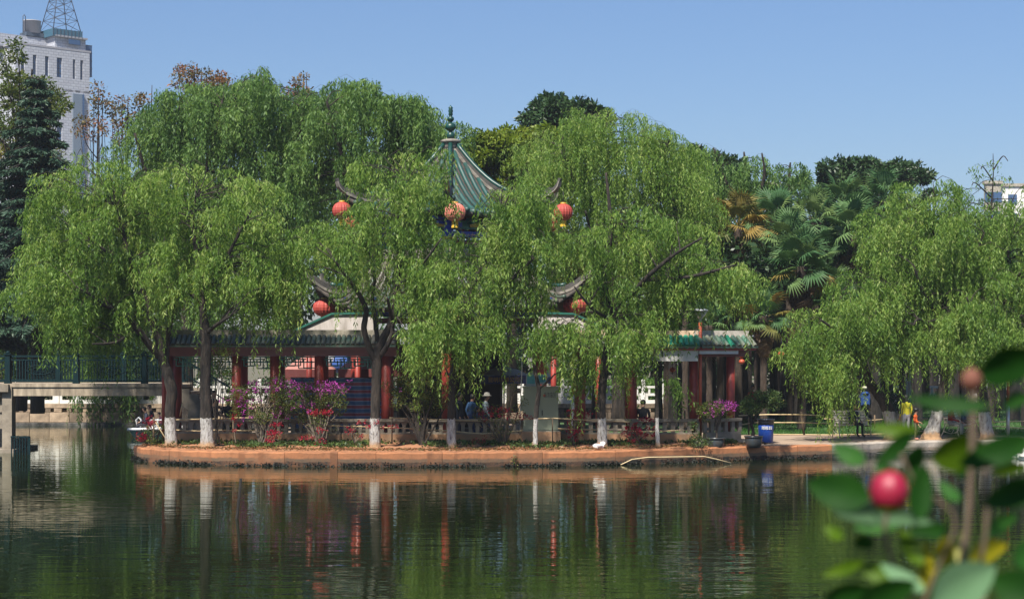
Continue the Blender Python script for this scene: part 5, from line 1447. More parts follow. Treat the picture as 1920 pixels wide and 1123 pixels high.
# ------------------------------------------------------------------ bougainvilleas and flowers
def bush(label, bpx, bpy, Y, ells, flow, seed, mat_f=M_purple, leafn=150, flown=70, stems=6, cr=(9, 16), name='bougainvillea', sw=.035, leaf=M_olive_leaf, fs=.075, z0=GZ + .05, group=None, stemmat=M_greytwig, th=0):
    rng = np.random.default_rng(seed); o = np.array((XP(bpx, Y), Y, z0)); root = thing(name, label, 'shrub', tuple(o), 0, group)
    k = MB(); cl = []
    for e in ells:
        for (px, py) in spread(rng, e, e[4]):
            cl.append((np.array(P(px, py, Y + rng.uniform(-.35, .35))) - o, rng.uniform(*cr) * Y / F))
    hub = [np.array((rng.normal(0, .06), rng.normal(0, .06), 0)) for _ in range(stems)]
    if th:
        k.tube(smooth_path([(0, 0, -.05), (.04, 0, th * .5), (-.02, 0, th)], 4), [sw * 1.5] * 4 + [sw * 1.2] * 5, 7); hub = [np.array((-.02, 0, th - .03))] * stems
    for i, (c, r_) in enumerate(cl):
        h = hub[i % stems]; m1 = h + (c - h) * .35 + np.array((rng.normal(0, .07), 0, abs(c[2]) * .18)); m2 = h + (c - h) * .7 + np.array((rng.normal(0, .06), 0, abs(c[2]) * .16))
        if i % 5 in (0, 2) or i < stems: k.tube(smooth_path([h, m1, m2, c], 3), list(np.linspace(sw * rng.uniform(.6, 1.2), .006, 10)), 5, caps=False)
    part('stems', k, stemmat, root)
    V = np.concatenate([leafball(rng, c, r_ * 1.1, leafn, .065) for c, r_ in cl])
    part('foliage', quadmesh('foliage', V, rng.normal(.5, .22, len(V)), leaf), None, root)
    V = []
    for e in flow:
        for (px, py) in spread(rng, e, e[4]):
            c = np.array(P(px, py, Y - .15 + rng.uniform(-.35, .25))) - o; V.append(leafball(rng, c, rng.uniform(.045, .12), int(flown * .62), fs * .9, .8))
    if V:
        V = np.concatenate(V); V = V.copy(); part('blossoms', quadmesh('blossoms', V, rng.normal(.5, .2, len(V)), mat_f), None, root)
    return root
bush('large magenta bougainvillea with many grey stems, left of the striped tarp', 492, 832, 57.0, [(500, 735, 60, 26, 16), (465, 755, 40, 30, 9), (540, 745, 30, 25, 6), (510, 775, 40, 16, 5)],
     [(510, 722, 45, 12, 20), (480, 740, 36, 16, 10), (450, 738, 20, 8, 6), (462, 765, 14, 24, 8), (430, 750, 18, 6, 4), (545, 730, 30, 14, 12), (530, 768, 20, 14, 6)], 201, flown=20, stems=7)
bush('magenta bougainvillea arching in front of the striped tarp', 600, 834, 57.2, [(600, 738, 48, 18, 13), (560, 760, 40, 22, 9), (620, 755, 25, 20, 6), (580, 775, 30, 16, 4)],
     [(600, 725, 40, 9, 18), (628, 728, 22, 12, 12), (570, 745, 34, 16, 10), (590, 760, 24, 14, 6), (650, 722, 12, 8, 3)], 202, flown=20, stems=5, sw=.045)
bush('olive-leaved shrub with twisting bare stems between the two middle willows', 790, 836, 57.2, [(770, 735, 45, 28, 13), (820, 740, 30, 22, 7), (745, 720, 25, 20, 6), (800, 760, 30, 16, 5)], [(770, 720, 34, 14, 2)], 203, name='shrub', flown=12, stems=6, sw=.05, stemmat=M_bark)
bush('scarlet-flowered shrub with tangled bare twigs left of the electrical cabinet', 945, 836, 57.2, [(930, 790, 40, 26, 10), (965, 745, 20, 40, 8), (915, 770, 24, 14, 4)], [(925, 772, 30, 8, 9), (908, 778, 14, 8, 4), (960, 778, 20, 6, 5), (990, 783, 12, 4, 3)], 204, M_crimson, 40, 34, 7, name='flowering_shrub', stemmat=M_twig)
bush('upright crimson-leaved shrub right of the electrical cabinet', 1076, 838, 57.3, [(1080, 790, 16, 34, 8)], [(1080, 785, 18, 18, 12), (1078, 812, 12, 12, 6), (1095, 778, 14, 8, 4)], 205, M_crimson, 24, 44, 4, name='flowering_shrub', stemmat=M_twig)
bush('crimson flowering shrub just left of the second whitewashed sapling', 1195, 838, 57.2, [(1195, 805, 30, 22, 9)], [(1190, 812, 22, 16, 13), (1215, 808, 20, 10, 7), (1212, 786, 14, 4, 5), (1205, 845, 8, 3, 3)], 206, M_crimson, 24, 50, 5, name='flowering_shrub', stemmat=M_twig)
bush('scarlet flowers spilling over the kerb at the left tip of the island', 285, 836, 57.6, [(290, 810, 24, 16, 7), (275, 826, 18, 8, 4)], [(266, 818, 9, 7, 9), (280, 790, 10, 6, 4), (284, 797, 6, 8, 3)], 207, M_crimson, 60, 50, 6, name='flowering_shrub', stemmat=M_twig, z0=GZ)
bush('small scarlet flowers below the magenta bougainvillea', 515, 834, 56.7, [(512, 815, 10, 12, 3)], [(512, 812, 10, 6, 6), (508, 826, 8, 5, 3), (516, 796, 10, 3, 3)], 208, M_crimson, 20, 44, 3, name='flowering_shrub', stemmat=M_twig)
bush('scatter of scarlet blooms at the foot of the second bougainvillea', 605, 836, 56.7, [(600, 810, 20, 14, 3)], [(588, 772, 9, 4, 4), (613, 772, 8, 5, 4), (600, 808, 6, 4, 2), (602, 828, 8, 4, 3), (575, 820, 12, 4, 3)], 209, M_crimson, 14, 40, 4, name='flowering_shrub', stemmat=M_twig)
bush('thin scarlet-flowered twigs before the willow trunk and the arched balustrade', 665, 838, 56.6, [(665, 806, 24, 14, 3)], [(655, 806, 8, 4, 3), (680, 792, 9, 4, 2), (700, 798, 9, 8, 4), (682, 816, 5, 3, 1), (715, 800, 8, 5, 2), (740, 800, 8, 4, 2)], 210, M_crimson, 12, 36, 4, name='flowering_shrub', stemmat=M_twig)
bush('single scarlet bloom on a thin cane beside the second willow', 437, 834, 56.6, [(437, 800, 3, 10, 1)], [(438, 782, 6, 4, 3), (450, 792, 3, 4, 1), (436, 808, 4, 5, 1)], 211, M_crimson, 10, 36, 2, name='flowering_shrub', stemmat=M_twig)
bush('small scarlet sprigs in the bed right of the thin dark-trunked willow', 900, 842, 56.2, [(896, 832, 12, 5, 2)], [(888, 824, 5, 3, 2), (896, 828, 5, 3, 1), (907, 823, 5, 4, 2)], 212, M_crimson, 12, 26, 3, name='flowering_shrub', stemmat=M_twig, fs=.05)
bush('green leafy plant beside the foot of the lamp post', 1308, 842, 56.9, [(1310, 832, 16, 8, 5), (1300, 812, 8, 16, 2)], [], 213, M_crimson, 110, 0, 4, name='leafy_plant', leaf=M_cover)
bush('leafy vine curling down beside the second willow under the gallery eave', 408, 836, 57.4, [(412, 680, 16, 20, 8), (418, 655, 10, 14, 4), (430, 700, 8, 8, 2)], [], 214, M_purple, 70, 0, 3, name='vine', leaf=M_lime_leaf, sw=.015)
# potted trees
def potted(label, px, py_top, py_bot, w, Y, ells, flow, seed, trunk):
    z0 = ZP(py_bot, Y); r = w / 2 * Y / F; h = ZP(py_top, Y) - z0
    root = thing('plant_pot', label + ' pot', 'plant pot', (XP(px, Y), Y, z0))
    k = MB(); k.lathe([(r * .62, 0), (r * .72, .02), (r * .88, h * .35), (r * .93, h * .75), (r * .92, h * .86), (r * 1.02, h * .93), (r * 1.02, h), (r * .9, h), (r * .86, h * .82), (0.001, h * .80)], 28); part('bowl', k, M_pot, root)
    k = MB(); k.lathe([(r * .84, h * .84), (0.001, h * .88)], 20); part('soil', k, M_soil, root)
    b = bush(label.replace('dark glazed', '').strip(), px, py_top, Y, ells, flow, seed, M_purple, 210, 30, 5, name='potted_tree', sw=.03, z0=z0 + h * .84, cr=(11, 18), leaf=M_olive_leaf if flow else M_cover)
    return root
def pot_only(label, px, py_top, py_bot, w, Y):
    z0 = ZP(py_bot, Y); r = w / 2 * Y / F; h = ZP(py_top, Y) - z0
    root = thing('plant_pot', label, 'plant pot', (XP(px, Y), Y, z0))
    k = MB(); k.lathe([(r * .62, 0), (r * .72, .02), (r * .88, h * .35), (r * .93, h * .75), (r * .90, h * .86), (r * 1.02, h * .90), (r * 1.02, h), (r * .9, h), (r * .86, h * .82), (0.001, h * .80)], 28); part('bowl', k, M_pot, root)
    k = MB(); k.lathe([(r * .84, h * .84), (0.001, h * .88)], 20); part('soil', k, M_soil, root)
    return z0 + h * .84
zt = pot_only('dark glazed pot with wide rim, left of the pair, holding the purple-flowered bonsai', 1342, 820, 842, 35, 57.3)
bush('purple-flowered bonsai bougainvillea growing in the left glazed pot', 1342, 822, 57.3, [(1342, 768, 32, 12, 11), (1325, 775, 18, 8, 4)], [(1355, 760, 26, 8, 18), (1335, 770, 20, 8, 6), (1372, 762, 14, 8, 7)], 221, M_purple, 120, 26, 4, (8, 13), 'potted_tree', .03, M_olive_leaf, .06, zt, th=.3, stemmat=M_bark)
zt = pot_only('dark glazed pot right of the pair, holding the green bonsai beside the blue bin', 1413, 817, 839, 35, 57.5)
bush('green flat-topped bonsai tree growing in the right glazed pot', 1410, 818, 57.5, [(1430, 752, 34, 11, 14), (1405, 760, 18, 9, 6), (1440, 742, 18, 6, 5)], [], 222, M_purple, 210, 0, 4, (8, 14), 'potted_tree', .042, M_cover, .06, zt, th=.42, stemmat=M_bark)

# ------------------------------------------------------------------ props on and round the island
def text_mesh(body, size, name, mat, extr=.002):
    cu = bpy.data.curves.new(name, 'FONT'); cu.body = body; cu.size = size; cu.extrude = extr; cu.align_x = 'CENTER'; cu.align_y = 'CENTER'; cu.resolution_u = 2
    o = bpy.data.objects.new('tmp', cu); COL.objects.link(o)
    dg = bpy.context.evaluated_depsgraph_get(); dg.update()
    me = bpy.data.meshes.new_from_object(o.evaluated_get(dg)); bpy.data.objects.remove(o); me.name = name
    me.materials.clear(); me.materials.append(mat)
    return me
# electrical cabinet
YC = 57.75
root = thing('electrical_cabinet', 'tall grey-green electrical cabinet with two doors and black lettering on the plinth', 'cabinet', (XP(1014, YC), YC, GZ + .53))
cw = 66 * YC / F; ch = ZP(727, YC) - GZ - .53
k = MB(); k.box((0, .3, ch / 2), (cw, .6, ch)); k.box((0, .3, ch + .02), (cw + .05, .66, .05)); part('body', k, M_cabinet, root)
for s in (-1, 1):
    k = MB(); k.box((s * cw * .247, -.008, ch * .49), (cw * .475, .02, ch * .93)); d = part('door', k, M_cabinet, root)
    if s > 0:
        k = MB(); k.box((cw * .04, -.03, ch * .42), (.03, .03, .17)); part('handle', k, M_black, d)
for j, (tx, zz) in enumerate((('有电危险', ch * .86), ('请勿靠近', ch * .80))):
    part('lettering', text_mesh(tx, .10, 'lettering', M_black), None, root, (cw * .26, -.021, zz), (R(90), 0, 0))
k = MB(); k.box((0, 0, 0), (.07, .004, .08)); part('warning_mark', k, M_orangepole, root, (cw * .10, -.02, ch * .82))
root = thing('meter_box', 'small grey-green box mounted left of the electrical cabinet on a blue stake', 'box', (XP(983, 57.9), 57.9, GZ))
k = MB(); k.box((0, .1, ZP(756, 57.9) - GZ), (.24, .2, .52)); part('box', k, M_cabinet, root); k = MB(); k.box((.0, -.005, ZP(756, 57.9) - GZ), (.2, .012, .46)); part('lid', k, M_cabinet, root)
k = MB(); k.box((0, .1, .55), (.05, .05, .9)); part('stake', k, M_bluecanvas, root)
root = thing('info_board', 'pale cyan printed board with lettering fixed above the electrical cabinet', 'sign', P(1004, 712, 58.6)); 
k = MB(); k.box((-.15, 0, 0), (.33, .03, .42)); k.box((.22, 0, .02), (.28, .03, .34)); part('board', k, M_greycanvas, root); k = MB(); k.box((-.15, -.02, .02), (.26, .01, .3)); k.box((.22, -.02, .04), (.22, .01, .24)); part('print', k, M_cyan, root)
k = MB(); k.tube([(0, .03, -2.2), (0, .03, .2)], .02, 6); part('post', k, M_metal, root)
# white pipe next to it
root = thing('white_pipe', 'thin white pole hanging vertically in front of the red pavilion column', 'pipe', (XP(976, 58.0), 58.0, ZP(742, 58))); k = MB(); k.tube([(0, 0, 0), (0.05, 0, .9), (.03, 0, 1.7)], .018, 6); part('tube', k, M_whitepaint, root)
k = MB(); k.tube([(0.0, 0, 0), (-.02, 0, -1.3)], .014, 5); part('lower_tube', k, M_whitepaint, root)
# round fretwork disc on red post
root = thing('round_emblem', 'round openwork fretwork disc on a red and white pole right of the cabinet', 'sign', (XP(1074, 58.0), 58.0, GZ))
zc = ZP(686, 58.0) - GZ; k = MB(); k.tube([(0, .05, 0), (0, .05, ZP(740, 58) - GZ)], .05, 10); part('pole_base', k, M_whitepaint, root)
k = MB(); k.tube([(0, .05, ZP(740, 58) - GZ), (0, .05, zc + .9)], .055, 10); part('pole', k, M_orangepole, root)
k = MB()
for rr in (.22, .17): k.tube([(rr * math.cos(a), 0, zc + rr * math.sin(a)) for a in np.linspace(0, 2 * PI, 25)], .022, 6, caps=False)
for a in range(8):
    t = a * PI / 4; k.tube([(.05 * math.cos(t), 0, zc + .05 * math.sin(t)), (.12 * math.cos(t + .5), 0, zc + .12 * math.sin(t + .5)), (.2 * math.cos(t), 0, zc + .2 * math.sin(t))], .014, 5)
part('fretwork_disc', k, M_whitepaint, root)
# lamp posts
root = thing('lamp_post', 'orange-red lamp post with a flat conical lamp rising through the gallery roof', 'street lamp', (XP(1313, 58.85), 58.85, GZ))
k = MB(); k.tube([(0, 0, 0), (0, 0, ZP(605, 58.85) - GZ)], .055, 12); part('pole', k, M_orangepole, root); zl = ZP(605, 58.85) - GZ
k = MB(); k.tube([(0, 0, zl), (0, 0, zl + .14)], .04, 10); k.lathe([(.05, zl + .12), (.1, zl + .18), (.28, zl + .38), (.28, zl + .39)], 20); part('lamp_bowl', k, M_lampglass, root)
k = MB(); k.lathe([(.30, zl + .385), (.31, zl + .40), (.2, zl + .45), (.06, zl + .475), (.001, zl + .48)], 20); part('lamp_cap', k, M_metal, root)
root = thing('lamp_post', 'slim blue-grey lamp post behind the woman in the yellow jacket', 'street lamp', (XP(1708, 65.2), 65.2, GZ))
k = MB(); k.tube([(0, 0, 0), (-.06, 0, 2.0), (-.12, 0, 3.6)], .055, 10); part('pole', k, M_bluepole, root); k = MB(); k.lathe([(.05, 3.6), (.2, 3.8), (.22, 3.85), (.001, 3.98)], 14, (-.12, 0, 0)); part('lamp_head', k, M_lampglass, root)
root = thing('lamp_post', 'red lamp post with grey lower half at the far right', 'street lamp', (XP(1890, 63.4), 63.4, GZ)); zs = ZP(758, 63.4) - GZ
k = MB(); k.tube([(0, 0, 0), (0, 0, zs)], .062, 10); part('pole_base', k, M_metal, root); k = MB(); k.tube([(0, 0, zs), (0, 0, 3.2)], .055, 10); part('pole', k, M_redcol, root); k = MB(); k.lathe([(.05, 3.2), (.25, 3.42), (.26, 3.46), (.001, 3.56)], 14); part('lamp_head', k, M_lampglass, root)
# bin
YB_ = 60.6
root = thing('litter_bin', 'round blue plastic bin with black liner and white Chinese lettering', 'litter bin', (XP(1436, YB_), YB_, GZ))
hh = ZP(786, YB_) - GZ; k = MB(); k.lathe([(.235, 0), (.25, .02), (.262, hh * .55), (.27, hh)], 28); part('body', k, M_bin, root)
k = MB(); k.lathe([(.285, hh * .78), (.28, hh * .9), (.3, hh * .98), (.31, hh * 1.0), (.25, hh * 1.02), (.24, hh * .8)], 22, gore=.035); part('liner', k, M_binliner, root)
k = MB(); k.tube([(.30 * math.cos(a), .30 * math.sin(a), hh) for a in np.linspace(0, 2 * PI, 24)], .02, 6, caps=False); part('rim', k, M_binliner, root)
for i, chh in enumerate('翠湖公园'):
    a = R(-90 + (i - 1.5) * 19); part('lettering', text_mesh(chh, .125, 'lettering', M_whitepaint, .003), None, root, (.272 * math.cos(a), .272 * math.sin(a), hh * .63), (R(90), 0, a + R(90)))
# bamboo rails
def pole_line(label, pts, r=.022, group='bamboo poles lashed up as low rails', stakes=()):
    ws = [P(*p) for p in pts]; o = ws[0]
    root = thing('bamboo_rail', label, 'rail', tuple(o), 0, group)
    k = MB(); k.tube([w - o for w in ws], r, 6); part('pole', k, M_bamboo, root)
    return root
def stake(label, px, pt, pb, Y, r=.028, lean=0, mat=None):
    w = P(px, pb, Y); root = thing('stake', label, 'stake', tuple(w), 0, 'stakes holding up the bamboo rails'); k = MB(); k.tube([(0, 0, -.05), (lean, 0, (pb - pt) * Y / F)], r, 6); part('shaft', k, mat or M_stake, root)
pole_line('upper bamboo pole running along the left balustrade past the second willow', [(322, 787, 57.9), (400, 785, 57.9), (450, 783, 57.8), (520, 785, 57.8)])
pole_line('lower bamboo pole in front of the arched balustrade at the left', [(330, 806, 57.9), (372, 808, 57.9), (400, 806, 57.8), (500, 808, 57.8)])
pole_line('thin bamboo pole across the balustrade below the striped tarp', [(575, 797, 57.9), (660, 799, 57.9), (740, 802, 57.9)])
pole_line('upper bamboo pole along the balustrade left of the pavilion centre', [(730, 783, 57.9), (790, 785, 57.9), (860, 788, 57.8), (935, 789, 57.8)])
pole_line('lower bamboo pole sagging along the balustrade below the pavilion centre', [(735, 801, 57.9), (820, 806, 57.9), (905, 813, 57.8), (995, 806, 57.8)])
pole_line('upper bamboo pole crossing in front of the electrical cabinet', [(965, 786, 57.0), (1040, 784, 57.0), (1095, 787, 57.0), (1180, 791, 57.0)])
pole_line('lower bamboo pole right of the electrical cabinet', [(1046, 803, 57.2), (1100, 805, 57.2), (1200, 809, 57.2), (1300, 806, 57.2)])
pole_line('bamboo pole rail behind the potted trees', [(1385, 779, 62.5), (1440, 777, 62.5), (1500, 777, 62.5), (1545, 779, 63.5)])
pole_line('lower bamboo pole rail behind the potted trees', [(1385, 797, 62.5), (1412, 792, 62.5), (1500, 792, 62.5), (1600, 795, 64)])
pole_line('bamboo pole rail passing behind the first bench', [(1545, 785, 65.6), (1630, 788, 65.8), (1680, 784, 65.8), (1740, 785, 66)])
pole_line('bamboo pole lying along the lawn edge behind the first bench', [(1450, 814, 66.3), (1560, 815, 66.3), (1660, 813, 66.3), (1760, 806, 66.5)])
pole_line('upper bamboo pole rail behind the right bench', [(1800, 796, 65.8), (1860, 791, 65.8), (1960, 788, 65.8)])
pole_line('lower bamboo pole rail behind the right bench', [(1800, 799, 65.7), (1870, 799, 65.7), (1960, 806, 65.7)])
pole_line('long bamboo pole bowed over the kerb into the water', [(1164, 871, 54.9), (1185, 861, 55.1), (1215, 857, 55.2), (1320, 855.5, 55.3), (1345, 861, 55.6), (1371, 868, 55.8)], .018)
pole_line('pale bamboo pole slanting down from the quay into the water at the right', [(1612, 862, 59.8), (1660, 838, 60.6)], .028)
pole_line('bamboo cane leaning against the stair wall behind the leaning willow', [(1, 1, 1)] and [(337, 780, 57.6), (342, 755, 57.6)], .02)
pole_line('pale cane leaning at the left tip of the island', [(288, 785, 57.4), (311, 823, 57.2)], .02)
for (px, pt, pb, Y, r_, ln, lb) in ((288, 782, 822, 57.3, .03, 0, 'brown stake at the left tip of the island'), (735, 783, 829, 57.5, .025, 0, 'tan stake in the bed right of the third willow'), (1036, 783, 829, 57.0, .022, 0, 'brown stake in front of the cabinet plinth'), (1404, 780, 812, 62.6, .03, 0, 'short brown stake behind the left potted tree'), (1508, 772, 812, 63, .04, -.12, 'brown stake leaning left on the lawn edge'), (1640, 778, 800, 65.8, .03, 0, 'stake behind the first bench'), (1284, 770, 812, 60, .03, 0, 'stake behind the square-holed balustrade'), (1308, 815, 840, 57, .02, 0, 'thin stake at the foot of the lamp post'), (998, 828, 846, 56, .015, 0, 'short pale stick beside the whitewashed sapling'), (437, 782, 835, 57.2, .02, 0, 'cane standing beside the second willow')):
    stake(lb, px, pt, pb, Y, r_, ln)
root = thing('timber_plank', 'reddish plank lying from the cabinet plinth down to the kerb', 'plank', tuple(P(1008, 831, 57.3)))
k = MB(); k.bar((0, 0, .03), P(1072, 846, 55.6) - P(1008, 831, 57.3) + Vector((0, 0, .05)), .2, .06); part('board', k, M_basewall, root)
root = thing('sunken_post', 'weathered dark stick leaning out of the open water', 'post', tuple(P(444, 972, 37.6)))
k = MB(); k.tube([(-.03, 0, -.4), (0, 0, 0), (.05, 0, .42), (.085, 0, .86)], [.04, .038, .034, .03], 7, jit=.3, rnd=rg); part('shaft', k, M_bark_dark, root)
# algae-dark mooring ropes/weed along the kerb
root = thing('weed_clump', 'tuft of dark weed growing from the kerb joint at the waterline', 'plant', tuple(P(966, 866, 54.4)))
rng = np.random.default_rng(5); V = leafball(rng, (0, 0, .05), .12, 90, .06, 1.6); part('foliage', quadmesh('foliage', V, rng.random(90), M_cover), None, root)

# stalls behind the gallery
def parasol(label, px, apex, rim, half, Y, top, val, pole=True, group='canvas parasols behind the gallery', letter=None, vh=.28):
    z0 = GZ; root = thing('parasol', label, 'parasol', (XP(px, Y), Y, z0), 0, group); r_ = half * Y / F; zr = ZP(rim, Y) - z0; za = ZP(apex, Y) - z0
    k = MB(); n = 8; vs = [(0, 0, za)]; 
    for rr, f in ((.55, .38), (1, 1)):
        for q in range(n): a = 2 * PI * (q + .5) / n; vs.append((r_ * rr * math.cos(a), r_ * rr * math.sin(a), za + (zr - za) * f))
    k.add(vs, [(0, 1 + q, 1 + (q + 1) % n) for q in range(n)] + [(1 + q, 1 + n + q, 1 + n + (q + 1) % n, 1 + (q + 1) % n) for q in range(n)]); part('canopy', k, top, root)
    k = MB()
    for q in range(n):
        a, b_ = vs[1 + n + q], vs[1 + n + (q + 1) % n]; k.add([a, b_, (b_[0] * .99, b_[1] * .99, b_[2] - vh), (a[0] * .99, a[1] * .99, a[2] - vh)], [(0, 1, 2, 3)])
    part('valance', k, val, root)
    k = MB(); k.tube([(0, 0, 0), (0, 0, za + .06)], .03, 8); part('pole', k, M_metal, root)
    if letter:
        part('lettering', text_mesh(letter, .2, 'lettering', M_yellow), None, root, (.0, -r_ * math.cos(PI / 8) - .02, zr - vh * .55), (R(90), 0, 0))
    return root
parasol('dusty red parasol seen under the gallery fretwork, left of the two', 582, 664, 692, 50, 66, M_pinkcanvas, M_maroon, vh=.42)
parasol('dusty red parasol seen under the gallery fretwork, nearer the third willow', 684, 664, 692, 52, 65.5, M_pinkcanvas, M_maroon, vh=.42)
parasol('maroon parasol right of the third willow', 735, 668, 692, 46, 64.5, M_maroon, M_maroon)
parasol('grey-white parasol with navy fringe and yellow lettering below the pavilion', 945, 686, 703, 50, 67, M_greycanvas, M_navycanvas, letter='昆明翠湖公园', vh=.32)
parasol('second grey-white parasol behind the electrical cabinet', 1008, 692, 706, 32, 68, M_greycanvas, M_navycanvas, vh=.25)
# blue and white wrapped bundle
root = thing('inflatable', 'blue and white inflatable shape standing between the two dusty red parasols', 'inflatable', tuple(P(632, 694, 67.5)))
k = MB(); k.lathe([(.2, 0), (.42, .12), (.5, .35), (.42, .6), (.2, .74), (.001, .78)], 16, (.18, 0, -.1)); part('blue_body', k, M_bluecanvas, root)
k = MB(); k.lathe([(.15, 0), (.3, .1), (.32, .4), (.2, .6), (.001, .68)], 14, (-.3, -.1, .1)); k.lathe([(.12, 0), (.3, .1), (.2, .26), (.001, .3)], 14, (.72, 0, .3)); part('white_body', k, M_greycanvas, root)
k = MB(); k.tube([(.1, 0, -2.6), (.1, 0, 0)], .04, 6); part('pole', k, M_metal, root)
# striped tarpaulin
m, nt_, b = newmat('striped_tarpaulin'); tc = nt_.nodes.new('ShaderNodeTexCoord'); sp_ = nt_.nodes.new('ShaderNodeSeparateXYZ'); nt_.links.new(tc.outputs['Object'], sp_.inputs[0])
ml = nt_.nodes.new('ShaderNodeMath'); ml.operation = 'MULTIPLY'; ml.inputs[1].default_value = 1 / .262; nt_.links.new(sp_.outputs[2], ml.inputs[0]); fr_ = nt_.nodes.new('ShaderNodeMath'); fr_.operation = 'FRACT'; nt_.links.new(ml.outputs[0], fr_.inputs[0])
cr_ = ramp(nt_, fr_.outputs[0], [(0, (.045, .11, .24)), (.38, (.32, .38, .5)), (.46, (.26, .05, .07)), (.86, (.32, .38, .5)), (.93, (.03, .075, .16))]); nt_.nodes[-1].color_ramp.interpolation = 'CONSTANT'
nt_.links.new(cr_, b.inputs['Base Color']); b.inputs['Roughness'].default_value = .55
YT = 60.6; root = thing('striped_tarp', 'blue and maroon horizontally striped tarpaulin hung across the gallery', 'tarpaulin', (XP(545, YT), YT, GZ))
k = MB(); W = XP(722, YT) - XP(545, YT); Hh = ZP(708, YT) - GZ; NXx = 60; vs = []
for i in range(NXx + 1):
    for j in range(13):
        u, v = i / NXx, j / 12; vs.append((u * W, .05 * math.sin(u * 31 + v * 2) + .03 * math.sin(u * 67 + v * 5) - .05 * v, .02 + v * Hh - .04 * math.sin(u * PI * 3) ** 2 * v))
k.add(vs, [(i * 13 + j, (i + 1) * 13 + j, (i + 1) * 13 + j + 1, i * 13 + j + 1) for i in range(NXx) for j in range(12)], 0, True); part('sheet', k, m, root)
k = MB(); k.tube([(0, 0, Hh), (W, 0, Hh)], .02, 6); part('rope', k, M_black, root)

# ------------------------------------------------------------------ benches
def bench(label, px, Y, rz, wid=1.35):
    root = thing('park_bench', label, 'bench', (XP(px, Y), Y, GZ), rz)
    for i in range(5):
        k = MB(); k.box((0, -.36 + i * .105, .43 + (0.01 if i in (0, 4) else 0)), (wid, .085, .03)); part('seat_slat', k, M_benchslat, root)
    for i in range(5):
        k = MB(); k.box((0, .14 + i * .035, .52 + i * .1), (wid, .03, .075)); part('back_slat', k, M_benchslat, root)
    for s in (-1, 1):
        k = MB(); x = s * (wid / 2 - .03)
        def sc(pts, r=.02): k.tube(smooth_path([(x, a, b_) for a, b_ in pts], 4), r, 6)
        sc([(.14, .42), (.2, .7), (.29, .98)]); sc([(-.40, 0), (-.35, .2), (-.40, .42)]); sc([(.30, 0), (.2, .2), (.14, .42)]); sc([(-.42, .40), (-.1, .38), (.16, .40)])
        sc([(.2, .66), (0, .68), (-.28, .66), (-.42, .62), (-.44, .53), (-.37, .5), (-.33, .56)], .022)
        sc([(-.3, .42), (-.34, .52), (-.28, .64)], .015); sc([(-.35, .2), (-.1, .12), (.2, .2)], .015); sc([(-.1, .12), (-.18, .25), (-.08, .33), (0, .24), (-.08, .2)], .012); sc([(0.02, .42), (.08, .54), (0, .6), (-.08, .52)], .012)
        part('side_frame', k, M_iron, root)
    return root
bench('cream slatted bench with scrolled iron arms, seating the dark-clothed person', 1596, 64.6, R(12), 1.28)
bench('cream slatted bench at the right, seating the two people in hats', 1792, 65.0, R(52), 1.3)

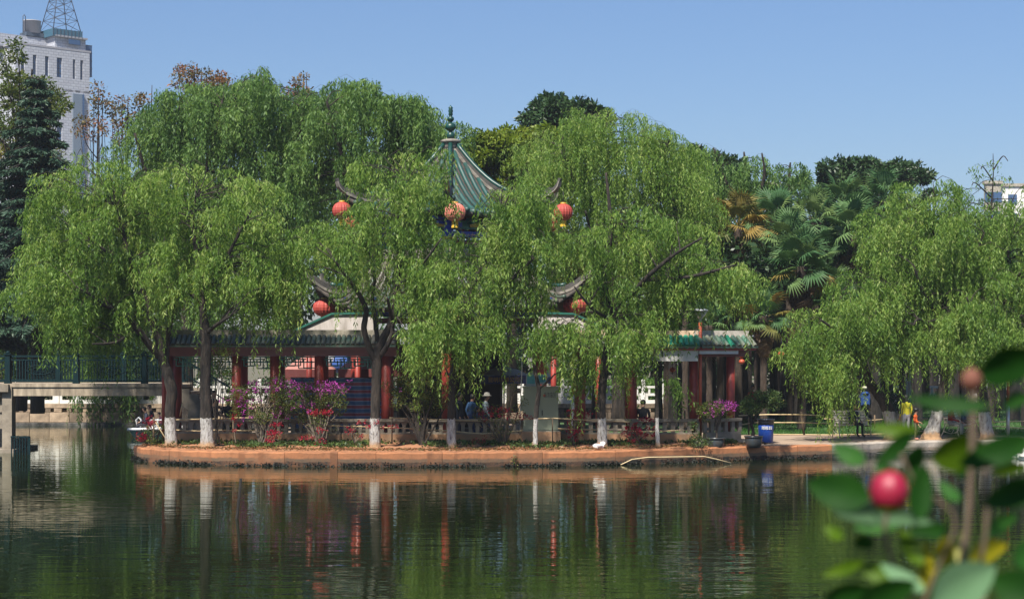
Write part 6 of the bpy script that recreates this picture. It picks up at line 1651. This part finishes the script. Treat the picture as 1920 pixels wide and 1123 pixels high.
# ------------------------------------------------------------------ people
def person(label, loc, rz, pose='stand', top=(.02, .025, .05), legs=(.015, .015, .02), shoes=(.03, .02, .015), height=1.65, hair='short', hat=None, arms=None, skinny=1.0, extra=None, headturn=0, legs_p=None):
    """one continuous skinned body; clothes are zones of it, hair and hats are children"""
    s = height / 1.72
    root = thing('person', label, 'person', loc, rz)
    # local frame: faces -y, x to its left ... lengths in metres for 1.72 m
    J = {}
    if pose == 'stand':
        J.update(pel=(0, 0, .93), ch=(0, .01, 1.22), nk=(0, .01, 1.44), h0=(0, -.01, 1.52), h1=(0, -.02, 1.60), h2=(0, -.01, 1.68))
        for sg, n in ((1, 'l'), (-1, 'r')):
            J.update({'hp' + n: (.09 * sg, 0, .88), 'kn' + n: (.10 * sg, -.02, .48), 'an' + n: (.10 * sg, .02, .08), 'to' + n: (.11 * sg, -.15, .035), 'sh' + n: (.18 * sg, .01, 1.38), 'el' + n: (.23 * sg, .03, 1.10), 'wr' + n: (.22 * sg, -.08, .87)})
    elif pose == 'walk':
        J.update(pel=(0, 0, .92), ch=(0, -.01, 1.22), nk=(0, -.02, 1.43), h0=(0, -.05, 1.51), h1=(0, -.06, 1.59), h2=(0, -.05, 1.67))
        for sg, n in ((1, 'l'), (-1, 'r')):
            J.update({'hp' + n: (.09 * sg, 0, .88), 'kn' + n: (.10 * sg, -.10 * sg - .04, .48), 'an' + n: (.10 * sg, -.24 * sg + .03, .09), 'to' + n: (.11 * sg, -.24 * sg - .13, .035), 'sh' + n: (.18 * sg, 0, 1.38), 'el' + n: (.22 * sg, .10 * sg, 1.11), 'wr' + n: (.22 * sg, .12 * sg - .10, .90)})
    else:  # sit, seat at .45
        J.update(pel=(0, .02, .55), ch=(0, -.01, .83), nk=(0, -.06, 1.04), h0=(0, -.11, 1.12), h1=(0, -.13, 1.20), h2=(0, -.12, 1.28))
        for sg, n in ((1, 'l'), (-1, 'r')):
            J.update({'hp' + n: (.09 * sg, -.02, .52), 'kn' + n: (.12 * sg, -.44, .50), 'an' + n: (.12 * sg, -.42, .09), 'to' + n: (.13 * sg, -.58, .035), 'sh' + n: (.18 * sg, -.02, .98), 'el' + n: (.23 * sg, -.08, .72), 'wr' + n: (.13 * sg, -.30, .64)})
    if arms: J.update(arms)
    if legs_p: J.update(legs_p)
    Rd = dict(pel=.145, ch=.15, nk=.055, h0=.072, h1=.088, h2=.072, hp=.095, kn=.062, an=.042, to=.036, sh=.068, el=.045, wr=.027)
    zone = {}
    names = list(J); idx = {n: i for i, n in enumerate(names)}
    vs = [Vector(J[n]) * s for n in names]; rad = [Rd[n] if n in Rd else Rd[n[:-1]] for n in names]
    ed = [('pel', 'ch'), ('ch', 'nk'), ('nk', 'h0'), ('h0', 'h1'), ('h1', 'h2')]
    for n in 'lr': ed += [('pel', 'hp' + n), ('hp' + n, 'kn' + n), ('kn' + n, 'an' + n), ('an' + n, 'to' + n), ('ch', 'sh' + n), ('sh' + n, 'el' + n), ('el' + n, 'wr' + n)]
    edges = [(idx[a], idx[b_]) for a, b_ in ed]
    seg = []
    zn = {'pel-ch': 1, 'ch-nk': 1, 'nk-h0': 0, 'h0-h1': 0, 'h1-h2': 0}
    for a, b_ in ed:
        key = a + '-' + b_; a2, b2 = a[:2], b_[:2]
        z = zn.get(key, 1 if a2 in ('ch', 'sh', 'el') else 2)
        if a2 == 'an': z = 3
        seg.append((vs[idx[a]], vs[idx[b_]], z))
    # hands: palm and five fingers, each a chain from the palm
    for n in 'lr':
        sg = 1 if n == 'l' else -1
        w, e = Vector(J['wr' + n]) * s, Vector(J['el' + n]) * s; d = (w - e).normalized()
        sd = d.cross(Vector((0, 0, 1)) if abs(d.z) < .8 else Vector((0, 1, 0))).normalized(); up = sd.cross(d)
        pi = len(vs); vs.append(w + d * .075 * s); rad.append(.024); edges.append((idx['wr' + n], pi)); seg.append((w, vs[pi] + d * .1, 0))
        for f, (o_, L) in enumerate(((-.030, .066), (-.011, .078), (.009, .074), (.028, .060))):
            a = len(vs); vs.append(vs[pi] + d * .03 + sd * o_); rad.append(.0095); edges.append((pi, a))
            vs.append(vs[a] + d * L * .55 - up * .008); rad.append(.0085); edges.append((a, a + 1)); vs.append(vs[a + 1] + d * L * .35 - up * .028); rad.append(.0075); edges.append((a + 1, a + 2))
        a = len(vs); vs.append(w + d * .04 - sd * .035 * sg); rad.append(.011); edges.append((pi, a)); vs.append(vs[a] + d * .035 - sd * .012 * sg - up * .01); rad.append(.009); edges.append((a, a + 1))
    # nose and ears
    h1 = Vector(J['h1']) * s; fw = Vector((math.sin(headturn), -math.cos(headturn), 0)); rt = Vector((-fw.y, fw.x, 0))
    for off, r_ in ((fw * .098 - Vector((0, 0, .01)), .014), (rt * .088, .016), (rt * -.088, .016)):
        vs.append(h1 + off * s); rad.append(r_); edges.append((idx['h1'], len(vs) - 1))
    me = bpy.data.meshes.new('body'); me.from_pydata([tuple(v) for v in vs], edges, []); 
    ob = bpy.data.objects.new('tmp', me); COL.objects.link(ob)
    md = ob.modifiers.new('s', 'SKIN'); md.use_smooth_shade = True; ob.modifiers.new('d', 'SUBSURF').levels = 1
    for i, v in enumerate(me.skin_vertices[0].data):
        q = rad[i] * s * (1 if i >= 5 else skinny); v.radius = (q, q * (.78 if i in (0, 1) else 1)); v.use_root = (i == 0)
    if True:
        sv = me.skin_vertices[0].data; sv[0].radius = (.155 * s * skinny, .11 * s * skinny); sv[1].radius = (.16 * s * skinny, .11 * s * skinny)
    dg = bpy.context.evaluated_depsgraph_get(); dg.update(); m2 = bpy.data.meshes.new_from_object(ob.evaluated_get(dg)); bpy.data.objects.remove(ob); m2.name = 'body'
    m2.materials.clear()
    key = lambda c: 'cloth_%d_%d_%d' % tuple(int(v * 255) for v in c)
    for mt in (M_skin, cloth(key(top), top), cloth(key(legs), legs), cloth(key(shoes), shoes)): m2.materials.append(mt)
    for p in m2.polygons:
        c = p.center; best = 9; z = 1
        for a, b_, zz_ in seg:
            ab = b_ - a; t = max(0, min(1, (c - a).dot(ab) / max(ab.length_squared, 1e-9))); dd = (a + ab * t - c).length
            if dd < best: best = dd; z = zz_
        if z == 1 and c.z < (vs[0].z - .06 * s): z = 2
        p.material_index = z; p.use_smooth = True
    link('body', m2, root)
    # eyes, hair, hat
    k = MB()
    for sg in (-1, 1): k.lathe([(.001, -.009), (.010, 0), (.001, .009)], 8, tuple((h1 + (fw * .083 + rt * .032 * sg + Vector((0, 0, .015))) * s)))
    part('eyes', k, M_black, root)
    k = MB(); hc = h1 - fw * .012 * s
    prof = [(.001, .112), (.05, .105), (.08, .078), (.097, .035), (.098, .0), (.085, -.05 if hair == 'short' else -.14), (.05, -.07 if hair == 'short' else -.2)]
    n = 16; vv = []; ff = []
    for j, (r_, z_) in enumerate(prof):
        for q in range(n):
            a = 2 * PI * q / n; dv = Vector((math.cos(a), math.sin(a), 0)); front = max(0, dv.dot(fw)); zf = z_ if j < 3 else z_ + front * (.055 - z_) * .95 if z_ < .055 else z_
            vv.append(hc + (dv * r_ + Vector((0, 0, zf))) * s)
    for j in range(len(prof) - 1):
        for q in range(n): ff.append((j * n + q, (j + 1) * n + q, (j + 1) * n + (q + 1) % n, j * n + (q + 1) % n))
    k.add(vv, ff, 0, True); part('hair', k, M_hair, root)
    if hat == 'brim':
        k = MB(); k.lathe([(.165, .03), (.16, .045), (.105, .06), (.10, .1), (.085, .145), (.001, .16)], 20, tuple(h1)); part('hat', k, M_hat, root)
    elif hat == 'cap':
        k = MB(); k.lathe([(.102, .045), (.10, .09), (.07, .13), (.001, .142)], 18, tuple(h1)); k.bar(h1 + fw * .08 + Vector((0, 0, .05)), h1 + fw * .17 + Vector((0, 0, .04)), .13, .012); part('cap', k, M_hat if extra != 'darkcap' else M_black, root)
    return root, s, J
def ground(px, py, Y): return (XP(px, Y), Y, GZ)
A = person
# right promenade
def seat_loc(px, Y, lift=0): return (XP(px, Y), Y, GZ)
A('person in a dark coat and black trousers sitting alone on the cream bench', (XP(1601, 64.25), 64.45, GZ), R(28), 'sit', (.018, .022, .04), (.012, .012, .016), (.05, .03, .025), 1.62, arms=dict(wrl=(.06, -.42, .62), wrr=(-.15, -.22, .60)))
A('person in a red jacket and pale wide-brimmed hat sitting on the right bench', (XP(1783, 64.5), 64.55, GZ), R(62), 'sit', (.34, .035, .04), (.30, .32, .29), (.05, .04, .035), 1.6, hat='brim', arms=dict(wrl=(.08, -.40, .60), wrr=(-.1, -.38, .60)))
A('person in dark blue jacket and pale cap on the right bench holding a sheet', (XP(1806, 65.2), 65.1, GZ), R(58), 'sit', (.025, .05, .15), (.03, .035, .05), (.03, .03, .03), 1.68, hat='cap', arms=dict(wrl=(.06, -.47, .74), wrr=(-.14, -.30, .98), elr=(-.22, -.2, .76)))
root = thing('paper', 'white sheet of paper held by the person in the blue jacket', 'paper', tuple(P(1822, 793, 64.7))); k = MB(); k.box((0, 0, 0), (.26, .18, .008), M=Matrix.Rotation(R(-22), 3, 'Y')); part('sheet', k, M_whitepaint, root)
A('standing woman in a bright yellow jacket and light grey trousers beside the lamp post', ground(1699, 822, 62.7), R(200), 'stand', (.56, .52, .03), (.34, .35, .38), (.4, .38, .36), 1.6, hair='long', legs_p=dict(anl=(.04, .0, .08), tol=(.05, -.15, .035), anr=(-.10, .02, .08)))
root = thing('shoulder_bag_strap', 'black strap hanging over the yellow jacket', 'bag', tuple(P(1690, 760, 62.6))); k = MB(); k.tube([(-.02, .12, .3), (-.03, -.0, .2), (-.03, .0, -.18)], .022, 6); k.box((-.05, .05, -.22), (.08, .2, .16)); part('strap', k, M_black, root)
A('child in a bright orange jacket and patterned dark trousers, wearing a dark cap', ground(1717, 824, 62.5), R(60), 'stand', (.70, .12, .02), (.10, .09, .05), (.5, .2, .15), 1.07, hat='cap', extra='darkcap', skinny=1.1, arms=dict(wrr=(-.16, -.22, 1.02), ell=(.25, .05, 1.08)))
r_, s_, J_ = A('person with a blue backpack standing in shade left of the leaning willow trunk', ground(1621, 790, 71), R(170), 'stand', (.02, .03, .06), (.02, .025, .04), (.02, .02, .02), 1.7, hat='cap')
root = thing('backpack', 'bright blue backpack worn by the person in shade left of the leaning trunk', 'backpack', (XP(1622, 70.8), 70.78, GZ + 1.2)); k = MB(); k.box((0, 0, 0), (.34, .2, .46)); k.box((0, -.11, -.06), (.26, .07, .26)); k.lathe([(.17, 0), (.14, .06), (.06, .09), (.001, .1)], 12, (0, 0, .22)); part('pack', k, M_packblue, root)
for s2 in (-1, 1):
    k = MB(); k.tube([(s2 * .1, .08, .22), (s2 * .12, .25, .26), (s2 * .12, .3, 0)], .018, 5); part('strap', k, M_black, root)
A('distant person in a red top walking among the dark trunks', ground(1410, 790, 76), R(20), 'walk', (.4, .02, .05), (.02, .02, .04), (.02, .02, .02), 1.68)
A('distant person in a purple-black coat beside the gallery column', ground(1330, 790, 73), R(-40), 'stand', (.06, .02, .09), (.02, .015, .03), (.02, .02, .02), 1.66)
# gallery
A('person in a black coat sitting with back turned on the gallery rail', (XP(1204, 59.4), 59.1, GZ + .25), R(170), 'sit', (.012, .013, .016), (.012, .012, .015), (.02, .02, .02), 1.66)
A('person in black sitting at the left end of the gallery holding a pale object', (XP(398, 59.5), 59.5, GZ + .28), R(62), 'sit', (.012, .013, .02), (.012, .012, .016), (.02, .02, .02), 1.66, arms=dict(wrl=(.05, -.38, .70), wrr=(-.06, -.38, .74)))
A('person in dark blue standing behind the seated people near the stair rail', (XP(400, 60.6), 60.6, GZ + .1), R(60), 'stand', (.03, .05, .09), (.02, .02, .03), (.02, .02, .02), 1.70, arms=dict(wrl=(.12, -.26, 1.12), wrr=(-.10, -.28, 1.16)))
A('person in a navy coat seated behind the magenta bougainvillea', (XP(452, 59.6), 59.6, GZ + .28), R(-40), 'sit', (.015, .02, .045), (.012, .012, .02), (.02, .02, .02), 1.64)
A('second person in a dark coat seated deeper behind the magenta bougainvillea', (XP(428, 60.2), 60.2, GZ + .28), R(10), 'sit', (.02, .022, .03), (.015, .015, .02), (.02, .02, .02), 1.68)
A('person in a dark jacket standing beside the thin dark-trunked willow, hands low', (XP(862, 61.0), 61.0, GZ), R(70), 'stand', (.02, .025, .035), (.012, .015, .035), (.02, .02, .02), 1.72)
A('person in blue jeans half hidden by leaves below the pavilion centre', (XP(884, 61.6), 61.6, GZ), R(120), 'walk', (.03, .09, .2), (.03, .06, .16), (.02, .02, .02), 1.66)
A('person in a pale shirt and pale hat walking below the pavilion', (XP(910, 61.3), 61.3, GZ), R(75), 'walk', (.42, .5, .52), (.02, .03, .08), (.05, .05, .05), 1.68, hat='brim')
A('child in denim trousers beside the person in the pale shirt', (XP(896, 60.8), 60.8, GZ), R(90), 'stand', (.04, .07, .12), (.04, .09, .22), (.05, .05, .05), 1.25)
# ------------------------------------------------------------------ pedal boat with three people
YP = 73.0; root = thing('pedal_boat', 'white pedal boat with dark hull coming round the left tip of the island', 'boat', (XP(292, YP), YP, 0), R(8))
k = MB(); L = 1.15; secs = []
for t in np.linspace(0, 1, 11):
    x = -L + 2 * L * t; w = .62 * math.sin(max(.02, min(1, (t + .06) * 1.6)) * PI / 2) ** .6; secs.append([(x, -w, .46 - .10 * (1 - t)), (x, -w * .9, .28), (x, -w * .35, .26), (x, w * .35, .26), (x, w * .9, .28), (x, w, .46 - .10 * (1 - t))])
vs = [p for s_ in secs for p in s_]; k.add(vs, [(i * 6 + j, (i + 1) * 6 + j, (i + 1) * 6 + (j + 1) % 6, i * 6 + (j + 1) % 6) for i in range(10) for j in range(6)] + [tuple(range(6)), tuple(range(65, 59, -1))], 0, True); part('deck', k, M_whitepaint, root)
k = MB(); k.prism([(-L + .12, .28), (-L + .35, -.1), (L - .1, -.1), (L, .28)], -.5, -.2); k.prism([(-L + .12, .28), (-L + .35, -.1), (L - .1, -.1), (L, .28)], .2, .5); part('hull', k, M_teal, root)
k = MB()
for yy in (-.45, .45): k.tube([(-.2, yy, .45), (-.2, yy, .72), (.9, yy, .72), (.9, yy, .45)], .022, 6)
for yy in (-.3, .2): k.tube([(-.72, yy, .4), (-.78, yy, .72), (-.68, yy, .82), (-.58, yy, .72), (-.6, yy, .42)], .03, 6)
part('rails', k, M_whitepaint, root)
for xs_ in (-.1, .55):
    k = MB(); k.box((xs_, 0, .44), (.34, .9, .1)); k.box((xs_ + .2, 0, .6), (.06, .9, .3)); part('seat', k, M_whitepaint, root)
A('person in a dark jacket sitting at the front left of the pedal boat', (XP(276, YP - .2), YP - .25, .04), R(-75), 'sit', (.02, .025, .045), (.02, .02, .03), (.02, .02, .02), 1.6)
A('second person in a dark jacket sitting behind in the pedal boat', (XP(285, YP + .2), YP + .25, .06), R(-75), 'sit', (.015, .02, .035), (.02, .02, .03), (.02, .02, .02), 1.68)
A('child in a pink jacket sitting at the back of the pedal boat', (XP(303, YP), YP - .1, .12), R(-75), 'sit', (.5, .16, .22), (.1, .1, .12), (.3, .3, .3), 1.2)
# ------------------------------------------------------------------ birds
def bird(label, loc, rz, sc=1.0, sleep=False):
    root = thing('white_duck', label, 'duck', loc, rz)
    k = MB(); k.tube(smooth_path([(-.30, 0, .16), (-.22, 0, .14), (-.08, 0, .11), (.08, 0, .12), (.2, 0, .15)], 3), list(np.array([.01, .04, .07, .10, .12, .125, .13, .13, .12, .115, .10, .08, .04]) * 1), 12); part('body', k, M_birdwhite, root).scale = (sc,) * 3
    k = MB()
    if sleep: k.tube(smooth_path([(.16, 0, .17), (.22, 0, .24), (.17, .02, .29), (.07, .05, .27)], 4), list(np.linspace(.06, .042, 13)), 10); head = (.07, .05, .27)
    else: k.tube(smooth_path([(.16, 0, .17), (.22, 0, .27), (.20, 0, .36), (.24, 0, .41)], 4), list(np.linspace(.055, .035, 13)), 10); head = (.25, 0, .42)
    k.lathe([(.001, -.045), (.04, -.02), (.045, .01), (.001, .045)], 10, head); part('neck_and_head', k, M_birdwhite, root).scale = (sc,) * 3
    k = MB(); dx = -1 if sleep else 1; k.bar((head[0] + dx * .03, head[1], head[2] - .005), (head[0] + dx * .11, head[1], head[2] - .02), .035, .018); part('bill', k, M_beak, root).scale = (sc,) * 3
    for s2 in (-1, 1):
        k = MB(); k.tube([(.12, s2 * .10, .17), (-.05, s2 * .115, .16), (-.26, s2 * .06, .17)], [.05, .06, .012], 8); part('wing', k, M_birdwhite, root).scale = (sc,) * 3
bird('plump white goose asleep on the soil beside the whitewashed willow trunk', (XP(1124, 55.6), 55.6, GZ + .05), R(0), .72, True)
bird('white duck swimming at the right edge, the left of the pair', (XP(1910, 58.6), 58.6, -.05), R(10), .9)
bird('white duck swimming at the right edge, head raised, nearly out of frame', (XP(1918, 58.2), 58.2, -.05), R(150), .9)

# ------------------------------------------------------------------ near bank and the blurred camellia bush
def camleafmat(name, a, b_, rough=.3, tr=.12):
    m, nt, b = newmat(name); b.inputs['Specular IOR Level'].default_value = .12; c = ramp(nt, noise(nt, 30, 3), [(.35, a), (.65, b_)]); nt.links.new(c, b.inputs['Base Color']); b.inputs['Roughness'].default_value = rough
    t = nt.nodes.new('ShaderNodeBsdfTranslucent'); nt.links.new(c, t.inputs['Color']); mx = nt.nodes.new('ShaderNodeMixShader'); mx.inputs[0].default_value = tr
    nt.links.new(b.outputs[0], mx.inputs[1]); nt.links.new(t.outputs[0], mx.inputs[2]); nt.links.new(mx.outputs[0], nt.nodes['Material Output'].inputs['Surface']); return m
CM = {'dark': camleafmat('camellia_leaf_dark', (.006, .035, .003), (.01, .048, .004), .6, .2), 'olive': camleafmat('camellia_leaf_olive', (.07, .13, .005), (.05, .105, .004), .5, .35), 'pale': camleafmat('camellia_leaf_underside', (.13, .24, .12), (.11, .21, .1), .6, .2),
      'yellow': camleafmat('camellia_leaf_yellow', (.3, .26, .01), (.2, .2, .01), .5, .35), 'mid': camleafmat('camellia_leaf_mid', (.02, .085, .012), (.03, .1, .015), .6, .3), 'cream': camleafmat('camellia_new_shoot', (.4, .38, .12), (.3, .3, .08), .6, .3)}
M_camstem = simple('camellia_stem', (.12, .085, .055), .8, (.08, .055, .035), 40)
YCM = 1.42
croot = thing('camellia_bush', 'blurred camellia bush with glossy leaves close to the camera at lower right', 'shrub', (XP(1760, YCM), YCM, 1.9))
co = Vector(croot.location)
def cam_leaf(a, b_, w, col, Y=YCM, dy=0.0, roll=20, fold=.25, sag=.1):
    """leaf from pixel a to pixel b, width in pixels"""
    p0 = P(a[0], a[1], Y) - co; p1 = P(b_[0], b_[1], Y + dy) - co; d = p1 - p0; L = d.length; d.normalize()
    vw = Vector((0, -1, 0)); s = d.cross(vw).normalized(); nrm = s.cross(d).normalized()
    q = Matrix.Rotation(R(roll), 3, d); s = q @ s; nrm = q @ nrm; W = w * Y / F
    k = MB(); n = 9; vs = []
    for i in range(n + 1):
        t = i / n; hw = W / 2 * (math.sin(PI * t ** .85) ** .75 if 0 < t < 1 else 0) * (1.0 if t < .9 else 1 - (t - .9) * 3); c = p0 + d * (L * t) + nrm * (-sag * L * math.sin(PI * t))
        for j in (-2, -1, 0, 1, 2): vs.append(c + s * (hw * j / 2) + nrm * (fold * hw * abs(j / 2)))
    k.add(vs, [(i * 5 + j, i * 5 + j + 1, (i + 1) * 5 + j + 1, (i + 1) * 5 + j) for i in range(n) for j in range(4)], 0, True)
    o = part('leaf', k, CM[col], croot); return o
for a, b_, w, col, Y, rl in [((1832, 700), (1965, 672), 74, 'dark', 1.42, 15), ((1858, 762), (1698, 744), 34, 'dark', 1.36, 25), ((1722, 808), (1630, 800), 30, 'olive', 1.5, 20), ((1714, 808), (1638, 878), 34, 'dark', 1.45, 20), ((1622, 868), (1560, 832), 38, 'mid', 1.5, 10), ((1728, 832), (1696, 912), 38, 'mid', 1.5, 0),
       ((1745, 856), (1862, 842), 72, 'olive', 1.46, 10), ((1938, 822), (1796, 872), 56, 'dark', 1.38, 15), ((1858, 884), (1935, 876), 26, 'olive', 1.55, 15), ((1960, 905), (1842, 946), 56, 'dark', 1.4, 15), ((1632, 935), (1512, 905), 74, 'dark', 1.42, 5), ((1722, 975), (1736, 872), 50, 'dark', 1.44, 10),
       ((1560, 958), (1755, 980), 44, 'pale', 1.47, 15), ((1745, 1140), (1868, 1062), 96, 'pale', 1.34, 5), ((1748, 1130), (1736, 1010), 42, 'yellow', 1.5, 25), ((1815, 1050), (1890, 1020), 46, 'yellow', 1.55, 10), ((1800, 1062), (1803, 998), 20, 'cream', 1.5, 0), ((1735, 1108), (1650, 1056), 34, 'pale', 1.42, 20), ((1640, 1012), (1600, 1022), 30, 'dark', 1.45, 0),
       ((1620, 1052), (1540, 1080), 24, 'olive', 1.6, 20), ((1600, 1150), (1720, 1092), 66, 'dark', 1.4, 10), ((1540, 1128), (1640, 1104), 44, 'dark', 1.5, 10), ((1960, 1130), (1860, 1082), 84, 'dark', 1.38, 0), ((1780, 990), (1700, 1000), 34, 'dark', 1.5, 15), ((1770, 1005), (1775, 1060), 40, 'yellow', 1.52, 0), ((1690, 900), (1640, 870), 30, 'mid', 1.52, 0), ((1850, 842), (1790, 896), 44, 'dark', 1.48, 0), ((1690, 1090), (1610, 1060), 40, 'olive', 1.44, 15), ((1850, 1000), (1910, 965), 36, 'mid', 1.5, 10), ((1730, 1060), (1690, 990), 36, 'olive', 1.5, 10), ((1800, 940), (1760, 900), 26, 'mid', 1.52, 10), ((1900, 1060), (1960, 1010), 50, 'mid', 1.46, 0), ((1580, 1010), (1545, 985), 24, 'olive', 1.55, 10), ((1690, 1130), (1640, 1090), 50, 'olive', 1.42, 15), ((1880, 760), (1935, 742), 30, 'mid', 1.5, 10), ((1700, 970), (1600, 990), 40, 'mid', 1.52, 30)]:
    cam_leaf(a, b_, w, col, Y, .02, rl)
for pts, r_ in (([(1762, 1500), (1790, 1150), (1812, 1000), (1822, 860), (1826, 720)], 13), ([(1790, 1300), (1840, 1050), (1850, 960), (1845, 830)], 9), ([(1740, 1400), (1690, 1120), (1660, 1000), (1668, 950)], 8), ([(1668, 960), (1640, 900), (1624, 868)], 5), ([(1700, 1200), (1760, 1060), (1790, 970), (1720, 910), (1690, 850)], 6), ([(1824, 760), (1858, 760)], 4), ([(1830, 820), (1870, 812)], 4), ([(1668, 965), (1630, 935)], 4), ([(1760, 1200), (1850, 1120)], 5)):
    k = MB(); k.tube(smooth_path([P(a, b_, 1.46) - co for a, b_ in pts], 4), r_ * .52 * 1.46 / F, 8); part('stem', k, M_camstem, croot)
k = MB(); k.tube(smooth_path([Vector((.0, .04, -.05)), Vector((.02, .04, .6)), P(1762, 1480, 1.46) - co], 4), .008, 8); k.tube(smooth_path([Vector((.05, .02, -.05)), Vector((.06, .03, .6)), P(1790, 1290, 1.46) - co], 4), .006, 8); k.tube([Vector((-.02, .04, -.05)), P(1740, 1390, 1.46) - co], .006, 8); k.tube([Vector((-.04, .04, -.05)), P(1700, 1190, 1.46) - co], .005, 8); part('stem', k, M_camstem, croot)
# pink bud with overlapping petals
m, nt_, b = newmat('pink_petal'); c = ramp(nt_, noise(nt_, 60, 3), [(.35, (.30, .006, .035)), (.7, (.2, .003, .02))]); nt_.links.new(c, b.inputs['Base Color']); b.inputs['Roughness'].default_value = .5; b.inputs['Subsurface Weight'].default_value = .1; b.inputs['Subsurface Radius'].default_value = (.01, .003, .003)
bc = P(1667, 921, YCM) - co; br = 35 * YCM / F
for q in range(5):
    k = MB(); vs = []; a0 = q * 2 * PI / 5
    for i in range(9):
        th = PI * (.02 + .96 * i / 8)
        for j in range(7):
            ph = a0 + (j - 3) / 3 * 1.0; rr = br * (1.0 + .05 * (j / 6)); hz = 1.1
            vs.append(bc + Vector((rr * math.sin(th) * math.cos(ph), rr * math.sin(th) * math.sin(ph), rr * hz * math.cos(th))))
    k.add(vs, [(i * 7 + j, i * 7 + j + 1, (i + 1) * 7 + j + 1, (i + 1) * 7 + j) for i in range(8) for j in range(6)], 0, True); part('petal', k, m, croot)
k = MB(); k.lathe([(.001, -.6), (.5, -.5), (.75, -.25), (.7, -.1)], 12); 
o = part('calyx', k, CM['olive'], croot, tuple(bc + Vector((0, 0, -br * .6)))); o.scale = (br * 1.0,) * 3
b2 = P(1822, 713, 1.40) - co; k = MB(); k.lathe([(.001, -1.1), (.6, -.8), (.95, -.1), (.8, .5), (.4, .9), (.001, 1.1)], 14); o = part('closed_bud', k, simple('brown_bud_scale', (.15, .05, .028), .8), croot, tuple(b2)); o.scale = (22 * 1.4 / F,) * 3

# floating bits on the water and dark weed at the foot of the kerb
rng = np.random.default_rng(91); n = 420
y = 24 + 32 * rng.random(n) ** .8; x = (rng.random(n) - .5) * .62 * y
D = unit(np.stack([rng.normal(size=n), rng.normal(size=n), np.zeros(n)], 1)); S = np.stack([-D[:, 1], D[:, 0], np.zeros(n)], 1); c = np.stack([x, y, np.full(n, .006)], 1); L = (.02 + .05 * rng.random(n))[:, None]
struct('floating_leaves', quadmesh('floating_leaves', np.stack([c, c + D * L * .5 + S * L * .3, c + D * L, c + D * L * .5 - S * L * .3], 1), .5 + .5 * rng.random(n), M_cover), None, kind='stuff')
n = 5200; t = rng.random(n) * (len(shore) - 1); ii = t.astype(int); fr = t - ii; S0 = np.array(shore); pc = S0[ii] * (1 - fr)[:, None] + S0[np.minimum(ii + 1, len(shore) - 1)] * fr[:, None]
keep = (np.sin(pc[:, 0] * 2.3) + np.sin(pc[:, 0] * 5.1 + 1) + rng.normal(0, .7, n)) > -.3; pc = pc[keep]; n = len(pc)
struct('waterline_weed', quadmesh('waterline_weed', leaves(rng, np.stack([pc[:, 0], pc[:, 1] - .03 - .05 * rng.random(n), .02 + .07 * rng.random(n) ** 2], 1), unit(rng.normal(size=(n, 3)) + np.array((0, -.4, -.5))), .09, .06), rng.random(n) * .25, simple('wet_dark_weed', (.010, .012, .007), .8)), None, kind='stuff')

# ------------------------------------------------------------------ the pale air over the park
hz = MB(); hz.box((0, 215, 24), (900, 540, 52))
o = struct('haze', hz, [], None, 'stuff')
m = bpy.data.materials.new('pale_air'); m.use_nodes = True; m.node_tree.nodes.clear()
ou = m.node_tree.nodes.new('ShaderNodeOutputMaterial'); pv = m.node_tree.nodes.new('ShaderNodeVolumePrincipled')
pv.inputs['Color'].default_value = (.86, .92, 1, 1); pv.inputs['Density'].default_value = .00032; pv.inputs['Anisotropy'].default_value = .3
m.node_tree.links.new(pv.outputs[0], ou.inputs['Volume']); o.data.materials.append(m)

print('LEAVES', NLEAF[0], 'tris', sum(sum(len(p.vertices) - 2 for p in m_.polygons) if len(m_.polygons) < 3000 else 2 * len(m_.polygons) for m_ in bpy.data.meshes))
